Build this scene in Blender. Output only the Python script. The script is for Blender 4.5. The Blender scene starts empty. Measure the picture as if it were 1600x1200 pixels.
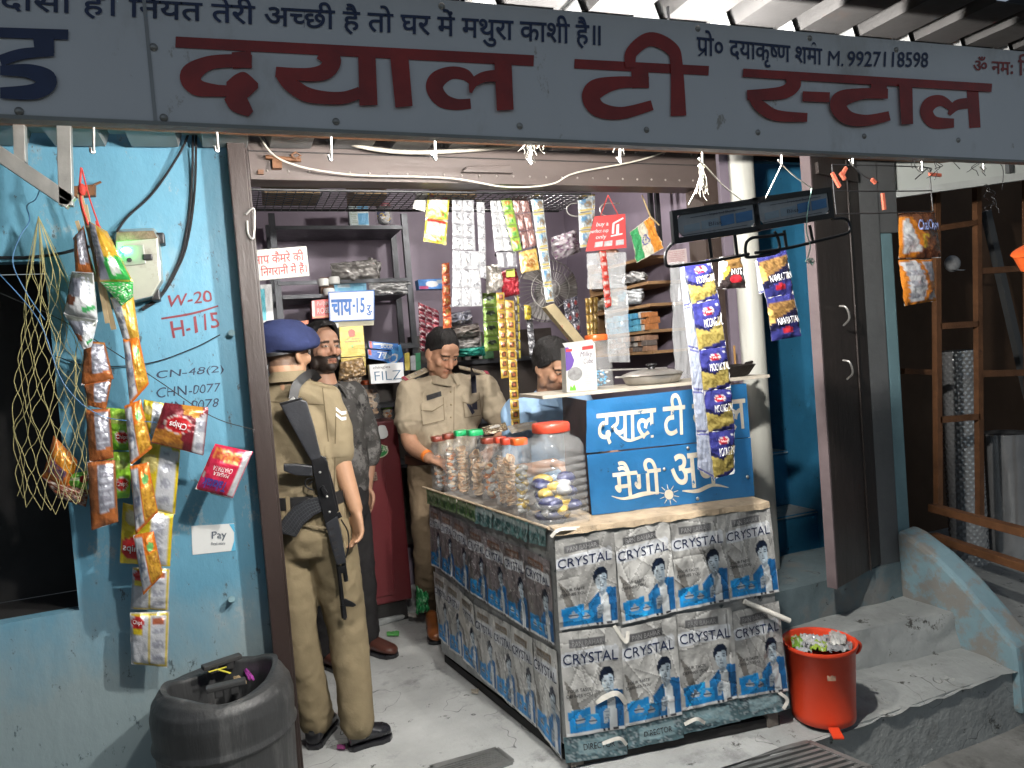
import bpy, bmesh, math, random
import numpy as np
from mathutils import Vector, Matrix, noise
from mathutils.geometry import tessellate_polygon
rad = math.radians
SC = bpy.context.scene
COL = SC.collection

# ------------------------------------------------------------------ camera
H, YAW, PIT, ROL, FPX = 1.5, rad(21.5), rad(-2.0), rad(4.5), 1109.0
FWD = Vector((math.sin(YAW)*math.cos(PIT), math.cos(YAW)*math.cos(PIT), math.sin(PIT)))
_r0 = Vector((math.cos(YAW), -math.sin(YAW), 0)); _u0 = _r0.cross(FWD)
RGT = math.cos(ROL)*_r0 - math.sin(ROL)*_u0
UPV = math.sin(ROL)*_r0 + math.cos(ROL)*_u0
EYE = Vector((0, 0, H))
cam = bpy.data.cameras.new('camera'); camo = bpy.data.objects.new('camera', cam); COL.objects.link(camo)
camo.matrix_world = Matrix(((RGT.x, UPV.x, -FWD.x, 0), (RGT.y, UPV.y, -FWD.y, 0), (RGT.z, UPV.z, -FWD.z, H), (0, 0, 0, 1)))
cam.sensor_width = 36; cam.lens = FPX/1600*36; cam.clip_start = .02; cam.clip_end = 500
SC.camera = camo

# ------------------------------------------------------------------ world: dusk sky
W = bpy.data.worlds.new('World'); SC.world = W; W.use_nodes = True
nt = W.node_tree; bg = nt.nodes['Background']
sky = nt.nodes.new('ShaderNodeTexSky'); sky.sky_type = 'NISHITA'; sky.sun_disc = False
sky.sun_elevation = rad(3.0); sky.sun_rotation = rad(20)
sky.air_density = 1.0; sky.dust_density = .6; sky.ozone_density = 3.0
hs_ = nt.nodes.new('ShaderNodeHueSaturation'); hs_.inputs['Saturation'].default_value = .45
nt.links.new(sky.outputs[0], hs_.inputs['Color']); nt.links.new(hs_.outputs[0], bg.inputs[0]); bg.inputs[1].default_value = .185
sun = bpy.data.lights.new('sun', 'SUN'); sun.energy = .02; sun.angle = rad(12); sun.color = (1, .85, .7)
suno = bpy.data.objects.new('sun', sun); COL.objects.link(suno)
suno.rotation_euler = (rad(-84), 0, rad(-20))
SC.view_settings.view_transform = 'Standard'; SC.view_settings.look = 'None'
SC.view_settings.exposure = 0; SC.view_settings.gamma = 1
SC.cycles.max_bounces = 8; SC.cycles.transparent_max_bounces = 16; SC.cycles.caustics_reflective = False
LAMP_A, LAMP_B, LAMP_C = (.42, 1.55, 2.10), (1.35, 3.45, 2.55), (1.12, 1.55, 2.10)
LAMP_PA, LAMP_PB, LAMP_PC = 2000, 1100, 4200

# ------------------------------------------------------------------ helpers
def ray(px, py): return FWD + RGT*((px-800)/FPX) - UPV*((py-600)/FPX)
def aY(px, py, Y): d = ray(px, py); return EYE + d*(Y/d.y)
def aX(px, py, X): d = ray(px, py); return EYE + d*(X/d.x)
def aZ(px, py, Z): d = ray(px, py); return EYE + d*((Z-H)/d.z)
def aP(px, py, p0, n): d = ray(px, py); return EYE + d*((p0-EYE).dot(n)/d.dot(n))

def tag(o, label=None, cat=None, group=None, kind=None):
    if label: o['label'] = label
    if cat: o['category'] = cat
    if group: o['group'] = group
    if kind: o['kind'] = kind
    return o
def thing(name, loc, label, cat, group=None):
    o = bpy.data.objects.new(name, None); COL.objects.link(o); o.location = loc
    o.empty_display_size = .05
    return tag(o, label, cat, group)
def copy_tree(o, parent=None, loc=None):
    c = o.copy(); COL.objects.link(c)
    if parent: c.parent = parent
    if loc is not None: c.location = loc
    for ch in list(o.children): copy_tree(ch, c)
    return c
def wloc(o):
    p = Vector((0, 0, 0))
    while o: p += Vector(o.location); o = o.parent
    return p

MATS = {}
def mat(name, col, rough=.6, metal=0, var=.15, vs=6, bump=0, bs=60, dirt=None, dcol=(.05,.045,.04), ds=3, trans=0, coat=0,
        emit=None, es=0, attr=False, alpha=1, stretch=None, spec=.5, dsharp=.12, dirt2=None, low=None, dirt3=None, crack=None):
    if name in MATS: return MATS[name]
    m = bpy.data.materials.new(name); m.use_nodes = True; t = m.node_tree; N, L = t.nodes, t.links
    b = N['Principled BSDF']
    b.inputs['Roughness'].default_value = rough; b.inputs['Metallic'].default_value = metal
    b.inputs['Specular IOR Level'].default_value = spec
    b.inputs['Transmission Weight'].default_value = trans; b.inputs['Coat Weight'].default_value = coat
    b.inputs['Alpha'].default_value = alpha
    tc = N.new('ShaderNodeTexCoord'); src = tc.outputs['Object']
    if stretch:
        mp = N.new('ShaderNodeMapping'); mp.inputs['Scale'].default_value = stretch; L.new(src, mp.inputs[0]); src = mp.outputs[0]
    def nz(scale, det=6, ro=.6):
        n = N.new('ShaderNodeTexNoise'); n.inputs['Scale'].default_value = scale; n.inputs['Detail'].default_value = det
        n.inputs['Roughness'].default_value = ro; L.new(src, n.inputs['Vector']); return n.outputs['Fac']
    def ramp(f, a, bb):
        r = N.new('ShaderNodeMapRange'); r.inputs[1].default_value = a; r.inputs[2].default_value = bb; L.new(f, r.inputs[0]); return r.outputs[0]
    def mix(f, a, bb, typ='MIX'):
        x = N.new('ShaderNodeMix'); x.data_type = 'RGBA'; x.blend_type = typ
        if isinstance(f, float): x.inputs[0].default_value = f
        else: L.new(f, x.inputs[0])
        for s, k in ((a, 6), (bb, 7)):
            if isinstance(s, tuple): x.inputs[k].default_value = (*s[:3], 1)
            else: L.new(s, x.inputs[k])
        return x.outputs[2]
    if attr:
        at = N.new('ShaderNodeVertexColor'); at.layer_name = 'Col'; c = at.outputs[0]
        if var:
            f = ramp(nz(vs), .3, .7); d = 1-var
            c = mix(f, mix(1.0, c, (d, d, d), 'MULTIPLY'), c)
    else:
        lo = tuple(x*(1-var) for x in col); hi = tuple(min(1, x*(1+var)) for x in col)
        c = mix(ramp(nz(vs), .3, .7), lo, hi) if var else None
    if dirt:
        c = mix(ramp(nz(ds, 9, .7), dirt, dirt+dsharp), c if c is not None else tuple(col), tuple(dcol))
    if low:       # wear that rises from the ground in patches
        sp = N.new('ShaderNodeSeparateXYZ'); L.new(tc.outputs['Object'], sp.inputs[0])
        ad = N.new('ShaderNodeMath'); ad.operation = 'MULTIPLY_ADD'; L.new(nz(2.5, 8, .7), ad.inputs[0]); ad.inputs[1].default_value = -1.1; 
        sb_ = N.new('ShaderNodeMath'); sb_.operation = 'ADD'; L.new(sp.outputs[2], ad.inputs[2]); L.new(ad.outputs[0], sb_.inputs[0]); sb_.inputs[1].default_value = .55
        c = mix(ramp(sb_.outputs[0], low[1], low[2]), c, tuple(low[0]))
    if crack:
        n1 = nz(crack[0], 3, .55); ab = N.new('ShaderNodeMath'); ab.operation = 'SUBTRACT'; L.new(n1, ab.inputs[0]); ab.inputs[1].default_value = .5
        a2 = N.new('ShaderNodeMath'); a2.operation = 'ABSOLUTE'; L.new(ab.outputs[0], a2.inputs[0])
        g = N.new('ShaderNodeMath'); g.operation = 'MULTIPLY'; L.new(ramp(a2.outputs[0], crack[1], crack[1]*.3), g.inputs[0]); L.new(ramp(nz(crack[0]*.8+1, 3), .50, .56), g.inputs[1])
        c = mix(g.outputs[0], c, tuple(crack[2]))
    if dirt3:
        th, dc2, s2 = dirt3; c = mix(ramp(nz(s2, 12, .8), th, th+.05), c, tuple(dc2))
    if dirt2:
        th, dc2, s2 = dirt2
        c = mix(ramp(nz(s2, 10, .75), th, th+.04), c, tuple(dc2))
    if c is not None: L.new(c, b.inputs['Base Color'])
    else: b.inputs['Base Color'].default_value = (*col, 1)
    if var and not trans:
        r = N.new('ShaderNodeMapRange'); r.inputs[3].default_value = max(0, rough-.1); r.inputs[4].default_value = min(1, rough+.12)
        L.new(nz(vs*2.3), r.inputs[0]); L.new(r.outputs[0], b.inputs['Roughness'])
    if bump:
        bp = N.new('ShaderNodeBump'); bp.inputs['Strength'].default_value = bump; bp.inputs['Distance'].default_value = .01
        L.new(nz(bs, 5), bp.inputs['Height']); L.new(bp.outputs[0], b.inputs['Normal'])
    if emit:
        b.inputs['Emission Color'].default_value = (*emit, 1); b.inputs['Emission Strength'].default_value = es
    MATS[name] = m
    return m

class MB:
    def __init__(s): s.v = []; s.f = []; s.m = []; s.c = {}
    def add(s, vs, fs, m=0):
        o = len(s.v); s.v += [Vector(p) for p in vs]
        for f in fs: s.f.append([o+i for i in f]); s.m.append(m)
        return s
    def box(s, c, d, m=0, R=None):
        c = Vector(c); x, y, z = d[0]/2, d[1]/2, d[2]/2
        P = [Vector((i*x, j*y, k*z)) for i in (-1, 1) for j in (-1, 1) for k in (-1, 1)]
        if R is not None: P = [R @ p for p in P]
        return s.add([c+p for p in P], [(0,1,3,2),(4,6,7,5),(0,4,5,1),(2,3,7,6),(0,2,6,4),(1,5,7,3)], m)
    def hexa(s, a, b, m=0):        # two quads (4 points each) joined
        return s.add(list(a)+list(b), [(3,2,1,0),(4,5,6,7),(0,1,5,4),(1,2,6,5),(2,3,7,6),(3,0,4,7)], m)
    def slab(s, q, vec, m=0):      # quad extruded
        v = Vector(vec); return s.hexa(q, [Vector(p)+v for p in q], m)
    def prism(s, poly, vec, m=0, caps=True):
        v = Vector(vec); n = len(poly); P = [Vector(p) for p in poly]
        tris = tessellate_polygon([P]); fs = [tuple(t) for t in tris] + [tuple(i+n for i in reversed(t)) for t in tris]
        fs += [(i, (i+1) % n, (i+1) % n+n, i+n) for i in range(n)]
        return s.add(P+[p+v for p in P], fs, m)
    def flat(s, poly, m=0):
        P = [Vector(p) for p in poly]; return s.add(P, [tuple(t) for t in tessellate_polygon([P])], m)
    def tube(s, pts, r, n=8, m=0, cap=True):
        P = [Vector(p) for p in pts]; k = len(P)
        rr = r if isinstance(r, (list, tuple)) else [r]*k
        vs = []; up = None
        for i in range(k):
            t = (P[min(i+1, k-1)]-P[max(i-1, 0)])
            t = t.normalized() if t.length > 1e-9 else Vector((0, 0, 1))
            if up is None:
                up = t.orthogonal().normalized()
            up = (up - t*up.dot(t));  up = up.normalized() if up.length > 1e-6 else t.orthogonal().normalized()
            w = t.cross(up)
            vs += [P[i]+(up*math.cos(2*math.pi*j/n)+w*math.sin(2*math.pi*j/n))*rr[i] for j in range(n)]
        fs = [(i*n+j, i*n+(j+1) % n, (i+1)*n+(j+1) % n, (i+1)*n+j) for i in range(k-1) for j in range(n)]
        if cap: fs += [tuple(range(n-1, -1, -1)), tuple((k-1)*n+j for j in range(n))]
        return s.add(vs, fs, m)
    def bar(s, a, b, w, d, m=0, side=None):     # rectangular bar from a to b
        a, b = Vector(a), Vector(b); t = (b-a).normalized()
        u = Vector(side) if side is not None else Vector((0, 1, 0))
        u = u - t*u.dot(t); u = u.normalized() if u.length > 1e-5 else t.orthogonal().normalized(); x = t.cross(u)
        q = [x*w/2+u*d/2, -x*w/2+u*d/2, -x*w/2-u*d/2, x*w/2-u*d/2]
        return s.hexa([a+p for p in q], [b+p for p in q], m)
    def lathe(s, prof, o=(0,0,0), n=24, m=0, R=None, cap=True, sq=0, sx=1, sy=1):
        o = Vector(o); vs = []
        for (r, z) in prof:
            for j in range(n):
                a = 2*math.pi*j/n; ca, sa = math.cos(a), math.sin(a)
                k = 1
                if sq: k = 1/max(abs(ca)**sq+abs(sa)**sq, 1e-6)**(1/sq)
                p = Vector((r*ca*k*sx, r*sa*k*sy, z)); vs.append(o+(R @ p if R is not None else p))
        k = len(prof)
        fs = [(i*n+j, i*n+(j+1) % n, (i+1)*n+(j+1) % n, (i+1)*n+j) for i in range(k-1) for j in range(n)]
        if cap: fs += [tuple(range(n-1, -1, -1)), tuple((k-1)*n+j for j in range(n))]
        return s.add(vs, fs, m)
    def ell(s, c, r, R=None, n=16, k=10, m=0):
        prof = [(math.sin(math.pi*i/k), -math.cos(math.pi*i/k)) for i in range(k+1)]
        prof[0] = (.001, -1); prof[-1] = (.001, 1)
        c = Vector(c); o = MB().lathe(prof, n=n)
        return s.add([c+(R @ Vector((p.x*r[0], p.y*r[1], p.z*r[2])) if R is not None else Vector((p.x*r[0], p.y*r[1], p.z*r[2]))) for p in o.v], o.f, m)
    def grid(s, fn, nu, nv, m=0):
        vs = [fn(i/nu, j/nv) for j in range(nv+1) for i in range(nu+1)]
        fs = [(j*(nu+1)+i, j*(nu+1)+i+1, (j+1)*(nu+1)+i+1, (j+1)*(nu+1)+i) for j in range(nv) for i in range(nu)]
        return s.add(vs, fs, m)
    def build(s, name, mats, parent=None, smooth=False, bevel=0, at=None, col=None, cut=40):
        me = bpy.data.meshes.new(name); off = wloc(parent) if parent else Vector(at or (0, 0, 0))
        me.from_pydata([tuple(v-off) for v in s.v], [], s.f)
        ms = mats if isinstance(mats, (list, tuple)) else [mats]
        for x in ms: me.materials.append(x)
        if len(ms) > 1: me.polygons.foreach_set('material_index', s.m)
        if smooth: me.polygons.foreach_set('use_smooth', [True]*len(s.f)); 
        if col is not None:
            a = me.color_attributes.new('Col', 'FLOAT_COLOR', 'POINT')
            a.data.foreach_set('color', np.asarray(np.c_[col, np.ones(len(s.v))], dtype=np.float32).ravel())
        bm = bmesh.new(); bm.from_mesh(me)
        if len(bm.faces) < 60000: bmesh.ops.recalc_face_normals(bm, faces=bm.faces)
        if bevel: 
            bmesh.ops.bevel(bm, geom=[e for e in bm.edges if len(e.link_faces) == 2 and e.calc_face_angle(0) > .6], offset=bevel, segments=2, profile=.6, affect='EDGES')
        if smooth and cut < 180:
            for e in bm.edges:
                if len(e.link_faces) == 2 and e.calc_face_angle(0) > rad(cut): e.smooth = False
        bm.to_mesh(me); bm.free(); me.update()
        o = bpy.data.objects.new(name, me); COL.objects.link(o)
        if parent: o.parent = parent
        else: o.location = off
        return o

# ------------------------------------------------------------------ patches and lettering
class Quad:          # u right 0..1, v down 0..1, corner order tl, tr, br, bl
    def __init__(s, tl, tr, br, bl, out=None):
        s.q = [Vector(p) for p in (tl, tr, br, bl)]
        s.n = (s.q[3]-s.q[0]).cross(s.q[1]-s.q[0]).normalized()
        if s.n.dot(EYE-s.q[0]) < 0: s.n = -s.n
    def P(s, u, v, off=0):
        a, b, c, d = s.q
        return a*(1-u)*(1-v)+b*u*(1-v)+c*u*v+d*(1-u)*v + s.n*off
class Bag(Quad):     # pillow bag
    def __init__(s, tl, tr, br, bl, thick=.03, seed=0, wr=.007, bend=0):
        super().__init__(tl, tr, br, bl); s.t = thick; s.seed = seed; s.wr = wr; s.bend = bend
    def bulge(s, u, v):
        e = max(0, 1-(2*u-1)**2)**.6*max(0, 1-abs(2*v-1)**3.2)**.8
        return s.t/2*e
    def P(s, u, v, off=0, side=1):
        p = super().P(u, v)
        w = (abs(noise.noise(Vector((u*9+v*7+s.seed, v*9-u*4, s.seed*1.3))))-.25)*s.wr*1.1 + noise.noise(Vector((u*5+s.seed*7.3, v*6, s.seed*3.1+side)))*s.wr
        w += abs(noise.noise(Vector((u*11+s.seed, v*3.5, s.seed*1.7))))*s.wr*.6
        pin = 1-.08*math.sin(math.pi*v) if False else 1
        return p + s.n*(side*(s.bulge(u, v)+off)+w+s.bend*math.sin(math.pi*v))
_TC = {}
def text_mesh(st, font_off=0, res=3):
    k = (st, font_off)
    if k in _TC: return _TC[k]
    c = bpy.data.curves.new('t', 'FONT'); c.body = st; c.offset = font_off; c.resolution_u = res
    o = bpy.data.objects.new('t', c); COL.objects.link(o)
    bpy.context.view_layer.update()
    me = o.evaluated_get(bpy.context.evaluated_depsgraph_get()).to_mesh()
    vs = [(v.co.x, v.co.y) for v in me.vertices]; fs = [tuple(p.vertices) for p in me.polygons]
    bpy.data.objects.remove(o); bpy.data.curves.remove(c)
    _TC[k] = (vs, fs); return _TC[k]
def width_of(st):
    a, _ = text_mesh('।'+st+'।'); b, _ = text_mesh('।।')
    return (max(p[0] for p in a)-min(p[0] for p in a))-(max(p[0] for p in b)-min(p[0] for p in b))
def clip_right(vs, fs, x):
    out_v, out_f = [], []
    for f in fs:
        P = [vs[i] for i in f]; Q = []
        for i in range(len(P)):
            a, b = P[i], P[(i+1) % len(P)]
            if a[0] <= x: Q.append(a)
            if (a[0] <= x) != (b[0] <= x):
                k = (x-a[0])/(b[0]-a[0]); Q.append((x, a[1]+k*(b[1]-a[1])))
        if len(Q) >= 3: out_f.append(tuple(range(len(out_v), len(out_v)+len(Q)))); out_v += Q
    return out_v, out_f
def line_mesh(st, off=0):
    """Hindi text with hand-set joins: {x} half letter, <x> letter with the r-stroke below, ^ hooks an r above the letter that follows."""
    V, F = [], []; x = 0; buf = ''
    def put(vs, fs, dx):
        o = len(V); V.extend([(p[0]+dx, p[1]) for p in vs]); F.extend([tuple(i+o for i in f) for f in fs])
    def flush():
        nonlocal x, buf
        if buf:
            lead = len(buf)-len(buf.lstrip(' '))
            vs, fs = text_mesh(buf, off); put(vs, fs, x); x += width_of(buf); buf = ''
    i = 0
    while i < len(st):
        ch = st[i]
        if ch in '{<^':
            flush(); c2 = st[i+1]; vs, fs = text_mesh(c2, off); w = width_of(c2)
            if ch == '{':
                cut = w-.17; vs, fs = clip_right(vs, fs, cut); put(vs, fs, x); x += cut-.02
            elif ch == '<':
                put(vs, fs, x)
                put([(w-.52, -.02), (w-.45, -.06), (w-.13, .17), (w-.13, .24)], [(0, 1, 2, 3)], x); x += w
            else:
                put(vs, fs, x); pts = []
                for k in range(9):
                    a = math.pi*(k/8); pts.append((w-.1-.13*math.cos(a)-.1, .72+.15*math.sin(a)))
                o = len(pts); q = [(p[0]*1, p[1]) for p in pts]+[(p[0], p[1]-.07) for p in pts]
                put(q, [(k, k+1, k+1+o, k+o) for k in range(o-1)], x); x += w
            i += 3 if ch in '{<' else 2
            continue
        buf += ch; i += 1
    flush()
    return V, F
def text_on(mb, patch, st, u0, v0, u1, v1, m=0, off=.0012, bold=.0, fit=True, slant=0, wob=0):
    """lettering laid into the box (u0,v0)-(u1,v1) of a patch, v down"""
    vs, fs = line_mesh(st, bold)
    if not vs: return
    x0 = min(p[0] for p in vs); x1 = max(p[0] for p in vs); y0 = min(p[1] for p in vs); y1 = max(p[1] for p in vs)
    P = []
    for x, y in vs:
        a = (x-x0)/(x1-x0); b = (y-y0)/(y1-y0)
        if wob: a += wob*.5*noise.noise(Vector((a*9, b*2, x1))); b += wob*(noise.noise(Vector((a*7, b*3, 4+x1)))+.8*noise.noise(Vector((a*3.1, 1, x1))))
        P.append(patch.P(u0+(u1-u0)*(a+slant*(b-.5)), v1+(v0-v1)*b, off))
    mb.add(P, fs, m)
def stroke_pts(pts, n=8):
    """Catmull-Rom through (x,y,w)"""
    if len(pts) == 2: return [tuple(p) for p in pts]
    P = [pts[0]]+list(pts)+[pts[-1]]; out = []
    for i in range(1, len(P)-2):
        a, b, c, d = [np.array(q, float) for q in P[i-1:i+3]]
        for k in range(n):
            t = k/n; out.append(tuple(.5*((2*b)+(-a+c)*t+(2*a-5*b+4*c-d)*t*t+(-a+3*b-3*c+d)*t**3)))
    out.append(tuple(map(float, pts[-1]))); return out
def stroke_on(mb, fn, pts, m=0, n=8):
    S = stroke_pts(pts, n); L, Rr = [], []
    for i, (x, y, w) in enumerate(S):
        a = S[max(i-1, 0)]; b = S[min(i+1, len(S)-1)]
        dx, dy = b[0]-a[0], b[1]-a[1]; l = math.hypot(dx, dy) or 1
        for A, k in ((L, 1), (Rr, -1)):       # each step of paint a hair proud of the last
            p = fn(x-k*dy/l*w/2, y+k*dx/l*w/2); A.append(p+(EYE-p).normalized()*i*1.2e-5)
    k = len(S); mb.add(L+Rr, [(i, i+1, i+1+k, i+k) for i in range(k-1)], m)

# painted packets: colours are print on the bag
def paint(U, V, shapes, seed=0):
    C = np.zeros(U.shape+(3,)); rs = np.random.RandomState(seed)
    for sh in shapes:
        k, c = sh[0], np.array(sh[-1])
        if k == 'bg': C[:] = c; continue
        if k == 'rect': M = (U > sh[1]) & (V > sh[2]) & (U < sh[3]) & (V < sh[4])
        elif k == 'ell': M = ((U-sh[1])/sh[3])**2+((V-sh[2])/sh[4])**2 < 1
        elif k == 'diag': M = (V > sh[1]+sh[2]*(U-.5)) & (V < sh[3]+sh[2]*(U-.5))
        elif k == 'poly':
            M = np.zeros(U.shape, bool); P = sh[1]
            for (x0, y0), (x1, y1) in zip(P, P[1:]+P[:1]):
                if y0 != y1: M ^= ((y0 > V) != (y1 > V)) & (U < (x1-x0)*(V-y0)/(y1-y0)+x0)
        elif k == 'mott':      # crumpled film: light and dark of folds painted in as patches and creases
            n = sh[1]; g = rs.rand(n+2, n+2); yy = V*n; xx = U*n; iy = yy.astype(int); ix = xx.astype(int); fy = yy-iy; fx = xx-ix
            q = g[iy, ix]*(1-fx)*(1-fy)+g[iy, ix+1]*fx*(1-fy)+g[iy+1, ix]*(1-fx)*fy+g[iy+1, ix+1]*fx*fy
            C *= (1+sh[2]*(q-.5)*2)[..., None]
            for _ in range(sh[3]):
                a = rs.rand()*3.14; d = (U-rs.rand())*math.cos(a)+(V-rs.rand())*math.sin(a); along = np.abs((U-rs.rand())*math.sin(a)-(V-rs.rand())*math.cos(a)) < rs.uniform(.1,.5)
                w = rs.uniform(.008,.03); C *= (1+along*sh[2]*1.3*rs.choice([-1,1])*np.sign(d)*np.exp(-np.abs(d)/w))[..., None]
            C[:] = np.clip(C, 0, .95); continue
        elif k == 'spots': M = rs.rand(*U.shape) < sh[1]; M &= (U > sh[2]) & (V > sh[3]) & (U < sh[4]) & (V < sh[5])
        elif k == 'lines':
            M = (U > sh[1]) & (V > sh[2]) & (U < sh[3]) & (V < sh[4]) & ((V*sh[5] % 1) < .5) & (rs.rand(*U.shape) < .8)
        C[M] = c
    return C
def bag_part(bag, front, back, name, parent, nu=22, nv=28, m=None, seed=0):
    u = np.linspace(0, 1, nu+1); v = np.linspace(0, 1, nv+1); V, U = np.meshgrid(v, u, indexing='ij')
    mb = MB()
    mb.grid(lambda a, b: bag.P(a, b, 0, 1), nu, nv); mb.grid(lambda a, b: bag.P(a, b, .0006, -1), nu, nv)
    c = np.concatenate([paint(U, V, front, seed).reshape(-1, 3), paint(U, V, back, seed+1).reshape(-1, 3)])
    return mb.build(name, m or mat('printed_foil', (1, 1, 1), .27, .25, 0, bump=.6, bs=32, attr=True, coat=.3), parent, smooth=True, col=c, cut=180)
def qpx(pts, Y, inset=0): return [aY(px, py, Y) for px, py in pts]
def cord(name, pts, r, m, label=None, cat='cord', parent=None, n=6, smooth_n=6, **k):
    S = stroke3(pts, smooth_n); mb = MB().tube(S, r, n)
    o = mb.build(name, m, parent, smooth=True)
    if label: tag(o, label, cat, **k)
    return o
def stroke3(pts, n=6):
    P = [Vector(p) for p in pts]
    if len(P) < 3: return P
    P = [P[0]*2-P[1]]+P+[P[-1]*2-P[-2]]; out = []
    for i in range(1, len(P)-2):
        a, b, c, d = P[i-1:i+3]
        for k in range(n):
            t = k/n; out.append(.5*((2*b)+(c-a)*t+(2*a-5*b+4*c-d)*t*t+(3*b-a-3*c+d)*t**3))
    out.append(P[-2]); return out
# ================================================================== materials of the setting
M_floor = mat('floor_concrete', (.38,.39,.385), .7, 0, .2, 3, .7, 28, dirt=.55, dcol=(.12,.12,.12), ds=2.6, dsharp=.16, dirt2=(.61,(.06,.06,.055),9), crack=(2.2,.0022,(.10,.10,.10)))
M_step = mat('step_concrete', (.30,.315,.31), .8, 0, .2, 4, .8, 20, dirt=.55, dcol=(.12,.12,.11), ds=4, dsharp=.2, dirt2=(.60,(.06,.06,.055),12), dirt3=(.6,(.40,.41,.39),5), crack=(2.4,.0025,(.08,.08,.08)))
M_street = mat('street_dirt', (.2,.2,.19), .9, 0, .3, 5, .8, 18, dirt=.55, dcol=(.07,.07,.065), ds=3)
M_blue = mat('blue_wall_paint', (.105,.275,.385), .5, 0, .16, 2.6, .45, 13, dirt=.57, dcol=(.20,.345,.42), ds=2.4, dsharp=.14, dirt3=(.565,(.27,.335,.36),5), dirt2=(.59,(.06,.09,.105),20), stretch=(1,1,.55), low=((.235,.30,.315), .85, .45))
M_blue_low = mat('worn_blue_wall', (.24,.37,.41), .6, 0, .14, 3, .5, 14, dirt=.60, dcol=(.33,.37,.36), ds=3.5, dsharp=.12, dirt2=(.695,(.13,.10,.075),11))
M_stair = mat('stair_blue_paint', (.028,.165,.30), .45, 0, .25, 2.5, .4, 20, dirt=.55, dcol=(.02,.09,.14), ds=3, dsharp=.25, dirt3=(.64,(.16,.26,.30),5), dirt2=(.62,(.015,.025,.03),12))
M_brown = mat('brown_gloss_paint', (.024,.014,.0115), .5, 0, .25, 4, .3, 20, dirt=.62, dcol=(.03,.02,.018), ds=5, dirt2=(.75,(.35,.33,.3),30), stretch=(1,1,.25))
M_lint = mat('dusty_brown_tin', (.085,.066,.06), .45, .1, .2, 3, .25, 12, dirt=.55, dcol=(.10,.07,.06), ds=3, dsharp=.25, dirt2=(.72,(.3,.29,.27),18), stretch=(.35,1,1.4))
M_purple = mat('lilac_wall_paint', (.20,.165,.21), .6, 0, .12, 2, .2, 14, dirt=.6, dcol=(.17,.13,.15), ds=2.5, dsharp=.25)
M_white = mat('sign_white_paint', (.82,.83,.85), .32, 0, .08, 1.5, .08, 8, dirt=.56, dcol=(.60,.59,.57), ds=2.6, dsharp=.16, dirt2=(.63,(.45,.42,.38),9), stretch=(1,1,.5))
M_red = mat('sign_red_paint', (.36,.022,.014), .22, 0, .3, 9)
M_navy = mat('sign_navy_paint', (.018,.035,.11), .35, 0, .3, 9)
M_steel = mat('raw_steel', (.42,.41,.39), .4, .7, .25, 8, .15, 30, dirt=.6, dcol=(.16,.12,.09), ds=7)
M_zinc = mat('zinc_sheet', (.17,.175,.175), .5, .1, .12, 3, .1, 14, dirt=.62, dcol=(.4,.27,.22), ds=4, dirt2=(.72,(.28,.10,.07),6))
M_dark = mat('dark_void', (.012,.011,.011), .8, 0, .3, 4)
M_black = mat('black_metal', (.018,.018,.02), .45, .3, .3, 9)
M_rust = mat('rusty_brown_steel', (.16,.07,.03), .6, .2, .35, 8, .3, 30, dirt=.6, dcol=(.06,.03,.02), ds=9)
M_grey = mat('grey_cement_paint', (.10,.105,.108), .7, 0, .12, 3, .3, 16, dirt=.6, dcol=(.12,.12,.12), ds=3)
M_teal = mat('pale_teal_paint', (.14,.24,.27), .6, 0, .14, 3, .3, 16, dirt=.62, dcol=(.14,.17,.17), ds=5)
M_card = mat('brown_board', (.10,.055,.03), .8, 0, .2, 3)
M_wire = mat('black_wire', (.015,.015,.017), .45, 0, 0)
M_twine = mat('white_twine', (.36,.345,.30), .8, 0, .2, 40)
M_pole = mat('pole_paint', (.55,.55,.5), .5, 0, .12, 3, .3, 18, dirt=.63, dcol=(.35,.2,.08), ds=3, dirt2=(.7,(.2,.2,.18),14), stretch=(2,2,.4))
V3 = Vector
def B(lo, hi): return [(lo[i]+hi[i])/2 for i in range(3)], [hi[i]-lo[i] for i in range(3)]
def boxo(name, lo, hi, m, parent=None, bevel=0, kind=None, **k):
    c, d = B(lo, hi); o = MB().box(c, d).build(name, m, parent, bevel=bevel, at=None if parent else c)
    if kind: o['kind'] = kind
    if k: tag(o, **k)
    return o

# ------------------------------------------------------------------ ground
def rough_sheet(x0, x1, y0, y1, z, nx, ny, amp, sc=3):
    return lambda u, v: Vector((x0+(x1-x0)*u, y0+(y1-y0)*v, z+amp*noise.noise(Vector((u*(x1-x0)*sc, v*(y1-y0)*sc, z)))))
boxo('street_base', (-40,-40,-.6), (40,40,-.3), M_street, kind='structure')
MB().grid(rough_sheet(-4, 7, -1, 2.6, -.262, 0, 0, .025, 4), 90, 40).build('street', M_street, smooth=True)['kind'] = 'structure'
fl = MB(); fl.box(*B((-3,2.06,-.3), (1.75,4.8,-.012))); fl.box(*B((1.752,2.06,-.3), (5.2,4.8,-.012)), 1)
fl.grid(rough_sheet(-3, 1.75, 2.06, 4.8, 0, 0, 0, .004, 4), 60, 40)
def ledge(u, v):
    p = rough_sheet(1.7, 5.2, 2.045, 4.8, .002, 0, 0, .006, 5)(u, v)
    if v < .03: p.z -= .012+.02*abs(noise.noise(Vector((u*25, 1, 2)))); p.y += .02*noise.noise(Vector((u*30, 4, 2)))
    return p
fl.grid(ledge, 70, 44, 1)
fl.build('shop_floor', [M_floor, M_step], smooth=True)['kind'] = 'structure'
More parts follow.
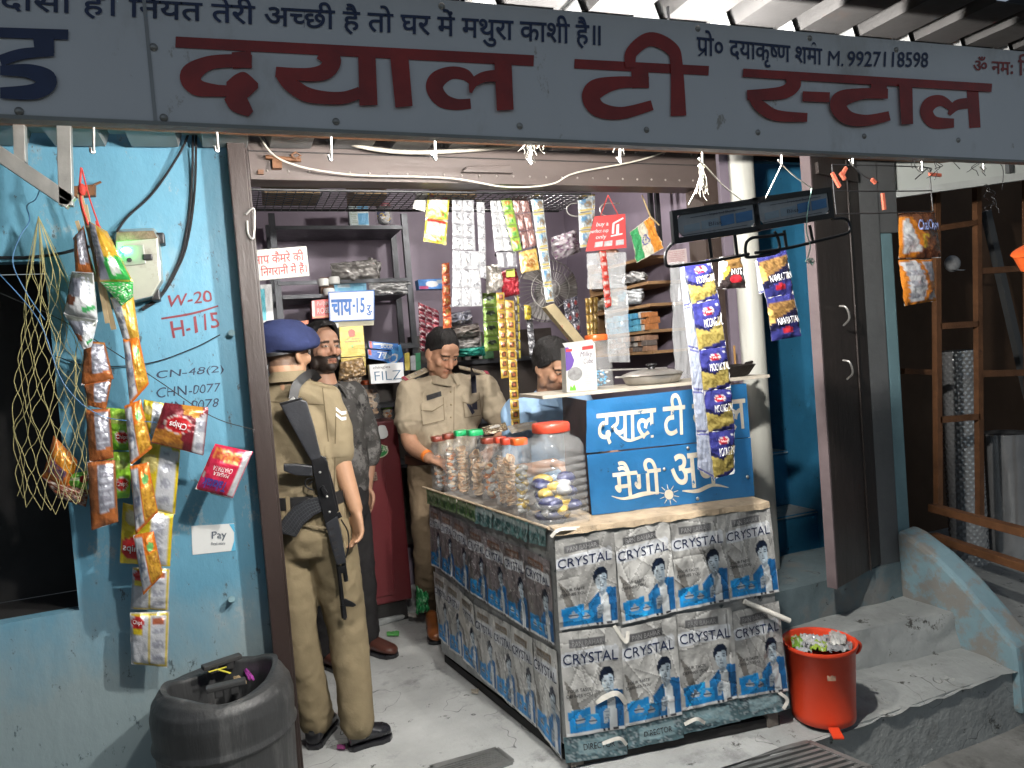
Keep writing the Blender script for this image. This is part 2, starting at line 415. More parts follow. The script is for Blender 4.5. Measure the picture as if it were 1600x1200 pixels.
# raised concrete kerb across the floor at the back
kb = MB(); pa, pb, pc, pd = aZ(575,985,.0), aZ(690,950,.0), aZ(690,905,.0), aZ(565,935,.0)
kb.slab([pa, pb, pc, pd], (0,0,.035)); kb.build('floor_kerb', M_step, bevel=.012)['kind'] = 'structure'

# ------------------------------------------------------------------ blue house wall with its dark window hole
YW, YP, YL = 2.82, 2.72, 2.80
wx = aY(98, 700, YW).x; wzt = aY(76, 408, YW).z; wzb = aY(60, 965, YW).z
lw = MB()
lw.box(*B((wx, YW, wzb), (.062, YW+.06, 3.0)))
lw.box(*B((-3, YW, wzt), (wx, YW+.06, 3.0)))
lw.box(*B((-3, YW, wzb), (-1.5, YW+.06, wzt)))
lw.box(*B((-3, YW, -.3), (.062, YW+.06, wzb)))
t = thing('house_wall', (-.7, YW, 0), 'pale blue painted house wall with dark window hole and hand written numbers', 'wall')
wall_o = lw.build('wall', M_blue, t)
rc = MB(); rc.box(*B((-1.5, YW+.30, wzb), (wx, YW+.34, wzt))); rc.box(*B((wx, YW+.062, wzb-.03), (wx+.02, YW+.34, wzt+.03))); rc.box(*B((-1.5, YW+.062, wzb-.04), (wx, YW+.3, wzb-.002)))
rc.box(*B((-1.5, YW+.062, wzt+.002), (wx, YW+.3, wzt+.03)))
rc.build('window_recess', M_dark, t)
# handwriting on the wall
M_ink1 = mat('maroon_ink', (.16,.02,.03), .5, 0, .3, 20); M_ink2 = mat('black_ink', (.02,.03,.06), .5, 0, .3, 20)
wr1, wr2 = MB(), MB()
def wallq(pts, Y=YW): return Quad(*[aY(px, py, Y) for px, py in pts])
def write(mb, st, pts, Y=YW, m=0, bold=.0, off=.0012): text_on(mb, wallq(pts, Y), st, 0, 0, 1, 1, m, off, bold, wob=.05)
write(wr1, 'W-20', [(262,462),(330,453),(332,472),(258,481)], bold=.012)
write(wr1, 'H-115', [(266,503),(340,487),(343,512),(270,529)], bold=.012)
ln = lambda x, y: aY(x, y, YW-.0012)
stroke_on(wr1, ln, [(252,498,3),(300,490,3.5),(341,478,2.5)])
write(wr2, 'CN-48(2)', [(245,580),(350,570),(350,584),(243,596)])
write(wr2, 'CHN-0077', [(245,606),(344,598),(343,612),(244,622)])
write(wr2, 'CHN-0078', [(240,630),(342,622),(341,636),(239,646)])
wr1.build('red_handwriting', M_ink1, t); wr2.build('black_handwriting', M_ink2, t)
# pay sticker
st_ = MB(); q = [aY(*p, YW-.002) for p in ((299,822),(366,818),(368,860),(301,867))]; st_.slab(q, (0,.0015,0))
so = st_.build('payment_sticker', mat('sticker_white', (.62,.63,.62), .4, 0, .06), t)
sx = MB(); write(sx, 'Pay', [(331,830),(354,829),(354,844),(331,845)], YW-.003, bold=.006); write(sx, 'Read more', [(330,847),(352,846),(352,851),(330,852)], YW-.003)
sx.build('lettering', mat('grey_ink', (.09,.11,.14), .5, 0, 0), so)
sx = MB(); sx.flat([aY(*p, YW-.003) for p in ((358,819),(366,818.5),(368,860),(361,861),(366,845),(366,832))]); sx.build('blue_curve', mat('sticker_blue', (.1,.4,.6), .4), so)
# small latch stubs on the wall edge
for py in (232, 520, 936):
    MB().tube([aY(362,py,YW), aY(362,py,YW-.035)], .012, 10).build('latch_stub', M_teal, t, smooth=True)

# ------------------------------------------------------------------ shop front: post, shutter box, jamb
sf = thing('shop_doorway', (.1, YP, 0), 'brown shop door frame with dusty tin shutter box above the opening', 'doorway')
px0, px1 = aY(370,400,YP).x, aY(398,400,YP).x
pl = MB(); pl.box(*B((px0, YP, 0), (px1, YW+.06, 2.9))); pl.box(*B((px1, YP+.06, 0), (px1+.012, YW+.05, 2.9)))
pl.build('door_post', M_brown, sf, bevel=.004)
zl = aY(385,279,YL).z; zr = aY(1100,293,YL).z
xl, xr = px1+.014, aY(1092,260,YL).x
lt = MB()
lt.box(*B((xl, YL, zl), (xr, YL+.12, 2.85)))
for k in range(3): 
    z = zl+.10+.085*k
    lt.box(*B((xl, YL-.003, z), (xr, YL, z+.004)), 1)
lt.box(*B((xl, YL-.008, zl-.004), (xr, YL+.02, zl+.012)))
lt.build('shutter_box', [M_lint, M_dark], sf)
rv = MB()
for i in range(26):
    x = xl+.06+(xr-xl-.1)*i/25
    rv.ell((x, YL-.002, zl+.03), (.005,.004,.005), n=8, k=5)
    if i % 2: rv.ell((x, YL-.002, zl+.15), (.005,.004,.005), n=8, k=5)
rv.build('rivets', mat('dull_rivet', (.3,.27,.25), .4, .6), sf, smooth=True)
hd = MB(); q = [aY(*p, YL-.03) for p in ((723,268),(731,259),(798,257),(803,270))]; hd.slab(q, (0,.03,0)); hd.build('shutter_handle', M_lint, sf, bevel=.004)
lk = MB(); lk.tube([aY(*p, YL-.025) for p in ((415,245),(470,250))], .008); lk.slab([aY(*p, YL-.03) for p in ((425,246),(440,246),(441,262),(426,262))], (0,.03,0))
lk.tube([aY(*p, YL-.04) for p in ((455,242),(462,238),(470,243),(462,248),(455,243))], .004); lk.slab([aY(*p, YL-.02) for p in ((403,265),(412,265),(412,272),(403,272))], (0,.02,0))
lk.build('latch', M_rust, sf, smooth=True)
jx0, jx1 = aY(1092,260,YL).x, aY(1117,260,YL).x
MB().box(*B((jx0+.002, YL-.01, 0), (jx1, YL+.12, 2.9))).build('jamb', mat('old_brown_wood', (.035,.022,.017), .7, 0, .3, 5, .4, 25, dirt=.6, dcol=(.05,.03,.02), stretch=(1,1,.2)), sf)
MB().tube(stroke3([aY(*p, YP-.012) for p in ((384,335),(396,325),(398,345),(396,372),(388,366),(386,345))], 4), .004).build('hanging_hasp', M_steel, sf, smooth=True)

# ------------------------------------------------------------------ inside walls, ceiling
boxo('back_wall', (-.4,4.7,0), (2.5,4.76,2.85), M_purple, label='lilac back wall of the tea shop behind the black rack', cat='wall')
boxo('left_inside_wall', (-.46,2.885,0), (-.402,4.76,2.85), M_purple, label='lilac side wall inside the shop behind the two men at the door', cat='wall')
boxo('right_inside_wall', (2.36,2.93,0), (2.42,4.698,2.85), M_purple, label='lilac side wall inside the shop behind the wooden shelves', cat='wall')
boxo('shop_ceiling', (-.46,2.93,2.852), (2.5,4.76,2.9), mat('ceiling_paint', (.3,.28,.28), .8), kind='structure')

# ------------------------------------------------------------------ signboard
YS = 1.45
zb, zt = 1.985, 2.273
sg = thing('shop_signboard', (1, YS, zb), 'long white signboard painted with big red Hindi letters above the shop', 'sign')
sb = MB(); sb.slab([(-1.0,YS,zt-.044),(3.6,YS,zt+.078),(3.6,YS,zb-.002),(-1.0,YS,zb)], (0,.022,0)); sb.build('board', M_white, sg, bevel=.002)
ed = MB(); ed.box((1.3, YS+.010, zb-.004), (4.6,.026,.007)); ed.build('bottom_rail', mat('grey_rail', (.3,.31,.3), .5, .2), sg)
jt = MB(); a, b = aY(238,20,YS), aY(243,190,YS); jt.bar((b.x, YS-.0012, zb), (b.x, YS-.0012, zt), .006, .002); jt.build('joint_strip', mat('joint_grey', (.4,.41,.42), .4), sg)
bx = MB()
for px, py in ((30,174),(240,74),(256,184),(525,190),(812,197),(1010,203),(1184,207),(1350,213),(1497,219),(690,10),(1090,45),(1265,60),(1400,78)):
    p = aY(px, py, YS); MB().ell(p, (.0075,.006,.0075), n=12, k=6).build('bolt', M_steel, sg, smooth=True)
lr, lb, ls_, lo_ = MB(), MB(), MB(), MB(); kk = [0]
def sgp(ox, oy, s):
    kk[0] += 1; Y = YS-.0012-.0006*(kk[0] % 12)
    return lambda x, y: aY(ox+x*s, oy+y*s, Y)
c1 = [[(38,68,46),(1531,146,46)], [(312,108,80),(317,177,80)],
 [(356,150,56),(250,147,56),(165,160,62),(102,205,90),(125,255,72),(200,270,52),(275,272,46)],
 [(250,250,30),(290,250,95),(330,250,110),(382,250,20)], [(262,285,60),(300,322,84),(352,368,30)],
 [(640,110,60),(688,140,78),(665,188,70),(590,204,56),(455,193,44)], [(462,205,20),(510,240,60),(580,285,62),(660,300,54),(740,300,52),(808,278,48)],
 [(835,118,72),(842,332,76)], [(970,125,76),(990,338,72)],
 [(1402,145,72),(1412,352,70)], [(1375,208,50),(1320,215,44),(1280,240,36),(1268,280,12)], [(1280,240,28),(1245,205,48),(1185,197,54),(1130,225,72),(1118,265,70),(1150,310,62),(1205,328,48),(1268,325,42)]]
for s in c1: stroke_on(lr, sgp(260, 40, .375), s)
c2 = [[(40,136,34),(520,161,34)], [(273,150,62),(277,222,60)], [(306,203,40),(200,203,44),(120,225,70),(100,260,64),(130,300,56),(210,312,44),(318,284,36)],
 [(241,150,36),(245,95,44),(310,48,50),(385,80,48),(405,140,44),(412,322,56)],
 [(642,168,30),(1531,222,30)], [(818,182,50),(822,212,52),(780,240,46),(657,248,36)], [(668,255,14),(700,285,42),(760,320,40),(872,328,32)], [(855,252,36),(952,256,36)],
 [(1127,205,56),(1130,258,58)], [(1160,243,36),(1070,243,40),(995,262,60),(985,295,58),(1020,330,50),(1085,338,40),(1166,322,34)], [(1223,205,48),(1229,352,42)],
 [(1462,228,42),(1471,365,40)], [(1445,277,38),(1405,285,36),(1378,318,12)], [(1385,290,28),(1350,268,38),(1312,278,48),(1298,310,46),(1325,345,44),(1396,348,32)]]
for s in c2: stroke_on(lr, sgp(880, 40, .4375), s)
for s in ([(-40,100,32),(213,108,32)], [(135,110,66),(140,168,60)], [(168,160,30),(70,168,34),(0,190,36)], [(0,220,30),(90,222,44),(148,250,60),(110,285,50),(0,290,34)]):
    stroke_on(lb, sgp(0, 0, .5), s)
def sline(mb, st, pts, bold=.012):
    kk[0] += 1; text_on(mb, Quad(*[aY(px, py, YS) for px, py in pts]), st, 0, 0, 1, 1, 0, .002, bold)
sline(ls_, 'दासी है। नियत तेरी अच्छी है तो घर में मथुरा काशी है॥'.replace('नियत','िनयत').replace('च्छ','{च}छ'), [(0,-24),(938,28),(938,84),(0,26)])
sline(lo_, '<प>ो० दयाकृ{ष}ण श^मा', [(1088,46),(1284,66),(1284,112),(1088,98)])
sline(lo_, 'M.', [(1294,80),(1318,80),(1317,104),(1293,103)], 0); sline(lo_, '9927118598', [(1324,80),(1450,82),(1449,106),(1323,104)], .01)
sline(lr, 'ॐ नमः', [(1520,88),(1582,90),(1582,118),(1520,112)]); sline(lr, 'िशवाय', [(1590,84),(1660,88),(1660,124),(1590,118)])
lr.build('red_lettering', M_red, sg); lb.build('navy_letter', M_navy, sg); ls_.build('slogan_lettering', M_navy, sg); lo_.build('owner_lettering', M_navy, sg)

# ------------------------------------------------------------------ corrugated awning roof
def roofz(x, y): return 2.335+.026*(x-.64)+.02*(y-1.45)
ro = MB(); prof = []
pitch = .228; x = -1.6
while x < 5.2:
    prof += [(x,0), (x+.13,0), (x+.145,.042), (x+.195,.042), (x+.21,0)]; x += pitch
pv = []
for (xx, dz) in prof: pv.append((xx, dz))
n = len(pv); ya, yb = 1.585, 2.78
vs = [Vector((xx+.10*(yb-y0)/1.5*0, y0, roofz(xx, y0)+dz)) for y0 in (ya, yb) for xx, dz in pv]
vs += [v+Vector((0,0,.004)) for v in vs]
fs = [(i, i+1, n+i+1, n+i) for i in range(n-1)]+[(2*n+i, 3*n+i, 3*n+i+1, 2*n+i+1) for i in range(n-1)]+[(i, 2*n+i, 2*n+i+1, i+1) for i in range(n-1)]
ro.add(vs, fs)
rf = thing('awning_roof', (1.2, 2.0, 2.4), 'corrugated zinc awning sheet running above the white signboard', 'roof')
ro.build('roof_sheet', M_zinc, rf)
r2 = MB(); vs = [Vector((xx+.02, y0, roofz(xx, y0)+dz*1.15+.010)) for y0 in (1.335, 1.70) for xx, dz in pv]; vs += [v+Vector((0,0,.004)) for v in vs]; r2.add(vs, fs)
r2.build('front_sheet', mat('dark_front_sheet', (.022,.021,.021), .7, .1, .3, 4, .2, 20, dirt=.6, dcol=(.04,.022,.016), ds=5), rf)  # second sheet added; the awning's dark front band is put into its colour
MB().box((1.6, 2.5, 2.33), (6.4,.04,.04)).build('purlin', M_rust, rf)

# the bulb hanging behind the signboard and one inside under the ceiling
def bulb(loc, W, name, lab, top):
    t = thing('light_bulb', loc, lab, 'light bulb')
    em = W/(math.pi*4*math.pi*.032**2)*.0+W
    b = MB().ell(loc, (.032,.032,.034), n=20, k=12).build('globe', mat(name, (.9,.9,.9), .4, 0, 0, emit=(1,.96,.90), es=W), t, smooth=True)
    MB().lathe([(.016,.034),(.018,.05),(.018,.085),(.008,.1)], loc, 14).build('socket', M_black, t, smooth=True)
    MB().tube([(loc[0],loc[1],loc[2]+.1), (loc[0],loc[1],top)], .004).build('flex', M_wire, t)
bulb(LAMP_A, LAMP_PA, 'lit_globe_front', 'lit white bulb behind the signboard nearer the brown door post', 2.37)
bulb(LAMP_C, LAMP_PC, 'lit_globe_right', 'second lit white bulb behind the signboard nearer the stair door', 2.37)
bulb(LAMP_B, LAMP_PB, 'lit_globe_inside', 'lit white bulb hanging from the ceiling inside the shop', 2.85)

# ------------------------------------------------------------------ right side: pole, stairwell, steps, door, pillar
pb_ = aY(1145,230,2.95)
pt = thing('pale_pole', (pb_.x+.02, 2.93, 0), 'thick pale pole with a rust streak beside the shop opening', 'pole')
MB().tube([(pb_.x, 2.9, 0),(pb_.x, 2.9, 2.9)], .062, 20).build('shaft', M_pole, pt, smooth=True)
MB().tube([aY(1147,540,2.835), aY(1150,590,2.835)], .006, 6).build('rust_streak', mat('rust_streak', (.35,.19,.06), .8), pt)
stw = thing('stairwell_wall', (3, 3.6, 0), 'blue painted stairwell wall beside the open brown door', 'wall')
sw = MB(); sw.box(*B((2.425,4.6,0), (3.125,4.66,3.2))); sw.box(*B((3.085,2.855,0), (3.125,4.6,3.2)))
sw.build('wall', M_stair, stw)
boxo('lintel_board', (2.50,2.95,2.42), (3.083,2.99,2.52), M_black, stw); boxo('upper_panel', (2.50,2.952,2.522), (3.083,2.99,2.9), mat('pale_blue_panel', (.22,.35,.42), .6), stw)
ss = MB()
for i, (y, z) in enumerate(((2.95,.19),(3.17,.47),(3.38,.80),(3.60,1.11),(3.84,1.42),(4.08,1.72))):
    def top(u, v, y=y, z=z):
        return Vector((2.425+.655*u, y-.012+.26*v, z+.012+.006*noise.noise(Vector((u*8, v*3, z)))))
    ss.box(*B((2.425, y, 0 if i == 0 else z-.36), (3.08, y+.26, z)), 0 if i else 1); ss.box(*B((2.425, y-.012+.004*(i % 2), z+.002), (3.08, y+.25, z+.022)), 1)
ss.build('stairs', [M_stair, M_step], None, bevel=.006)['kind'] = 'structure'
# broad step in front of the stair door
bs = MB()
def bstep(u, v):
    x = 1.62+1.42*u; yf = 2.40-.143*(x-2.5)
    if v < .5: y, z = yf-.035*(1-v*2), .16*(v*2)
    else: y, z = yf+(2.60-yf)*(v-.5)*2, .16
    nn = noise.noise(Vector((x*5, y*5, z*9)))*.014+noise.noise(Vector((x*16, y*14, z*20)))*.006
    return Vector((x, y-nn*(1 if v < .55 else 0), z+nn*.4*(v > .05)))
bs.grid(bstep, 60, 30); bs.box(*B((1.62,2.56,0), (3.04,2.595,.13)))
bs.build('broad_step', M_step, smooth=True)['kind'] = 'structure'
# sloping side parapet
pp = MB()
P_ = [aX(*q, 3.03) for q in ((1421,840),(1462,872),(1503,914),(1545,962),(1588,1014))]
P_ = [V3((3.03,2.60,-.2)), V3((3.03,2.60,P_[0].z+.02))]+[V3((3.03,p.y,p.z+(.006 if i == 2 else 0))) for i, p in enumerate(P_)]+[V3((3.03,2.03,.03)), V3((3.03,2.02,-.2))]
pp.prism(P_, V3((.13,.0,.012)))
po = pp.build('stair_parapet', mat('parapet_paint', (.19,.30,.345), .7, 0, .15, 3, .4, 18, dirt=.44, dcol=(.22,.215,.20), ds=4, dsharp=.08, dirt2=(.66,(.14,.12,.1),9)), bevel=.02, at=(3.1,2.3,0))
tag(po, 'low sloping side wall of the steps with flaking pale blue paint', 'parapet')
th_ = MB()
def thr(u, v):
    k = min(1, v*2); p = V3((1.95+1.10*u, 2.585+(max(0, v-.5)*2)*.42, .14+.195*k)); n_ = noise.noise(p*6)*.010+noise.noise(p*19)*.004
    return p+V3((0, -n_ if v <= .5 else 0, n_*.3))
th_.grid(thr, 50, 24); th_.box(*B((1.95,2.62,.0), (3.03,2.94,.30)))
tag(th_.build('door_threshold', mat('threshold_paint', (.12,.165,.18), .8, 0, .2, 4, .5, 18, dirt=.5, dcol=(.17,.175,.17), ds=4, dsharp=.1, dirt2=(.62,(.04,.045,.045),11), crack=(2,.003,(.04,.04,.04))), smooth=True, at=(2.5,2.7,.14)), 'rough pale blue cement threshold under the open stair door', 'threshold')
# door leaf
dl = thing('stair_door', (2.92, 2.60, .345), 'dark brown door leaf standing open beside the blue stairs', 'door')
d0, d1 = Vector((2.478,2.452,.345)), Vector((2.915,2.60,.345)); dn = (d1-d0).normalized(); dp = Vector((dn.y,-dn.x,0)); zz = Vector((0,0,2.35))
q = [d0, d1, d1+zz, d0+zz]
MB().slab(q, -dp*.045).build('leaf', mat('dark_door_paint', (.032,.024,.022), .45, 0, .25, 4, .3, 16, stretch=(2,2,.3), dirt=.6, dcol=(.03,.02,.018), ds=4), dl, bevel=.003)
e = MB(); a = d0-dn*.002; e.slab([a, a-dp*.045, a-dp*.045+zz, a+zz], -dn*.012); e.build('edge_strip', mat('mauve_edge_paint', (.15,.115,.12), .6, 0, .2, 5, .2, 20, dirt=.62, dcol=(.3,.13,.04), ds=6), dl)
md = MB()
for k in (.33,):
    md.bar(d0+dn*k+dp*.006, d0+dn*k+dp*.006+zz, .006, .006, side=dp)
md.bar(d0+dn*.03+dp*.008+Vector((0,0,1.9)), d1-dn*.03+dp*.008+Vector((0,0,1.9)), .05, .014, side=dp)
md.build('moulding', MATS['dark_door_paint'], dl)
hk = MB(); c = d0+dn*.14+dp*.02
for z in (1.03, 1.28): hk.tube(stroke3([c+Vector((0,0,z)), c+dp*.03+Vector((.0,0,z-.01)), c+dp*.03+Vector((.015,0,z-.06)), c+dn*.03+Vector((0,0,z-.09))], 4), .005)
hk.build('door_chain', M_steel, dl, smooth=True)
# pillar (grey front, teal right edge)
plr = thing('cement_pillar', (3.1, 2.65, 0), 'grey cement pillar with pale teal edge right of the stair door', 'pillar')
x0, x1, x2 = aY(1340,400,2.62).x, aY(1373,400,2.62).x, aY(1402,560,2.62).x
MB().box(*B((x0,2.60,0), (x1,2.85,3.0))).build('grey_side', M_grey, plr, bevel=.008)
MB().box(*B((x1+.002,2.605,0), (x2,2.85,1.98))).build('teal_side', M_teal, plr, bevel=.008)
boxo('upper_block', (x1+.002,2.605,1.982), (x2+.04,2.85,3.0), M_grey, plr)
# white slanting panel over the side shop
wp = MB(); a, b = Vector((x2+.05,2.64,0)), Vector((4.25,2.02,0))
wp.slab([a+Vector((0,0,2.165)), b+Vector((0,0,2.21)), b+Vector((0,0,3)), a+Vector((0,0,3))], (.01,.03,0))
w_ = tag(wp.build('fascia_panel', mat('fascia_white', (.45,.48,.46), .5, 0, .06, 2, dirt=.62, dcol=(.4,.42,.4), ds=2), at=(4.1,2.6,2.3)), 'pale white fascia panel over the dark side shop', 'panel')
wl = MB(); wl.bar(a+Vector((0,-.02,2.175)), b+Vector((0,-.02,2.22)), .035, .03); wl.build('lower_lip', mat('lip_grey', (.4,.42,.41), .5), w_)
ww = MB(); c = a.lerp(b, .43); ww.bar(c+Vector((0,-.02,2.22)), c+Vector((0,-.02,2.9)), .03, .02); ww.build('batten', M_grey, w_)
# the dark side shop
ds_ = thing('side_shop', (4.4, 3.6, 0), 'dark brown boarded side shop behind the rusty lattice', 'building')
dd = MB(); dd.box(*B((x2+.03,3.7,-.2), (6.5,3.76,3))); dd.box(*B((6.45,2.6,-.2), (6.5,3.7,3))); dd.box(*B((x2+.03,2.86,-.2), (x2+.06,3.698,3)))
dd.build('back_board', M_card, ds_)
boxo('shop_sill', (3.17,2.2,-.25), (6.5,3.69,-.02), M_step, ds_)
# ================================================================== people
M_skin = mat('skin', (1,1,1), .5, 0, .12, 25, .12, 90, attr=True, spec=.35)
def cloth(name, c, **k):
    d = dict(rough=.85, var=.12, vs=7, bump=.5, bs=13, spec=.15); d.update(k); return mat(name, c, **d)
M_khaki = cloth('khaki_cotton', (.225,.182,.115)); M_khaki2 = cloth('pale_khaki_cotton', (.30,.25,.18))
M_trou = cloth('khaki_trouser_cloth', (.205,.163,.098))
M_bootblk = mat('black_shoe_leather', (.012,.012,.015), .28, 0, .2, 9, .1, 40, coat=.3)
M_bootbrn = mat('tan_shoe_leather', (.22,.07,.02), .3, 0, .25, 9, .1, 40, coat=.3)
M_hair = mat('black_hair', (.010,.009,.009), .7, 0, .4, 40, .8, 90, stretch=(1,1,.3), spec=.25)
M_belt = mat('black_belt', (.012,.012,.013), .5, 0, .2, 9)
def frame(yaw, pitch=0, roll=0):
    """columns: person's right, forward, up. yaw 0 faces +Y, positive turns towards +X"""
    return Matrix.Rotation(-yaw, 3, 'Z') @ Matrix.Rotation(pitch, 3, 'X') @ Matrix.Rotation(roll, 3, 'Y')
def remesh(mb, name, m, parent, voxel=.006, smooth=6, col=None, fold=None, fac=.5):
    me = bpy.data.meshes.new('tmp'); me.from_pydata([tuple(v) for v in mb.v], [], mb.f)
    bm = bmesh.new(); bm.from_mesh(me); bmesh.ops.recalc_face_normals(bm, faces=bm.faces); bm.to_mesh(me); bm.free()
    o = bpy.data.objects.new('tmp', me); COL.objects.link(o)
    r = o.modifiers.new('r', 'REMESH'); r.mode = 'VOXEL'; r.voxel_size = voxel; r.adaptivity = 0
    s = o.modifiers.new('s', 'SMOOTH'); s.iterations = smooth; s.factor = fac
    bpy.context.view_layer.update()
    dg = bpy.context.evaluated_depsgraph_get()
    nm = bpy.data.meshes.new_from_object(o.evaluated_get(dg)); nm.name = name
    bpy.data.objects.remove(o); bpy.data.meshes.remove(me)
    n = len(nm.vertices); co = np.empty(n*3); nm.vertices.foreach_get('co', co); co = co.reshape(-1, 3)
    if fold is not None:
        no = np.empty(n*3); nm.vertices.foreach_get('normal', no); no = no.reshape(-1, 3)
        d = np.array([fold(Vector(p), Vector(q)) for p, q in zip(co, no)]); co = co+no*d[:, None]
    if col is not None:
        c = col(co); a = nm.color_attributes.new('Col', 'FLOAT_COLOR', 'POINT')
        a.data.foreach_set('color', np.c_[c, np.ones(n)].astype(np.float32).ravel())
    co = co - np.array(wloc(parent)); nm.vertices.foreach_set('co', co.ravel())
    nm.polygons.foreach_set('use_smooth', [True]*len(nm.polygons)); nm.update()
    for x in (m if isinstance(m, list) else [m]): nm.materials.append(x)
    ob = bpy.data.objects.new(name, nm); COL.objects.link(ob); ob.parent = parent
    return ob
def rings(mb, rs, n=20):      # rs: (centre, a-vector, b-vector)
    vs = []
    for c, a, b in rs:
        c, a, b = Vector(c), Vector(a), Vector(b)
        for j in range(n):
            t = 2*math.pi*j/n; ca, sa = math.cos(t), math.sin(t); k = 1/(abs(ca)**2.5+abs(sa)**2.5)**(1/2.5)
            vs.append(c+a*ca*k+b*sa*k)
    k = len(rs)
    mb.add(vs, [(i*n+j, i*n+(j+1) % n, (i+1)*n+(j+1) % n, (i+1)*n+j) for i in range(k-1) for j in range(n)]+[tuple(range(n-1,-1,-1)), tuple((k-1)*n+j for j in range(n))])
def limb(mb, pts, rr, n=14, sm=5):
    P = stroke3(pts, sm) if len(pts) > 2 else [Vector(p) for p in pts]
    m = len(P)-1; k = len(rr)-1; R_ = []
    for i in range(m+1):
        t = i/m*k; a = min(int(t), k-1); R_.append(rr[a]+(rr[a+1]-rr[a])*(t-a))
    mb.tube(P, R_, n)
    mb.ell(P[0], (R_[0],)*3, n=12, k=8); mb.ell(P[-1], (R_[-1],)*3, n=12, k=8)
def hand(mb, w, d, palm_n, thumb, s=1.0, curl=.5):
    """w wrist, d direction of the fingers, palm_n the way the palm faces, thumb the side of the thumb"""
    w, d = Vector(w), Vector(d).normalized(); th = Vector(thumb); th = (th-d*th.dot(d)).normalized(); pn = Vector(palm_n); pn = (pn-d*pn.dot(d)-th*pn.dot(th)).normalized()
    rings(mb, [(w, th*.026*s, pn*.019*s), (w+d*.035*s, th*.036*s, pn*.017*s), (w+d*.085*s, th*.041*s, pn*.014*s), (w+d*.098*s, th*.036*s, pn*.010*s)], 14)
    for k, (off, ln) in enumerate(((.031,.072),(.010,.080),(-.011,.074),(-.031,.058))):
        b = w+d*.085*s+th*off*s; c = curl*(1+.12*k); P = [b]; dd = d.copy()
        for j, f in enumerate((.42,.33,.25)):
            ang = c*(.5+.35*j); dd = (dd*math.cos(ang)+pn*math.sin(ang)).normalized(); P.append(P[-1]+dd*ln*f*s)
        mb.tube(P, [.0092*s,.0088*s,.0080*s,.0066*s], 10); [mb.ell(p, (r_*s,)*3, n=10, k=6) for p, r_ in zip(P[1:], (.0090,.0082,.0066))]
    b = w+d*.025*s+th*.024*s; P = [b, b+d*.022*s+th*.024*s+pn*.008*s, b+d*.052*s+th*.032*s+pn*.018*s, b+d*.078*s+th*.028*s+pn*.026*s]
    mb.tube(P, [.015*s,.0125*s,.0105*s,.008*s], 10); mb.ell(P[-1], (.008*s,)*3, n=10, k=6)
def head(mb, c, R, neck_to, s=1.0, neck_r=.055):
    c = Vector(c); X = lambda x, y, z: c+R @ Vector((x, y, z))*s
    E = lambda p, r, RR=R: mb.ell(X(*p), tuple(q*s for q in r), RR, 20, 14)
    E((0,-.015,.045), (.076,.096,.092)); E((0,.02,-.02), (.068,.076,.085)); E((0,.03,-.062), (.054,.064,.062))
    E((0,.074,-.098), (.026,.024,.022)); E((0,.062,.045), (.058,.036,.055))
    for sx in (-1, 1):
        E((sx*.058,.012,-.068), (.018,.03,.034)); E((sx*.045,.066,-.022), (.024,.022,.024))
        E((sx*.032,.084,.010), (.0165,.012,.0115)); E((sx*.079,-.012,-.008), (.010,.020,.033), R @ Matrix.Rotation(sx*.35, 3, 'Z')); E((sx*.076,-.002,-.034), (.008,.012,.012))
        E((sx*.013,.1,-.034), (.011,.012,.009))
        mb.tube([X(sx*.012,.094,.034), X(sx*.034,.092,.036), X(sx*.056,.074,.028)], [.010*s,.010*s,.008*s], 8)
    mb.tube([X(0,.088,.026), X(0,.103,.0), X(0,.116,-.028)], [.010*s,.0115*s,.0135*s], 10); E((0,.116,-.03), (.0135,.012,.0115))
    mb.tube([X(-.024,.083,-.062), X(-.009,.0975,-.0575), X(0,.098,-.059), X(.009,.0975,-.0575), X(.024,.083,-.062)], [.004*s,.0068*s,.0062*s,.0068*s,.004*s], 8)
    mb.tube([X(-.021,.083,-.067), X(0,.096,-.0715), X(.021,.083,-.067)], [.005*s,.0085*s,.005*s], 8)
    n0 = X(0,-.022,-.05); limb(mb, [n0, (n0+Vector(neck_to))/2, neck_to], [neck_r*s, neck_r*.98*s, neck_r*1.15*s], 16)
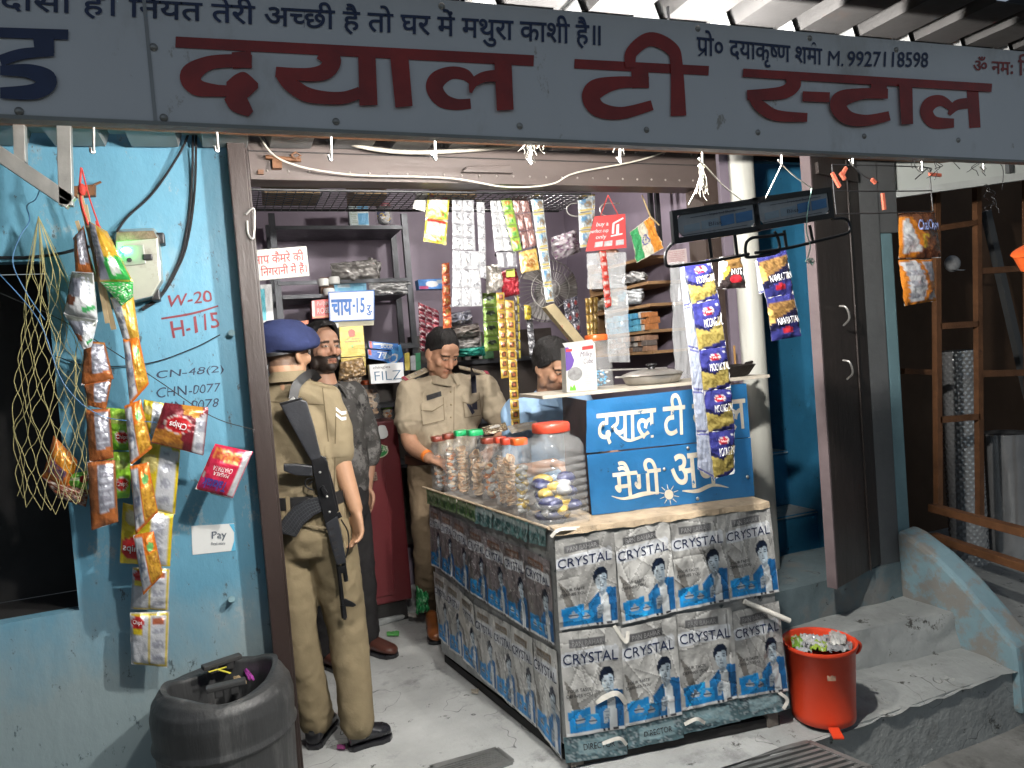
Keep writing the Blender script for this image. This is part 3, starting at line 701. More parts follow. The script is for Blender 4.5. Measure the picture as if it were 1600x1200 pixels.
def skin_paint(c, R, skin, s=1.0, brows=True, beard=0, stubble=0, hairline=None, lips=None, crop=0):
    Rt = np.array(R.transposed()); c = np.array(c); skin = np.array(skin)
    def f(co):
        L = ((co-c) @ Rt.T)/s; x, y, z = L.T; C = np.tile(skin, (len(co), 1)).astype(float)
        def put(M, col, k=1.0): C[M] = C[M]*(1-k)+np.array(col)*k
        hd = (np.abs(x) < .11) & (np.abs(y) < .14) & (z > -.14) & (z < .17)
        C *= (1+.10*np.sin(co[:, 2:3]*40)*.3)
        put(hd & (y > .055) & (np.abs(x) < .05) & (z < -.0) & (z > -.045), skin*np.array((1.12,.95,.92)), .5)
        put(hd & (y > .07) & (np.abs(x) < .023-.2*np.abs(z+.064)) & (np.abs(z+.064) < .011), lips or (skin*np.array((.85,.6,.6))))
        put(hd & (y > .075) & (np.abs(x) < .02) & (np.abs(z+.0635) < .0022), skin*.25, .9)
        if beard:
            M = hd & (((z < -.05+.25*np.abs(x)) & (y > -.02) & (np.abs(x) > .0)) & ~((np.abs(x) < .025) & (np.abs(z+.066) < .013)))
            M |= hd & (y > .07) & (np.abs(z+.047) < .0075) & (np.abs(x) < .034)
            M |= hd & (np.abs(x) > .055) & (y > -.01) & (y < .03) & (z < .02)
            M &= (z > -.128)
            put(M, (.018,.014,.012), beard)
        if stubble: put(hd & (z < -.045) & (y > .0), skin*.55, stubble)
        if brows:
            bz = .030-.18*np.maximum(0, np.abs(x)-.035)
            put(hd & (y > .06) & (np.abs(x) > .012) & (np.abs(x) < .058) & (np.abs(z-bz) < .0062), (.015,.012,.011), .9)
        for sx in (-1, 1):
            e = ((x-sx*.032)/.0150)**2+((z-.008)/.0044)**2
            put(hd & (y > .07) & (e < 1.6), skin*.35, .8)
            put(hd & (y > .07) & (e < .75), (.36,.32,.28)); put(hd & (y > .07) & ((x-sx*.032)**2+(z-.008)**2 < .0058**2), (.012,.01,.01))
        put(hd & (y > .1) & (np.abs(np.abs(x)-.009) < .004) & (z < -.036) & (z > -.045), skin*.25, .8)
        if crop: put(hd & (y < .0+.0*z) & (z > -.05) & (np.hypot(x, y) > .0) & (np.abs(x) < .0775), (.035,.028,.024), crop)
        return C
    return f
def hair_cap(parent, c, R, s=1.0, front=.055, back=-.055, side=.0, vol=.012, name='hair', quiff=0, seed=0, m=None):
    mb = MB(); c = Vector(c); X = lambda x, y, z: c+R @ Vector((x, y, z))*s
    n, k = 40, 20; vs = []
    for i in range(k+1):
        for j in range(n):
            a = 2*math.pi*j/n; fx, fy = math.sin(a), math.cos(a)      # fy>0 front
            lim = front if fy > .5 else (side if fy > -.35 else back)
            lim = np.interp(fy, [-1,-.5,.1,.45,.75,1], [back, back, side, side+.03, front-.004, front])
            zt = .151; z = zt-(zt-lim)*(i/k)**.85 if i else zt
            tt = min(1, max(0, (z-.045)/.100)) if z > .045 else 0
            r = math.sqrt(max(0, 1-tt*tt)); v = vol*(1 if i < k else .15)
            rx, ry = (.076+v)*max(r, .02), (.097+v)*max(r, .02)
            if z < .045: rx = .075+v*.8-.10*max(0, .0-z); ry = .094+v*.7-.25*max(0, .0-z)*(fy < 0)
            yc = -.015
            nz = noise.noise(Vector((fx*6+seed, fy*6, z*22)))*.006+noise.noise(Vector((fx*22, fy*22+seed, z*14)))*.004
            q = quiff*max(0, fy)*max(0, tt)*(1-tt)*4
            vs.append(X(fx*(rx+nz), yc+fy*(ry+nz)+q*.4, z+(nz if tt > 0 else 0)+q))
    mb.add(vs, [(i*n+j, i*n+(j+1) % n, (i+1)*n+(j+1) % n, (i+1)*n+j) for i in range(k) for j in range(n)]+[tuple(range(n))])
    return mb.build(name, m or M_hair, parent, smooth=True, cut=180)
def foldfn(anch, amp=.004, sc=9, seed=0, sag=None):
    """cloth creases: long noise ridges that fan out from anchor points"""
    def f(p, n):
        v = noise.noise(Vector((p.x*sc+seed, p.y*sc, p.z*sc*1.6)))*amp
        v += (1-abs(noise.noise(Vector((p.x*sc*1.5+p.z*sc*.7+7, p.y*sc*1.5+seed, p.z*sc*.9-p.x*sc*.5))))*3.2)*amp*.75
        v += (1-abs(noise.noise(Vector((p.x*sc*2.2-p.z*sc*1.6, p.y*sc*2.2+seed*2, p.z*sc*1.8+p.x*sc))))*3.2)*amp*.40
        for (a, d, r, k) in anch:
            q = p-a; l = q.length
            if l < r:
                w = math.sin(q.dot(d)*k*.8+noise.noise(p*9+a)*5.5); v += (abs(w)**.6*(1 if w > 0 else -1))*amp*.8*(1-l/r)*max(0, .45+noise.noise(p*7+d))
        return v
    return f
from mathutils.bvhtree import BVHTree
def bvh(o):
    me = o.data; off = wloc(o); return BVHTree.FromPolygons([v.co+off for v in me.vertices], [tuple(p.vertices) for p in me.polygons])
def cling(tree, name, pts, m, parent, lift=.003, thick=.004, nu=8, nv=8):
    '''a cloth patch laid on a garment: four photo corners (tl,tr,br,bl) found on its surface'''
    pts = [Vector(p) for p in pts]; F_, Bk = [], []; last = None
    for j in range(nv+1):
        for i in range(nu+1):
            u, v = i/nu, j/nv; q = pts[0]*(1-u)*(1-v)+pts[1]*u*(1-v)+pts[2]*u*v+pts[3]*(1-u)*v
            d = ray(q.x, q.y).normalized(); hit, n_, _, _ = tree.ray_cast(EYE, d)
            if hit is None: hit = last if last is not None else EYE+d*3.5
            last = hit; F_.append(hit-d*lift); Bk.append(hit+d*thick)
    w = nu+1; k = w*(nv+1)
    fs = [(j*w+i, j*w+i+1, (j+1)*w+i+1, (j+1)*w+i) for j in range(nv) for i in range(nu)]
    edge = [i for i in range(w)]+[j*w+nu for j in range(1, nv+1)]+[nv*w+i for i in range(nu-1, -1, -1)]+[j*w for j in range(nv-1, 0, -1)]
    fs += [(edge[i], edge[(i+1) % len(edge)], edge[(i+1) % len(edge)]+k, edge[i]+k) for i in range(len(edge))]
    return MB().add(F_+Bk, fs).build(name, m, parent, smooth=True, cut=50)
def hits(tree, px, py, lift=.002):
    d = ray(px, py).normalized(); h = tree.ray_cast(EYE, d)[0]
    return (h if h is not None else EYE+d*3.5)-d*lift
def shoe(parent, heel, toe, m, s=1.0, name='shoe'):
    h, t = Vector(heel), Vector(toe); d = (t-h); L = d.length; d.normalize(); sd = Vector((d.y,-d.x,0)).normalized(); z = Vector((0,0,1))
    up = MB(); P = [(0,.034,.075),(.12,.038,.085),(.3,.036,.085),(.5,.040,.066),(.72,.046,.050),(.88,.042,.042),(.97,.028,.034),(1.0,.012,.024)]
    rs = []
    for f, w, hh in P:
        c = h+d*L*f+z*(.018+hh/2); rs.append((c, sd*w*s, z*hh/2))
    rings(up, rs, 16); up.ell(h+d*L*.14+z*.085, (.036,.042,.035), frame(math.atan2(d.x, d.y)), 14, 8)
    o = remesh(up, name, m, parent, .005, 4)
    so = MB(); poly = []
    for f, w in ((-.02,.02),(-.025,0),(-.02,-.02),(.06,-.036),(.3,-.036),(.5,-.040),(.72,-.050),(.9,-.045),(1.0,-.022),(1.02,0),(1.0,.022),(.9,.045),(.72,.050),(.5,.040),(.3,.036),(.06,.036)):
        poly.append(h+d*L*f+sd*w*s)
    so.prism(poly, (0,0,.02)); hp = [h+d*L*f+sd*w*s-z*.0 for f, w in ((-.015,.025),(-.015,-.025),(.24,-.034),(.24,.034))]
    so.prism([p+z*.0 for p in hp], (0,0,.012)); so.build('sole', M_bootblk, o, bevel=.003)
    return o
def trousers(parent, hips, R, legs, m, waist_r=(.165,.115), fold=None, name='trousers', shiny=None):
    mb = MB(); hips = Vector(hips); rt, fw = R @ Vector((1,0,0)), R @ Vector((0,1,0)); z = Vector((0,0,1))
    rings(mb, [(hips+z*.11, rt*waist_r[0], fw*waist_r[1]), (hips+z*.03, rt*(waist_r[0]+.012), fw*(waist_r[1]+.012)-fw*.0), (hips-z*.06, rt*(waist_r[0]+.012), fw*(waist_r[1]+.02)), (hips-z*.14, rt*(waist_r[0]-.01), fw*(waist_r[1]+.0))], 24)
    for P, rr in legs: limb(mb, P, rr, 18, 5)
    return remesh(mb, name, m, parent, .009, 5, fold=fold)

# ------------------------------------------------------------------ constable seen from behind, at the door
def rot2(v, a): return Vector((v[0]*math.cos(a)+v[1]*math.sin(a), -v[0]*math.sin(a)+v[1]*math.cos(a), 0))
def V(*a): return Vector(a)
YC = 2.97
cop = thing('person', (.29,2.95,0), 'policeman in khaki uniform and dark blue beret seen from behind at the shop door', 'person')
Rb = frame(rad(24)); rt, fw = Rb @ V(1,0,0), Rb @ V(0,1,0); z = V(0,0,1)
hipc = aY(478,810,YC); 
shR = aY(511,626,YC-.03); neckb = aY(450,592,YC-.02); shL = neckb*2-shR; shL.z = shR.z; shL = V(neckb.x-rt.x*.17, neckb.y-rt.y*.17+.02, shR.z)
elb = aY(531,715,YC-.05); wri = aY(556,795,YC-.10)
hc = aY(446,553,YC+.01); Rh = frame(rad(48), rad(-2), rad(0))
body = MB()
head(body, hc, Rh, neckb-z*.02, .98, .057)
limb(body, [shR, elb, wri], [.05,.046,.042,.036,.028], 14)
hand(body, wri-z*.005, aY(562,850,YC-.13)-wri, V(-.6,.5,-.1), V(-.3,.8,0), 1.0, .55)
limb(body, [neckb-z*.03, hipc], [.045,.06]); limb(body, [neckb-z*.05, shR-z*.02], [.04,.04])
remesh(body, 'body', M_skin, cop, .0046, 5, col=skin_paint(hc, Rh, (.40,.225,.135), .98, crop=.72))
def wing(mb, nk, rt, fw, sx):
    def f(u, v):       # u back to front point, v top to fall
        a = -math.pi/2+u*math.pi*.94; r = .064+.020*v+.012*math.sin(math.pi*v*.5)
        p = nk+rt*sx*math.cos(a)*r+fw*(math.sin(a)*(r+.004)+.012)+z*(.034-.028*u)-z*(.030+.032*u)*v
        return p+fw*.012*u*v
    mb.grid(f, 16, 5); mb.grid(lambda u, v: f(u, v)-z*.003-(rt*sx*.002), 16, 5)
def torso(mb, hip, neck, sL, sR, R, w=(.165,.12), chest=(.185,.125), belly=0, top=.06):
    rt, fw = R @ V(1,0,0), R @ V(0,1,0); hip, neck, sL, sR = map(Vector, (hip, neck, sL, sR)); sh = (sL+sR)/2; ax = sR-sL; hw = ax.length/2; ax.normalize()
    L = lambda t: hip.lerp(sh, t)
    rings(mb, [(L(0), rt*w[0], fw*w[1]), (L(.2)+fw*belly*.6, rt*(w[0]+.004), fw*(w[1]+belly*.5)), (L(.42)+fw*belly*.5, rt*(w[0]+.01), fw*(w[1]+belly*.3)), (L(.68), (rt+ax).normalized()*chest[0], fw*chest[1]), (L(.9), ax*max(chest[0]-.005, hw*.85), fw*(chest[1]-.018)), (L(1)+z*.02, ax*hw*.78, fw*.078), (neck.lerp(sh, .35)+z*.0, ax*hw*.42, fw*.07), (neck+z*.01, ax*.066, fw*.068)], 26)
    for s_ in (sL, sR): limb(mb, [neck-z*.03-fw*.005, s_-z*.005], [.058,.060], 14)
    for s_, k in ((sL,-1),(sR,1)): mb.ell(s_-ax*k*.02+z*.0, (.068,.068,.066), n=14, k=8)
sh_ = MB(); torso(sh_, hipc+z*.03, neckb, shL, shR, Rb, (.150,.106), (.165,.112))
slv = shR.lerp(elb, .92)
limb(sh_, [shR, shR.lerp(elb,.5)+rt*.012, slv], [.060,.058,.058,.060], 18)
sh_.tube([shR.lerp(elb,.78), slv], [.062,.064], 18)
limb(sh_, [shL, shL-z*.25+fw*.05], [.07,.062])
fold_c = foldfn([(shR+rt*-.05, (z*.4+rt).normalized(), .22, 90), (hipc+z*.12, z, .22, 85), (elb, z, .14, 100)], .0046, 8, 3)
shirt = remesh(sh_, 'shirt', M_khaki, cop, .007, 4, fold=fold_c)
tc = bvh(shirt)
cl = MB()
def colr(u, v):
    a = 2*math.pi*u; o = rt*math.cos(a)*.060+fw*math.sin(a)*.064
    return neckb-z*.010+z*(.040*v)*(1-.25*max(0, math.sin(a)))+o*(1.10-.10*v)+fw*.006
cl.grid(colr, 32, 4); cl.grid(lambda u, v: colr(u, 1-v)+(rt*math.cos(2*math.pi*u)+fw*math.sin(2*math.pi*u))*(.004+.016*v), 32, 4)
cl.build('collar', M_khaki, shirt, smooth=True)
cling(tc, 'shoulder_strap', [(486,592),(530,601),(532,611),(486,600)], M_trou, shirt, .005, .004)
for k in (0,9): 
    cling(tc, 'rank_chevron', [(525,636+k),(533,643+k),(534,648+k),(525,641+k)], mat('white_braid', (.7,.7,.68), .7, 0, 0), shirt, .004, .002, 4, 2)
    cling(tc, 'rank_chevron', [(533,643+k),(541,642+k),(541,647+k),(534,648+k)], MATS['white_braid'], shirt, .004, .002, 4, 2)
M_dk2 = cloth('dark_olive_seam', (.11,.085,.05))
cling(tc, 'armhole_seam', [(503,606),(504.6,606),(514,690),(512,690)], M_dk2, shirt, .002, .002, 1, 14)
cling(tc, 'yoke_seam', [(404,626),(506,632),(506,633.4),(404,627.4)], M_dk2, shirt, .002, .002, 24, 1)
cling(tc, 'side_seam', [(524,650),(525.5,650),(523,776),(521,776)], M_dk2, shirt, .002, .002, 1, 16)
cling(tc, 'sleeve_cuff', [(507,697),(550,688),(552,712),(510,716)], M_khaki, shirt, .004, .004, 10, 4)
toeL, toeR = aZ(518,1128,.0), aZ(611,1150,.0); heL, heR = aZ(490,1172,0), aZ(546,1172,0)
anL, anR = heL+(toeL-heL)*.25+z*.10, heR+(toeR-heR)*.25+z*.10
hL, hR = hipc-rt*.085-z*.02, hipc+rt*.085-z*.02
knL, knR = aY(466,985,YC-.01), aY(541,975,YC-.02)
def tfold(legs, a=.0045):
    an = []
    for h, k, f in legs: an += [(k, z, .16, 85), (f+z*.04, z, .16, 95), (h-z*.05, (z+rt*.6).normalized(), .2, 75)]
    return foldfn(an, a, 8, 5)
tr = trousers(cop, hipc, Rb, [([hL-z*.02, knL, anL], [.098,.095,.076,.070,.068]), ([hR-z*.02, knR, anR], [.098,.095,.078,.072,.069])], M_trou, (.158,.112), tfold([(hL,knL,anL),(hR,knR,anR)]))
bt = MB(); rings(bt, [(hipc+z*.062, rt*.172, fw*.127), (hipc+z*.108, rt*.170, fw*.125)], 40); bt.build('belt', M_belt, tr, smooth=True)
for k in (-.10,-.02,.09): MB().bar(hipc+z*.05+rt*k-fw*.126, hipc+z*.115+rt*k-fw*.122, .016, .006, side=fw).build('belt_loop', M_trou, tr)
pk = MB(); c = hipc+rt*.075-fw*.131-z*.01; pk.bar(c-rt*.05+z*.012, c+rt*.05-z*.006, .006, .005, side=fw); pk.ell(c+rt*.05-z*.018, (.006,.005,.006)); pk.build('back_pocket', M_khaki, tr)
shoe(cop, heL, toeL, M_bootblk, .95); shoe(cop, heR, toeR, M_bootblk, .95)
# beret
be = MB(); c = hc; X = lambda x, y, q: c+Rh @ V(x, y, q)*.98
def beret(u, v):
    a = 2*math.pi*u; cx, cy = math.cos(a), math.sin(a)      # cy front
    prof = [(.0865,.006),(.0885,.030),(.097,.060),(.099,.088),(.088,.118),(.056,.137),(.0,.143)]
    t = v*(len(prof)-1); i = min(int(t), len(prof)-2); f = t-i
    r = prof[i][0]+(prof[i+1][0]-prof[i][0])*f; zz_ = prof[i][1]+(prof[i+1][1]-prof[i][1])*f
    x, y = cx*r*.96, cy*r*1.18-.008
    bulge = max(0, cx)**1.5*.042*math.sin(math.pi*min(1, v*1.2)); fr = max(0, cy)*.05*math.sin(math.pi*min(1,v*1.1))
    zz_ += .018*cy if v < .2 else .018*cy*(1-v)
    x += bulge; y += fr; zz_ -= bulge*1.0*(v > .15)+fr*.35*(v > .2); zz_ += noise.noise(V(x*30, y*30, 1))*.003
    return X(x, y, zz_)
be.grid(beret, 48, 18); be.build('beret', mat('navy_felt', (.022,.030,.085), .85, 0, .2, 14, .2, 90, spec=.2), cop, smooth=True, cut=180)
bb = MB(); bb.grid(lambda u, v: X(math.cos(2*math.pi*u)*(.0875+.001*v), math.sin(2*math.pi*u)*.0875*1.2-.008, .004+.016*v+.018*math.sin(2*math.pi*u)), 48, 2); bb.build('beret_band', M_belt, cop, smooth=True)

# ------------------------------------------------------------------ rifle slung on his back
YR = YC-.158
rn = V(.12,1,0).normalized(); r0 = aY(490,740,YR)
def rp(px, py, d=0): return aP(px, py, r0+rn*d, rn)
gun = thing('assault_rifle', tuple(aY(530,690,YR)), 'black assault rifle with curved magazine slung muzzle down on the policeman', 'rifle')
M_gun = mat('gun_steel', (.016,.016,.018), .38, .6, .3, 12, .08, 60); M_gunp = mat('gun_polymer', (.014,.015,.019), .42, 0, .3, 10, .12, 60)
def gpart(name, pts, d0, d1, m=M_gun, bev=.003, parent=gun):
    P = [rp(px, py, d0) for px, py in pts]; return MB().prism(P, rn*(d1-d0)).build(name, m, parent, bevel=bev)
gpart('stock', [(437,632),(470,624),(479,627),(491,668),(500,706),(502,716),(486,720),(479,708)], -.018, .018, M_gunp, .005)
gpart('butt_plate', [(436,630),(470,621),(473,624),(438,634)], -.02, .02, M_gun)
rc_ = gpart('receiver', [(486,718),(503,712),(512,722),(518,760),(527,800),(522,812),(508,818),(498,780),(490,740)], -.017, .017, M_gun)
gpart('dust_cover', [(501,714),(509,714),(522,760),(530,798),(525,802),(514,762),(504,728)], -.014, .014, M_gun)
for q in ((500,738),(511,776),(515,800)): MB().ell(rp(*q, -.018), (.005,.004,.005)).build('pin', M_steel, rc_, smooth=True)
gpart('bolt_handle', [(505,758),(512,770),(506,776),(500,762)], -.032, -.018, M_gun)
gpart('pistol_grip', [(488,728),(489,745),(462,743),(443,736),(443,725),(462,725)], -.014, .014, M_gunp, .005)
tg = MB(); tg.tube(stroke3([rp(489,746), rp(478,750), rp(478,760), rp(490,766)], 5), .003); tg.tube([rp(488,752), rp(482,757)], .003); tg.build('trigger_guard', M_gun, gun, smooth=True)
mag = gpart('magazine', [(500,776),(505,798),(490,806),(474,820),(462,840),(456,838),(432,832),(431,829),(442,812),(457,794),(476,782)], -.013, .013, M_gunp, .003)
rb_ = MB()
def magp(t, s):     # t along the curve, s across
    A = [(500,778),(476,783),(457,795),(442,813),(432,830)]; Bq = [(505,797),(490,806),(474,820),(464,838),(457,838)]
    i = min(int(t*4), 3); f = t*4-i; a = (A[i][0]+(A[i+1][0]-A[i][0])*f, A[i][1]+(A[i+1][1]-A[i][1])*f); b = (Bq[i][0]+(Bq[i+1][0]-Bq[i][0])*f, Bq[i][1]+(Bq[i+1][1]-Bq[i][1])*f)
    return rp(a[0]+(b[0]-a[0])*s, a[1]+(b[1]-a[1])*s, -.0145)
for s in (.2,.4,.6,.8): rb_.tube([magp(t/20, s) for t in range(1,20)], .0012, 5)
for t in range(2,20): rb_.tube([magp(t/20, .06), magp(t/20, .94)], .0008, 4)
rb_.build('magazine_ribs', mat('worn_edge', (.10,.105,.11), .4, .5, .2), mag)
gpart('handguard', [(508,818),(527,806),(533,830),(540,872),(541,880),(526,884),(516,850)], -.019, .019, M_gunp, .006)
gv = MB()
for k in range(5): gv.slab([rp(514+k*2.4, 826+k*11, -.0205), rp(521+k*2.4, 823+k*11, -.0205), rp(522+k*2.4, 827+k*11, -.0205), rp(515+k*2.4, 830+k*11, -.0205)], rn*.002)
gv.build('handguard_grooves', M_dark, gun)
br = MB(); br.tube([rp(528,880), rp(537,962)], .0085, 12); br.tube([rp(536,876), rp(541,908)], .009, 12); br.tube([rp(535.5,945), rp(538,965)], .011, 12); br.tube([rp(538,963), rp(539,968)], .006, 8)
br.build('barrel', M_gun, gun, smooth=True)
gpart('gas_block', [(527,886),(541,884),(542,895),(529,897)], -.011, .011)
gpart('front_sight', [(531,938),(540,936),(552,942),(557,946),(552,949),(541,948),(533,947)], -.006, .006)
gpart('rear_sight', [(522,804),(531,800),(535,808),(526,812)], -.01, .01)
MB().tube(stroke3([rp(533,812,-.0), rp(543,830,.02), rp(545,852,.01), rp(540,872,0)], 6), .0028, 6).build('lower_sling_loop', M_gun, gun, smooth=True)
def strap(name, pts, w, m, parent, tk=.003):
    S = stroke3(pts, 8); mb = MB()
    L_, R_ = [], []
    for i, p in enumerate(S):
        t = (S[min(i+1, len(S)-1)]-S[max(i-1, 0)]).normalized(); v = (EYE-p).normalized(); sd = t.cross(v).normalized(); L_.append(p+sd*w/2); R_.append(p-sd*w/2)
    k = len(S); bk = V(0,tk,0); allv = L_+R_+[p+bk for p in L_]+[p+bk for p in R_]
    fs = []
    for i in range(k-1): fs += [(i,i+1,k+i+1,k+i), (2*k+i,3*k+i,3*k+i+1,2*k+i+1), (i,2*k+i,2*k+i+1,i+1), (k+i,k+i+1,3*k+i+1,3*k+i)]
    mb.add(allv, fs); return mb.build(name, m, parent, smooth=True)
strap('sling', [aY(458,624,YR+.02), aY(462,605,YR+.03), aY(470,594,YC-.11), aY(480,586,YC-.06), aY(489,584,YC+.0), aY(498,594,YC+.06)], .034, M_belt, gun)
tape = MB(); tape.tube([rp(452,632,-.0), rp(462,624,.0)], .014, 10); tape.build('sling_tape', mat('pale_tape', (.5,.5,.48), .5, 0, .2, 30), gun, smooth=True)

# ------------------------------------------------------------------ bearded man in a dark patterned shirt
YV = 3.72
civ = thing('person', tuple(aZ(545,1030,0)), 'bearded man in dark mottled grey shirt and black trousers behind the policeman', 'person')
Rv = frame(rad(180-36)); rt, fw = Rv @ V(1,0,0), Rv @ V(0,1,0)
hc2 = aY(503,546,YV); Rh2 = frame(rad(180-24), rad(2), rad(0))
nk = aY(509,604,YV+.02); sA, sB = nk+rt*.19-z*.05, nk-rt*.19-z*.05          # his right is on the picture's left
hip2 = V(nk.x, nk.y, .93)
b2 = MB(); head(b2, hc2, Rh2, nk-z*.02, 1.0, .058)
limb(b2, [nk-z*.03, hip2], [.05,.06]); limb(b2, [nk-z*.05, sB-z*.02], [.04,.04]); limb(b2, [nk-z*.05, sA-z*.02], [.04,.04]); el2 = sB+V(.07,.03,-.27); wr2_ = el2+V(-.04,-.04,-.24)
limb(b2, [sB, el2, wr2_], [.045,.042,.036,.028], 12); hand(b2, wr2_, V(-.05,-.1,-1), V(-.7,-.3,0), fw, .98, .5)
el3 = sA+V(-.06,.0,-.27); wr3 = el3+V(.03,-.08,-.24); limb(b2, [sA, el3, wr3], [.045,.042,.036,.028], 12); hand(b2, wr3, V(0,-.1,-1), V(.7,-.3,0), fw, .98, .5)
remesh(b2, 'body', M_skin, civ, .0046, 5, col=skin_paint(hc2, Rh2, (.36,.20,.13), 1.0, beard=.97))
hair_cap(civ, hc2, Rh2, 1.0, .085, -.06, -.005, .018, quiff=.028, seed=3)
s2 = MB(); torso(s2, hip2-z*.05, nk, sB, sA, Rv, (.18,.13), (.195,.132), .02)
for a, b, c in ((sA,el3,wr3),(sB,el2,wr2_)): limb(s2, [a, b, b.lerp(c,.35)], [.068,.064,.06,.058], 16)
M_camo = mat('mottled_grey_cloth', (.05,.048,.046), .8, 0, .2, 12, .3, 25, dirt=.5, dcol=(.14,.135,.13), ds=11, dsharp=.08, dirt2=(.57,(.02,.02,.02),14), spec=.2)
shv = remesh(s2, 'shirt', M_camo, civ, .008, 4, fold=foldfn([(sB, z, .2, 80),(hip2+z*.1, z, .2, 80)], .005, 8, 9))
cv = MB()
for sx in (-1,1): wing(cv, nk, rt, fw, sx)
cv.build('collar', M_camo, shv)
f2a, f2b = aZ(505,1040,0), aZ(575,1018,0)
M_blktr = cloth('black_trouser_cloth', (.022,.021,.022))
tv = trousers(civ, hip2-z*.05, Rv, [([hip2+rt*.085-z*.05, (hip2+rt*.09+f2a)/2+fw*.02, f2a+z*.09], [.1,.09,.075,.068,.07]), ([hip2-rt*.085-z*.05, (hip2-rt*.09+f2b)/2+fw*.02, f2b+z*.09], [.1,.09,.075,.068,.07])], M_blktr, (.165,.12), foldfn([(f2a+z*.1,z,.16,90),(f2b+z*.1,z,.16,90)], .005, 8, 2))
M_maroon = mat('maroon_shoe_leather', (.07,.025,.018), .35, 0, .2, 9)
shoe(civ, f2a-fw*.06, f2a+fw*.2, M_maroon); shoe(civ, f2b-fw*.06, f2b+fw*.2, M_maroon)

# ------------------------------------------------------------------ officer at the counter, head bowed
YO = 3.82
off = thing('person', tuple(aZ(690,990,0)), 'police officer in pale khaki shirt with head bowed standing behind the jars', 'person')
Ro = frame(rad(180-18)); rt, fw = Ro @ V(1,0,0), Ro @ V(0,1,0)
hc3 = aY(690,552,YO-.03); Rh3 = frame(rad(180-16), rad(-30), rad(-3))
nk3 = aY(690,588,YO+.04); sR3 = aY(640,612,YO+.03); sL3 = aY(758,603,YO+.02)     # his right is on the picture's left
hip3 = aY(690,760,YO); hip3.z = .93
elR = aY(640,688,YO-.06); wrR = aY(671,716,YO-.27); elL = aY(787,668,YO-.03); wrL = aY(765,705,YO-.25)
b3 = MB(); head(b3, hc3, Rh3, nk3-z*.02, 1.0, .062)
limb(b3, [sR3, elR, wrR], [.052,.05,.046,.040,.030], 14); limb(b3, [sL3, elL, wrL], [.052,.05,.046,.040,.030], 14)
hand(b3, wrR, V(.55,-.6,-.25), V(.3,.2,-1), V(.75,.5,.1), 1.0, .45); hand(b3, wrL, V(-.6,-.6,-.3), V(-.3,.2,-1), V(-.75,.5,.1), 1.0, .45)
limb(b3, [nk3-z*.03, hip3], [.05,.06]); limb(b3, [nk3-z*.05, sR3-z*.02], [.04,.04]); limb(b3, [nk3-z*.05, sL3-z*.02], [.04,.04])
remesh(b3, 'body', M_skin, off, .0046, 5, col=skin_paint(hc3, Rh3, (.40,.215,.135), 1.0, stubble=.35))
hair_cap(off, hc3, Rh3, 1.0, .062, -.04, .006, .010, seed=11)
s3 = MB(); torso(s3, hip3+z*.02, nk3, sL3, sR3, Ro, (.178,.135), (.20,.135), .035)
for a, b, c in ((sR3,elR,wrR),(sL3,elL,wrL)):
    e_ = a.lerp(b, .68); limb(s3, [a, a.lerp(b,.4), e_], [.074,.076,.078,.077], 18); s3.tube([a.lerp(b,.56), e_], [.082,.084], 18)
sho = remesh(s3, 'shirt', M_khaki2, off, .007, 4, fold=foldfn([(sL3+V(-.1,0,-.1),(z+rt*.8).normalized(),.25,80),(sR3+V(.1,0,-.1),(z-rt*.8).normalized(),.25,80),(hip3+z*.14,(z+rt*.3).normalized(),.22,70)], .0055, 8, 6))
co3 = MB()
for sx in (-1,1): wing(co3, nk3, rt, fw, sx)
co3.build('collar', M_khaki2, sho)
M_dkseam = cloth('dark_khaki_seam', (.17,.135,.09)); dk = mat('dark_badge', (.03,.03,.032), .4, .2, .2)
M_seam = cloth('khaki_seam', (.30,.24,.155)); to = bvh(sho)
cling(to, 'name_badge', [(666,618),(689,611),(690,619),(667,626)], dk, sho, .006, .002)
for (a, b, c, d) in (((657,630),(692,621),(694,656),(660,664)),((722,617),(748,613),(752,648),(726,652))):
    o_ = cling(to, 'chest_pocket', (a,b,c,d), M_khaki2, sho, .006, .002)
    m1 = ((a[0]+b[0])/2, (a[1]+b[1])/2)
    for p, q in ((a,(m1[0],m1[1])),((m1[0],m1[1]),b)):
        k0, k1 = (11, 17) if p == a else (17, 11)
        cling(to, 'pocket_flap', (p, q, (q[0]+1,q[1]+k1), (p[0]+1,p[1]+k0)), M_khaki2, o_, .011, .004)
        cling(to, 'flap_seam', ((p[0]+1,p[1]+k0-.7), (q[0]+1,q[1]+k1-.7), (q[0]+1,q[1]+k1+.8), (p[0]+1,p[1]+k0+.8)), M_dkseam, o_, .0115, .002, 8, 1)
    for p, q in ((a,d),(d,c),(b,c)): cling(to, 'pocket_seam', (p, (p[0]+1.1,p[1]), (q[0]+1.1,q[1]), q) if p != d else (p, q, (q[0],q[1]+1.1), (p[0],p[1]+1.1)), M_dkseam, o_, .0075, .002, 6 if p == d else 1, 1 if p == d else 6)
cling(to, 'button_placket', [(699,604),(709,604),(708,728),(698,728)], M_khaki2, sho, .006, .003, 3, 20)
cling(to, 'placket_seam', [(709,604),(710.2,604),(709.2,728),(708,728)], M_dkseam, sho, .0055, .002, 1, 20)
for q in ((704,612),(705,632),(705,652),(704,674),(703,696),(703,716)): MB().ell(hits(to, *q, .008), (.0055,)*3, n=10, k=6).build('button', M_seam, sho, smooth=True)
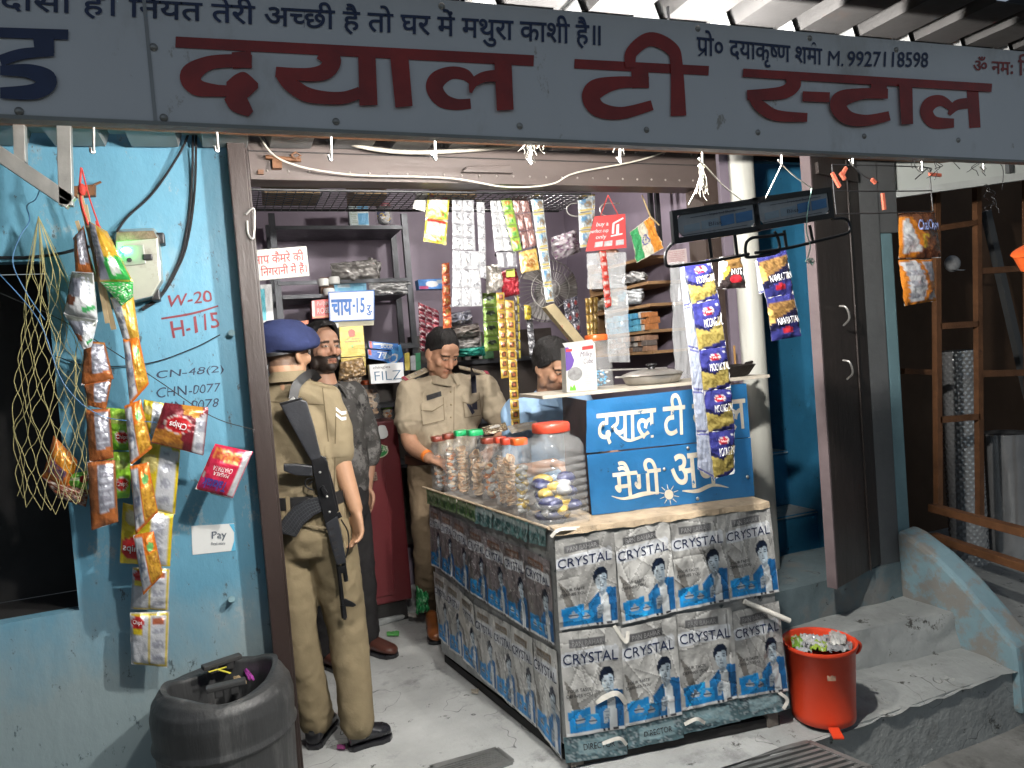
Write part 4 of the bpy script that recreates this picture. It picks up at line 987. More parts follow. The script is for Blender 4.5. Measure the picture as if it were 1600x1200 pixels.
for s_, sx in ((sR3,1),(sL3,-1)):
    e3 = MB(); a = s_+rt*sx*.035+z*.066; b = nk3.lerp(s_,.42)+z*.075
    e3.bar(a, b, .05, .008, side=z+fw*.4); eo = e3.build('shoulder_strap', M_khaki2, sho, bevel=.002)
    st3 = MB()
    for k in (.25,.5,.75): MB().ell(a.lerp(b,k)+z*.006+fw*.004, (.008,.008,.003), n=6, k=4).build('rank_star', M_steel, eo)
    rb3 = MB(); rb3.bar(a.lerp(b,.02)+z*.003, a.lerp(b,.14)+z*.003, .051, .009, side=z+fw*.4); rb3.build('ribbon', mat('red_blue_ribbon', (.25,.03,.05), .7), eo)
nv_ = mat('navy_lanyard', (.012,.014,.03), .7)
cling(to, 'lanyard', [(735,571),(743,571),(746,640),(738,640)], nv_, sho, .010, .002, 3, 16)
cling(to, 'lanyard_cord', [(722,618),(726,616),(742,644),(738,648)], nv_, sho, .010, .002, 2, 8)
wb = MB(); c = wrR.lerp(elR, .10); d = (elR-wrR).normalized(); wb.tube([c-d*.012, c+d*.012], [.033,.034], 18); wb.build('wrist_thread', mat('orange_thread', (.65,.17,.02), .7, 0, .2, 60), off, smooth=True)
ft = aZ(680,985,0); hl3 = hip3+rt*.085-z*.03
tro = trousers(off, hip3-z*.02, Ro, [([hl3, aY(668,870,YO-.0), aZ(672,962,0)+z*.08+V(0,.02,0)], [.1,.09,.076,.068,.07]), ([hip3-rt*.085-z*.03, hip3-rt*.10-z*.45+fw*.02, hip3-rt*.11-z*.83], [.1,.09,.075,.068,.07])], cloth('brown_khaki_cloth', (.21,.155,.10)), (.17,.128), foldfn([(hl3-z*.3,z,.2,60)], .004, 8, 4))
bo = MB(); rings(bo, [(hip3+z*.045, rt*.190, fw*.155), (hip3+z*.09, rt*.188, fw*.158)], 40); bo.build('belt', mat('brown_belt', (.05,.02,.012), .4), tro, smooth=True)
shoe(off, ft-fw*.03, aZ(674,1003,0)+fw*.06, M_bootbrn); q = hip3-rt*.11-z*.83; q.z = 0; shoe(off, q-fw*.06, q+fw*.2, M_bootbrn)

# ------------------------------------------------------------------ shopkeeper sitting behind the blue tin hood
YK = 3.15
kp = thing('person', (aY(872,640,YK).x, YK, 0), 'dark haired shopkeeper in light blue shirt bending down behind the white carton', 'person')
Rk = frame(rad(172)); rt, fw = Rk @ V(1,0,0), Rk @ V(0,1,0)
hc4 = aY(864,572,YK); Rh4 = frame(rad(165), rad(-28), rad(4)); nk4 = aY(876,612,YK+.08)
nk4 = hc4-fw*.07-z*.14; sA4, sB4 = nk4+rt*.19-z*.07, nk4-rt*.19-z*.07; hip4 = V(nk4.x, nk4.y, .62)-fw*.1
b4 = MB(); head(b4, hc4, Rh4, nk4-z*.02, 1.0, .055); limb(b4, [nk4-z*.03, hip4], [.05,.06]); limb(b4, [nk4-z*.05, sA4-z*.02], [.04,.04]); limb(b4, [nk4-z*.05, sB4-z*.02], [.04,.04])
for s_, k in ((sA4,1),(sB4,-1)):
    e_ = s_+rt*k*.06+fw*.08-z*.25; w_4 = e_+fw*.2-rt*k*.08+z*.02; limb(b4, [s_, e_, w_4], [.045,.042,.036,.028], 12); hand(b4, w_4, fw, -z, -rt*k, .98, .5)
for k in (1,-1): limb(b4, [hip4+rt*k*.09, hip4+rt*k*.13+fw*.40-z*.08, hip4+rt*k*.12+fw*.36-z*.50], [.08,.06,.04], 12)
remesh(b4, 'body', M_skin, kp, .005, 5, col=skin_paint(hc4, Rh4, (.36,.20,.125), 1.0, beard=0, stubble=.5))
hair_cap(kp, hc4, Rh4, 1.0, .074, -.06, -.008, .017, seed=21)
s4 = MB(); torso(s4, hip4, nk4, sB4, sA4, Rk, (.175,.13), (.195,.13), .02)
for s_, k in ((sA4,1),(sB4,-1)): limb(s4, [s_, s_+rt*k*.05+fw*.06-z*.2], [.07,.065], 14)
shk = remesh(s4, 'shirt', cloth('light_blue_cotton', (.28,.42,.60)), kp, .008, 4, fold=foldfn([], .005, 9, 1))
ck4 = MB()
for sx in (-1,1): wing(ck4, nk4, rt, fw, sx)
ck4.build('collar', MATS['light_blue_cotton'], shk)
trk = MB()
rings(trk, [(hip4+z*.03, rt*.17, fw*.13), (hip4-z*.08, rt*.18, fw*.15)], 20)
for k in (1,-1): limb(trk, [hip4+rt*k*.09, hip4+rt*k*.13+fw*.40-z*.08, hip4+rt*k*.12+fw*.36-z*.50], [.1,.085,.07], 14)
remesh(trk, 'trousers', M_blktr, kp, .009, 4)
stl = MB(); stl.lathe([(.15,0),(.15,.02),(.13,.03),(.13,hip4.z-.14),(.17,hip4.z-.12),(.17,hip4.z-.09)], (hip4.x, hip4.y, 0), 20)
tag(stl.build('stool', mat('grey_plastic', (.2,.2,.21), .4), at=(hip4.x, hip4.y, 0)), 'round grey stool under the seated shopkeeper', 'stool')
# ================================================================== the counter with its posters
ZT = .874
pA, pB = aZ(866,830,ZT), aZ(1201,786,ZT)
pC = aY(688,990,3.46); pC.z = 0; zC = aY(674,772,3.46).z
pD = pB+(pB-pA).cross(V(0,0,1)).normalized()*-1.30; pD = V(2.10,3.55,0)
FN = (pB-pA).cross(V(0,0,1)).normalized()                       # towards the street
if FN.y > 0: FN = -FN
LN = (pC-pA); LN.z = 0; LN = LN.cross(V(0,0,1)).normalized()
if LN.x > 0: LN = -LN
cp0 = V((pA.x+pD.x)/2, (pA.y+pD.y)/2, 0)
ctr = thing('shop_counter', tuple(cp0), 'tea shop counter papered with rows of silver and blue posters', 'counter')
M_foilb = mat('crumpled_silver', (.30,.31,.31), .38, .55, .35, 9, .5, 28, dirt=.58, dcol=(.06,.08,.09), ds=14, dsharp=.05)
M_ply = mat('torn_plywood', (.36,.28,.19), .85, 0, .3, 9, .6, 40, dirt=.6, dcol=(.12,.1,.08), ds=12)
def zl_(p, z): return V(p.x, p.y, z)
zb0 = .085
body_ = MB()
lo = [zl_(pA,zb0-.01), zl_(pB,zb0+.0), zl_(pD,zb0), zl_(pC,zb0-.03)]; hi = [zl_(pA,ZT-.012), zl_(pB,ZT-.012), zl_(pD,ZT-.03), zl_(pC,zC-.012)]
body_.hexa(lo, hi); body_.build('carcass', M_foilb, ctr)
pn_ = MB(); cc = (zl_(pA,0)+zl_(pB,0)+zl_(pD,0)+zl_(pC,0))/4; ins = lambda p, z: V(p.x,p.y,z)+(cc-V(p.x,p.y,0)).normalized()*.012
pn_.hexa([ins(p, .004) for p in (pA,pB,pD,pC)], [ins(p, zb0-.045) for p in (pA,pB,pD,pC)]); pn_.build('shade_base', M_dark, ctr)  # black box added to stand for the shade under the counter
tp = MB()
def edge(a, b, za, zb_, n=60, w=.014):
    P = []
    for i in range(n+1):
        t = i/n; q = V(a.x,a.y,za).lerp(V(b.x,b.y,zb_), t); P.append(q)
    return P
out = edge(pA, pB, ZT, ZT)
rg = lambda i, s: noise.noise(V(i*.31, s, 2.2))
vs = []
for i, q in enumerate(out):
    k = .012+.012*rg(i, 1); vs += [q+FN*k+V(0,0,-.016+.006*rg(i,5)), q+FN*(k-.004)+V(0,0,.004+.006*rg(i,7)), q-FN*.35+V(0,0,.004)]
tp.add(vs, [(i*3+j, i*3+j+1, i*3+j+4, i*3+j+3) for i in range(len(out)-1) for j in (0,1)])
tp.build('plywood_edge', M_ply, ctr)
tq = MB(); tq.hexa([zl_(pA,ZT-.010), zl_(pB,ZT-.010), zl_(pD,ZT-.028), zl_(pC,zC-.010)], [zl_(pA,ZT), zl_(pB,ZT), zl_(pD,ZT-.02), zl_(pC,zC)]); tq.build('worktop', mat('worn_worktop', (.22,.2,.18), .6, 0, .3, 6, .3, 30), ctr)
for q, w in ((pA.lerp(pB,.02)-FN*.03,.05),(pA.lerp(pB,.95)-FN*.03,.05),(pC+V(.05,-.05,0),.05),(pD+V(-.05,-.05,0),.05)):
    MB().box((q.x,q.y,zb0/2-.0), (w,w,zb0-.012)).build('leg', mat('grey_wood', (.16,.14,.12), .8, 0, .3, 6, .4, 30), ctr)
POST = [('bg',(.53,.525,.505)), ('spots',.03,0,0,1,.62,(.62,.61,.58)), ('poly',[(.02,.45),(.20,.60),(.26,.76),(.14,.76),(.08,.62)],(.20,.19,.175)),
 ('rect',.15,.075,.74,.165,(.15,.15,.155)), ('poly',[(0,.215),(.10,.195),(.92,.165),(.96,.20),(.95,.30),(.85,.315),(.04,.345),(0,.32)],(.66,.68,.71)),
 ('poly',[(.50,1),(.52,.74),(.66,.655),(.82,.60),(1,.615),(1,1)],(.02,.17,.42)), ('poly',[(.86,.62),(1,.615),(1,.99),(.93,.99)],(.018,.13,.34)),
 ('poly',[(.70,.66),(.80,.625),(.86,.70),(.88,.97),(.74,.97),(.72,.80)],(.66,.70,.72)), ('poly',[(.68,.58),(.84,.55),(.82,.66),(.74,.70)],(.33,.38,.42)),
 ('ell',.735,.475,.125,.105,(.008,.015,.035)), ('ell',.745,.525,.098,.108,(.55,.63,.69)), ('poly',[(.62,.47),(.64,.42),(.74,.385),(.85,.42),(.855,.52),(.80,.47),(.70,.455),(.655,.50)],(.008,.015,.035)),
 ('poly',[(.76,.44),(.84,.46),(.845,.56),(.80,.62),(.745,.635),(.765,.57),(.775,.53),(.752,.50)],(.36,.44,.51)), ('poly',[(.67,.54),(.69,.60),(.74,.632),(.72,.60),(.695,.56)],(.44,.52,.58)), ('rect',.672,.490,.725,.496,(.02,.03,.05)), ('rect',.77,.488,.82,.494,(.02,.03,.05)), ('ell',.742,.553,.022,.008,(.30,.36,.42)), ('poly',[(.70,.645),(.80,.62),(.79,.66),(.74,.685)],(.22,.27,.32)), ('poly',[(.66,.66),(.70,.66),(.735,.96),(.70,.96)],(.012,.10,.27)), ('poly',[(.855,.70),(.875,.70),(.905,.97),(.885,.97)],(.010,.08,.22)), ('rect',.682,.505,.72,.516,(.03,.05,.08)), ('rect',.77,.503,.81,.514,(.03,.05,.08)), ('rect',.72,.578,.775,.586,(.10,.13,.17)), ('ell',.755,.55,.012,.02,(.3,.36,.4)),
 ('poly',[(.635,.82),(.70,.775),(.75,.78),(.755,.86),(.70,.925),(.64,.92)],(.36,.41,.45)), ('lines',.66,.79,.75,.90,30,(.16,.2,.25)), ('rect',.665,.70,.725,.785,(.03,.20,.45)), ('rect',.70,.655,.725,.70,(.55,.57,.58)),
 ('poly',[(.05,.765),(.43,.745),(.46,1),(.07,1)],(.015,.25,.62)), ('poly',[(.06,.765),(.43,.745),(.432,.757),(.065,.777)],(.08,.34,.62)), ('poly',[(.32,.825),(.57,.81),(.60,1),(.34,1)],(.02,.29,.68)), ('poly',[(.32,.825),(.57,.81),(.573,.82),(.325,.835)],(.10,.40,.66)),
 ('ell',.25,.86,.09,.028,(.36,.40,.44)), ('ell',.25,.825,.03,.018,(.30,.36,.42)), ('rect',.17,.853,.33,.868,(.03,.05,.10)), ('ell',.46,.885,.075,.024,(.40,.44,.48)), ('ell',.46,.855,.025,.015,(.34,.4,.46)), ('rect',.40,.880,.52,.891,(.03,.05,.10)),
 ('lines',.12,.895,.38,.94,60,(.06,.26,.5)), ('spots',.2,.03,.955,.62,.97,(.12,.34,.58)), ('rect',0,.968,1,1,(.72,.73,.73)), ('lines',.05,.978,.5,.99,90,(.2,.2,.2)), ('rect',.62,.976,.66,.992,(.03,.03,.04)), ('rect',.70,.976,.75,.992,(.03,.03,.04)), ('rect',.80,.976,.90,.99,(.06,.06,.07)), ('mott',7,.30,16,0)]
class Sheet(Quad):
    def __init__(s, q, seed, amp=.004, n=None, lift=.003):
        super().__init__(*q); s.seed, s.amp, s.lift = seed, amp, lift
        if n is not None: s.n = n
    def P(s, u, v, off=0):
        w = noise.noise(V(u*3+s.seed*5.1, v*4, s.seed))*s.amp+abs(noise.noise(V(u*6+v*3, v*5-u*2, s.seed*2.3)))*s.amp*.9
        e = s.amp*1.6*max(0, noise.noise(V(u*2.2, s.seed*3.7, 1.5)))*max(0, v-.86)/.14
        return super().P(u, v)+s.n*(s.lift+abs(w)+e+off)
M_poster = mat('poster_film', (1,1,1), .30, .28, .18, 9, .8, 20, attr=True)
M_plet = mat('poster_navy_ink', (.012,.02,.06), .4, 0, 0); M_pgrey = mat('poster_grey_ink', (.34,.34,.34), .4, .2, 0); M_pblk = mat('poster_black_ink', (.02,.02,.025), .5, 0, 0)
def shade(base, seed):
    rs = random.Random(seed); k = rs.uniform(.75,1.12)
    return [(s[0], *s[1:-1], tuple(c*k for c in s[-1])) if s[0] in ('bg',) else s for s in base]
def poster(q, seed, n, nu=52, nv=84, lift=.003, label=None, tint=None, tag2=True, amp=.004):
    sh = Sheet(q, seed, amp*1.4, n, lift); U, Vv = np.meshgrid(np.linspace(0,1,nu+1), np.linspace(0,1,nv+1))
    shp = shade(POST, seed)
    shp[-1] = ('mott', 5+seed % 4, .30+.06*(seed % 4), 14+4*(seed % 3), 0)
    if tint: shp = [shp[0], *[(*s[:-1], tint) if s[0] == 'rect' and s[1:4] == (.15,.075,.74) else s for s in shp[1:]]]
    if tint is not None and seed % 2: shp[0] = ('bg', (.22,.195,.20))
    mb = MB().grid(lambda a, b: sh.P(a, b), nu, nv)
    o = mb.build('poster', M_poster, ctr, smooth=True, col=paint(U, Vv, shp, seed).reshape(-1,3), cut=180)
    if label: o['label'] = label
    t = MB(); text_on(t, sh, 'CRYSTAL', .03, .215, .93, .315, 0, .0016, -.0); t.build('brand_lettering', M_plet, o)
    t = MB(); text_on(t, sh, 'PAN BAHAR', .19, .097, .70, .146, 0, .0016); t.build('header_lettering', M_pgrey, o)
    if tag2:
        t = MB(); text_on(t, sh, 'YOUR TASTE', .07, .555, .46, .585, 0, .0016); text_on(t, sh, 'DEFINES YOU', .05, .605, .48, .635, 0, .0016); t.build('slogan_lettering', M_pblk, o)
    return o
fpl = lambda p: aP(p[0], p[1], pA, FN)
front = [[(866,845),(958,826),(965,971),(873,984)], [(958,832),(1044,812),(1056,954),(971,975)], [(1045,814),(1130,803),(1138,938),(1056,954)], [(1130,804),(1201,789),(1216,924),(1138,938)],
         [(873,988),(968,977),(976,1137),(884,1150)], [(969,981),(1054,962),(1065,1115),(976,1134)], [(1056,959),(1142,948),(1152,1090),(1065,1110)], [(1143,955),(1215,938),(1230,1078),(1152,1090)]]
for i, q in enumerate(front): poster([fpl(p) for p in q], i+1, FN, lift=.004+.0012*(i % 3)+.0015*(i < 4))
# teal foil scraps under the lower row, with the word DIRECTOR
scr = [[(880,1152),(978,1137),(980,1178),(884,1192)], [(978,1136),(1064,1116),(1068,1152),(981,1170)], [(1064,1112),(1150,1092),(1156,1126),(1068,1146)], [(1150,1090),(1230,1079),(1234,1106),(1156,1124)]]
SCR = [('bg',(.10,.17,.19)), ('spots',.25,0,0,1,1,(.34,.40,.42)), ('spots',.15,0,0,1,1,(.03,.06,.08)), ('rect',.2,.15,.85,.75,(.30,.42,.45)), ('spots',.2,.2,.2,.9,.8,(.2,.33,.37))]
for i, q in enumerate(scr):
    sh = Sheet([fpl(p) for p in q], 30+i, .007, FN, .002); U, Vv = np.meshgrid(np.linspace(0,1,31), np.linspace(0,1,15))
    o = MB().grid(lambda a, b: sh.P(a, b), 30, 14).build('foil_scrap', M_poster, ctr, smooth=True, col=paint(U, Vv, SCR, i).reshape(-1,3), cut=180)
    if i in (0,1): t = MB(); text_on(t, sh, 'DIRECTOR', .3, .35, .8, .6, 0, .002); t.build('lettering', M_pblk, o)
# torn curls of film and a rolled poster edge sticking out
def curl(pts, name, m=M_foilb, r=.004): 
    return strap(name, pts, r, m, ctr, .001)
M_tear = mat('torn_white_paper', (.55,.53,.48), .7, 0, .2, 20)
for a, b, c, w in (((860,838),(872,826),(905,824),.02),((958,976),(975,1000),(980,985),.02),((930,1095),(960,1080),(978,1098),.03),((1068,1130),(1085,1120),(1100,1128),.02),((1215,1080),(1226,1090),(1222,1106),.02),((940,1160),(965,1150),(978,1162),.02)):
    curl([fpl(a)+FN*.009, fpl(b)+FN*.018, fpl(c)+FN*.010], 'torn_paper', M_tear, w*.6)
rl = MB(); rl.tube([fpl((1160,938))+FN*.012, fpl((1222,963))+FN*.05], .010, 12); rl.build('rolled_paper', M_tear, ctr, smooth=True)
# left flank
lpl = lambda u, v: aP(640+u*.4, 720+v*.4, pA, LN)
t1 = [(80,175),(125,195),(172,215),(230,250),(297,280),(370,312),(450,340),(552,392)]; b1 = [(88,405),(130,430),(180,462),(238,515),(310,560),(392,612),(475,665),(572,722)]
t2 = [(95,430),(148,462),(200,505),(255,560),(328,600),(400,640),(485,690),(578,742)]; b2_ = [(118,690),(160,735),(215,775),(278,840),(345,905),(425,975),(500,1040),(600,1170)]
for r_, (tt, bb_) in enumerate(((t1,b1),(t2,b2_))):
    for i in range(7):
        q = [lpl(*tt[i]), lpl(*tt[i+1]), lpl(*bb_[i+1]), lpl(*bb_[i])]
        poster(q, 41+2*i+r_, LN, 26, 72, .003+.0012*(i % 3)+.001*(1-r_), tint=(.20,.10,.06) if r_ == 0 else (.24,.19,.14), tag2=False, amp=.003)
cu = MB(); cu.flat([lpl(215,515)+LN*.02, lpl(245,560)+LN*.05, lpl(258,700)+LN*.03, lpl(205,610)+LN*.02]); cu.build('torn_paper', M_tear, ctr)
# green strip of sachets edging the top
gt = [(75,118),(135,135),(195,155),(270,180),(340,200),(415,225),(480,250),(545,275)]; gb = [(78,165),(135,185),(195,205),(270,240),(335,262),(412,290),(475,315),(545,335)]
GRN = [('bg',(.10,.20,.06)), ('rect',.08,.1,.92,.35,(.30,.36,.22)), ('ell',.5,.6,.3,.25,(.05,.11,.05)), ('lines',.1,.75,.9,.95,20,(.35,.4,.3)), ('spots',.15,0,0,1,1,(.3,.33,.25))]
GR2 = [('bg',(.10,.20,.20)), ('rect',.08,.1,.92,.35,(.35,.42,.42)), ('ell',.5,.6,.3,.25,(.04,.10,.10)), ('spots',.2,0,0,1,1,(.32,.38,.38))]
for i in range(7):
    for h_ in (0, .5):
        f = lambda A, i=i: [(A[i][0]+(A[i+1][0]-A[i][0])*k, A[i][1]+(A[i+1][1]-A[i][1])*k) for k in (h_, h_+.48)]
        (a, b), (d, c) = f(gt), f(gb)
        sh = Sheet([lpl(*a)+V(0,0,.01), lpl(*b)+V(0,0,.01), lpl(*c), lpl(*d)], 80+i, .006, LN, .010+.004*(i % 2)); U, Vv = np.meshgrid(np.linspace(0,1,13), np.linspace(0,1,13))
        MB().grid(lambda u, v: sh.P(u, v), 12, 12).build('edging_sachet', M_poster, ctr, smooth=True, col=paint(U, Vv, GRN if i < 3 else GR2, i).reshape(-1,3), cut=180)
st = MB(); st.tube([lpl(60,108)+V(0,0,.008)+LN*.01, lpl(300,185)+V(0,0,.008)+LN*.012, lpl(555,270)+V(0,0,.008)+LN*.01], .006, 8); st.build('worn_rim', M_ply, ctr)

# ------------------------------------------------------------------ jars
M_pet = mat('clear_plastic', (.82,.83,.83), .12, 0, 0, alpha=.13, spec=1.0)
M_lidr = mat('red_lid', (.42,.05,.025), .35, 0, .12); M_lidb = mat('brown_red_lid', (.24,.05,.03), .35, 0, .12); M_lidg = mat('green_lid', (.02,.38,.13), .35, 0, .12); M_lido = mat('orange_lid', (.60,.10,.02), .35, 0, .12)
M_bisc = mat('biscuit', (.50,.30,.15), .8, 0, .3, 20, .4, 60); M_cake = mat('pale_rusk', (.56,.42,.28), .8, 0, .25, 20, .4, 50)
M_pk = mat('packet_print', (1,1,1), .3, .1, .15, 30, .3, 40, attr=True)
def wrapc(name, c): return mat('wrap_'+name, c, .3, .1, .3, 25, .4, 50)
WY, WB, WN, WW, WO, WS = wrapc('yellow',(.45,.30,.03)), wrapc('blue',(.05,.28,.50)), wrapc('navy',(.02,.025,.10)), wrapc('white',(.5,.5,.48)), wrapc('orange',(.5,.16,.03)), wrapc('silver',(.45,.45,.46))
def jar(loc, r, h, lid, lid_r, label, fill, cat='jar', group=None, sq=5, ribs=7, lid_h=.022, seed=0):
    t = thing('snack_jar', tuple(loc), label, cat, group); rs = random.Random(seed)
    hb = h-lid_h; pr = [(r*.90,.0),(r,.008)]
    for i in range(ribs):
        z0 = .012+(hb*.74-.012)*i/ribs; dz = (hb*.74-.012)/ribs
        pr += [(r, z0+dz*.15),(r, z0+dz*.75),(r*.955, z0+dz*.85),(r*.955, z0+dz*.95)]
    pr += [(r*.99,hb*.76),(r*.97,hb*.84),(r*.86,hb*.91),(lid_r*.97,hb*.95),(lid_r*.96,hb)]
    b = MB().lathe(pr, loc, 32, sq=sq, cap=False).build('jar_body', M_pet, t, smooth=True, cut=70)
    lp = [(lid_r*1.02,hb-.004),(lid_r*1.05,hb),(lid_r*1.05,hb+lid_h*.8),(lid_r*.98,hb+lid_h),(lid_r*.5,hb+lid_h*1.02),(.001,hb+lid_h)]
    MB().lathe(lp, loc, 32, sq=max(sq*.8, 2.2)).build('lid', lid, t, smooth=True, cut=50)
    kind, lvl = fill
    c = MB(); mats = {'bisc':[M_bisc,M_cake],'rusk':[M_cake,M_bisc],'cake':[WY,M_cake,WW],'navy':[WN,WN,WS,WY],'candy':[WB,WB,WW],'mix':[WO,M_cake,WW],'yellow':[WY,WW,WY]}[kind]
    nn = {'candy':70,'navy':30}.get(kind, 44); s_ = {'candy':.010,'navy':.042}.get(kind, .022)
    for i in range(nn):
        f = i/nn; p = V(*loc)+V(rs.uniform(-1,1)*(r-s_-.006)*.86, rs.uniform(-1,1)*(r-s_-.006)*.86, .010+s_*.4+f*hb*lvl)
        R = Matrix.Rotation(rs.uniform(0,6), 3, 'Z') @ Matrix.Rotation(rs.uniform(-.5,.5), 3, 'X')
        if kind in ('bisc','rusk'): c.lathe([(s_*.9,-.004),(s_,0),(s_*.9,.004),(.001,.005)], p, 12, i % len(mats), R @ Matrix.Rotation(rs.uniform(0,1.4), 3, 'X'))
        else: c.ell(p, (s_, s_*.75, s_*.55), R, 9, 6, i % len(mats))
    o = c.build('contents', mats, t, smooth=True); o['kind'] = 'stuff' if kind == 'candy' else None
    if kind != 'candy': del o['kind']
    return t
def topz(y): return ZT+(zC-ZT)*max(0, min(1, (y-pA.y)/(pC.y-pA.y)))
def ontop(px, py):
    zz_ = .83
    for _ in range(6): p = aZ(px, py, zz_); zz_ = topz(p.y)
    return V(p.x, p.y, zz_+.001)
def jar_px(cx, by, ty, w, lid, label, fill, lw=.75, **k):
    p = ontop(cx, by-5); d = (p-EYE).dot(FWD); h = (by-5-ty)/FPX*d*1.0; r = w/2/FPX*d
    return jar(p, r, h, lid, r*lw, label, fill, **k)
G = 'ribbed snack jars along the counter edge'
jar_px(691,770,681,27,M_lidb,'clear jar of rusks with brown red lid beside the officer wrist',('mix',.62),seed=1,group=G)
jar_px(709,776,677,25,M_lidb,'clear jar with red lid just left of the green lidded jars',('mix',.75),seed=2,group=G)
jar_px(727,778,672,25,M_lidg,'clear jar of pale rusks under the left green lid',('rusk',.72),seed=3,group=G)
jar_px(750,781,671,31,M_lidg,'clear jar of rusks under the right green lid',('rusk',.66),seed=4,group=G)
jar_px(771,787,683,30,M_lidb,'clear jar with orange cake packs right of the green lids',('mix',.55),seed=5,group=G)
jar_px(789,794,682,24,M_lidr,'narrow clear jar with red lid in middle of the row',('bisc',.7),seed=6,group=G)
jar_px(801,799,684,27,M_lidr,'clear jar of biscuits left of the yellow packets jar',('bisc',.72),seed=7,group=G)
jar_px(820,811,684,31,M_lido,'clear jar half full of yellow packets beside the largest jar',('yellow',.62),seed=8,group=G)
jar_px(872,822,660,90,M_lidr,'largest clear ribbed jar holding navy packets at the counter corner',('navy',.42),lw=.60,ribs=9,sq=3.2,lid_h=.030,seed=9,group=G)

# packets lying on the lids
for q, f, lab in (([(752,668),(790,660),(794,672),(758,680)],(.08,.05,.03),'small dark snack packet lying across the jar lids'),([(792,666),(838,658),(842,668),(800,678)],(.30,.28,.26),'silver brown snack packet lying on the red jar lids')):
    p0 = ontop(772, 785); yy = p0.y+.02
    b = Bag(*[aY(*c, yy+k*.03) for c, k in zip(q, (1,1,-1,-1))], .02, 3, .003); o = bag_part(b, [('bg',f),('spots',.3,0,0,1,1,(.35,.3,.2)),('rect',.3,.3,.7,.6,(.4,.38,.35))], [('bg',(.4,.4,.4))], 'snack_packet', None)
    c0 = b.P(.5,.5); o.data.transform(Matrix.Translation(-c0)); o.location = c0; tag(o, lab, 'packet')

# ------------------------------------------------------------------ blue tin hood and the plank shelf over it
hA, hB = aZ(925,805,ZT+.003), aZ(1179,775,ZT+.003); HN = (hB-hA).cross(V(0,0,1)).normalized()
if HN.y > 0: HN = -HN
hp = lambda px, py, d=0: aP(px, py, hA+HN*d, HN)
M_tin = mat('blue_tin_paint', (.016,.115,.275), .42, 0, .25, 3, .35, 12, dirt=.57, dcol=(.012,.065,.15), ds=4, dsharp=.2, dirt3=(.66,(.14,.17,.19),9), dirt2=(.63,(.02,.02,.02),15))
M_cream = mat('cream_paint', (.52,.47,.38), .55, 0, .2, 18, dirt=.62, dcol=(.06,.13,.22), ds=24, dsharp=.04)
hood = thing('tin_hood', tuple(hA.lerp(hB,.5)), 'blue painted tin hood with cream Hindi lettering standing on the counter', 'tin hood')
up = Quad(hp(917,626), hp(1166,599), hp(1172,683), hp(916,708)); loq = Quad(hp(917,711,.012), hp(1173,684,.012), hp(1179,775,.012), hp(925,805,.012))
class Dent(Quad):
    def __init__(s, q, seed, n): super().__init__(*q.q); s.seed = seed; s.n = n
    def P(s, u, v, off=0): return super().P(u, v)+s.n*(off+noise.noise(V(u*4, v*3, s.seed))*.005+noise.noise(V(u*14, v*5, s.seed))*.0015)
upd, lod = Dent(up, 2, HN), Dent(loq, 5, HN)
for dq, nm in ((upd,'upper_panel'),(lod,'lower_panel')):
    m_ = MB(); m_.grid(lambda u, v: dq.P(u, v), 30, 14); m_.grid(lambda u, v: dq.P(u, v, -.003), 30, 14); m_.build(nm, M_tin, hood, smooth=True)
lt_ = MB()
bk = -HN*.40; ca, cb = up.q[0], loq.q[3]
lt_.slab([ca-HN*.012, cb-HN*.02, cb+bk, ca+bk], V(.004,0,0)); lt_.build('side_panel', mat('shaded_tin', (.04,.028,.03), .6, .2, .3), hood)  # dark side colour carries the shade inside the hood
r_ = MB(); r_.slab([up.q[1]-HN*.012, loq.q[2]-HN*.02, loq.q[2]+bk, up.q[1]+bk], V(-.004,0,0)); r_.build('side_panel', MATS['shaded_tin'], hood)
L1, L2 = MB(), MB()
text_on(L1, upd, 'दयाल टी {स}टाल', .06, .04, .985, .88, 0, .0008, .012, slant=-.0)
def onp(dq, x, y, a, b, c, d_, e, f, off):
    u = (x-a)/b; t0, t1 = c-d_*u, e-f*u; return dq.P(u, (y-t0)/(t1-t0), off)
stroke_on(L1, lambda x, y: onp(upd, x, y, 917, 252, 626, 27, 708, 25, .0011), [(965,680,1.5),(980,688,5),(1000,682,4),(1011,675,6)])
text_on(L2, lod, 'मैगी', .14, .16, .43, .78, 0, .0008, .012); text_on(L2, lod, 'अप', .49, .14, .78, .74, 0, .0008, .012)
hs = lambda x, y: onp(lod, x, y, 919, 258, 711, 27, 805, 30, .0011)
stroke_on(L2, hs, [(951,775,1),(970,779,4),(1000,772,7),(1024,770,2)]); stroke_on(L2, hs, [(1061,767,2),(1085,767,6),(1110,758,5),(1136,762,1)])
cx, cy = 1040, 773
L2.flat([hs(cx+7*math.cos(a), cy+8*math.sin(a)) for a in [k*math.pi/8 for k in range(16)]])
for k in range(10):
    a = k*math.pi/5+.2; stroke_on(L2, lambda x, y: onp(lod, x, y, 919, 258, 711, 27, 805, 30, .0015), [(cx+8*math.cos(a),cy+9*math.sin(a),1.4),(cx+16*math.cos(a),cy+16*math.sin(a),.8)])
L1.build('lettering', M_cream, hood); L2.build('lettering', M_cream, hood)
for q in ((943,664),(957,668),(1038,733),(1090,779),(1168,745),(1075,700)): MB().ell(hp(*q,.014), (.007,.005,.007), n=10, k=6).build('screw', M_steel, hood, smooth=True)
zp = (up.q[0].z+up.q[1].z)/2+.004
pk0, pk1 = aZ(848,624,zp), aZ(1203,590,zp)
plk = MB(); pv = (pk1-pk0).cross(V(0,0,1)).normalized(); pv = pv if pv.y > 0 else -pv
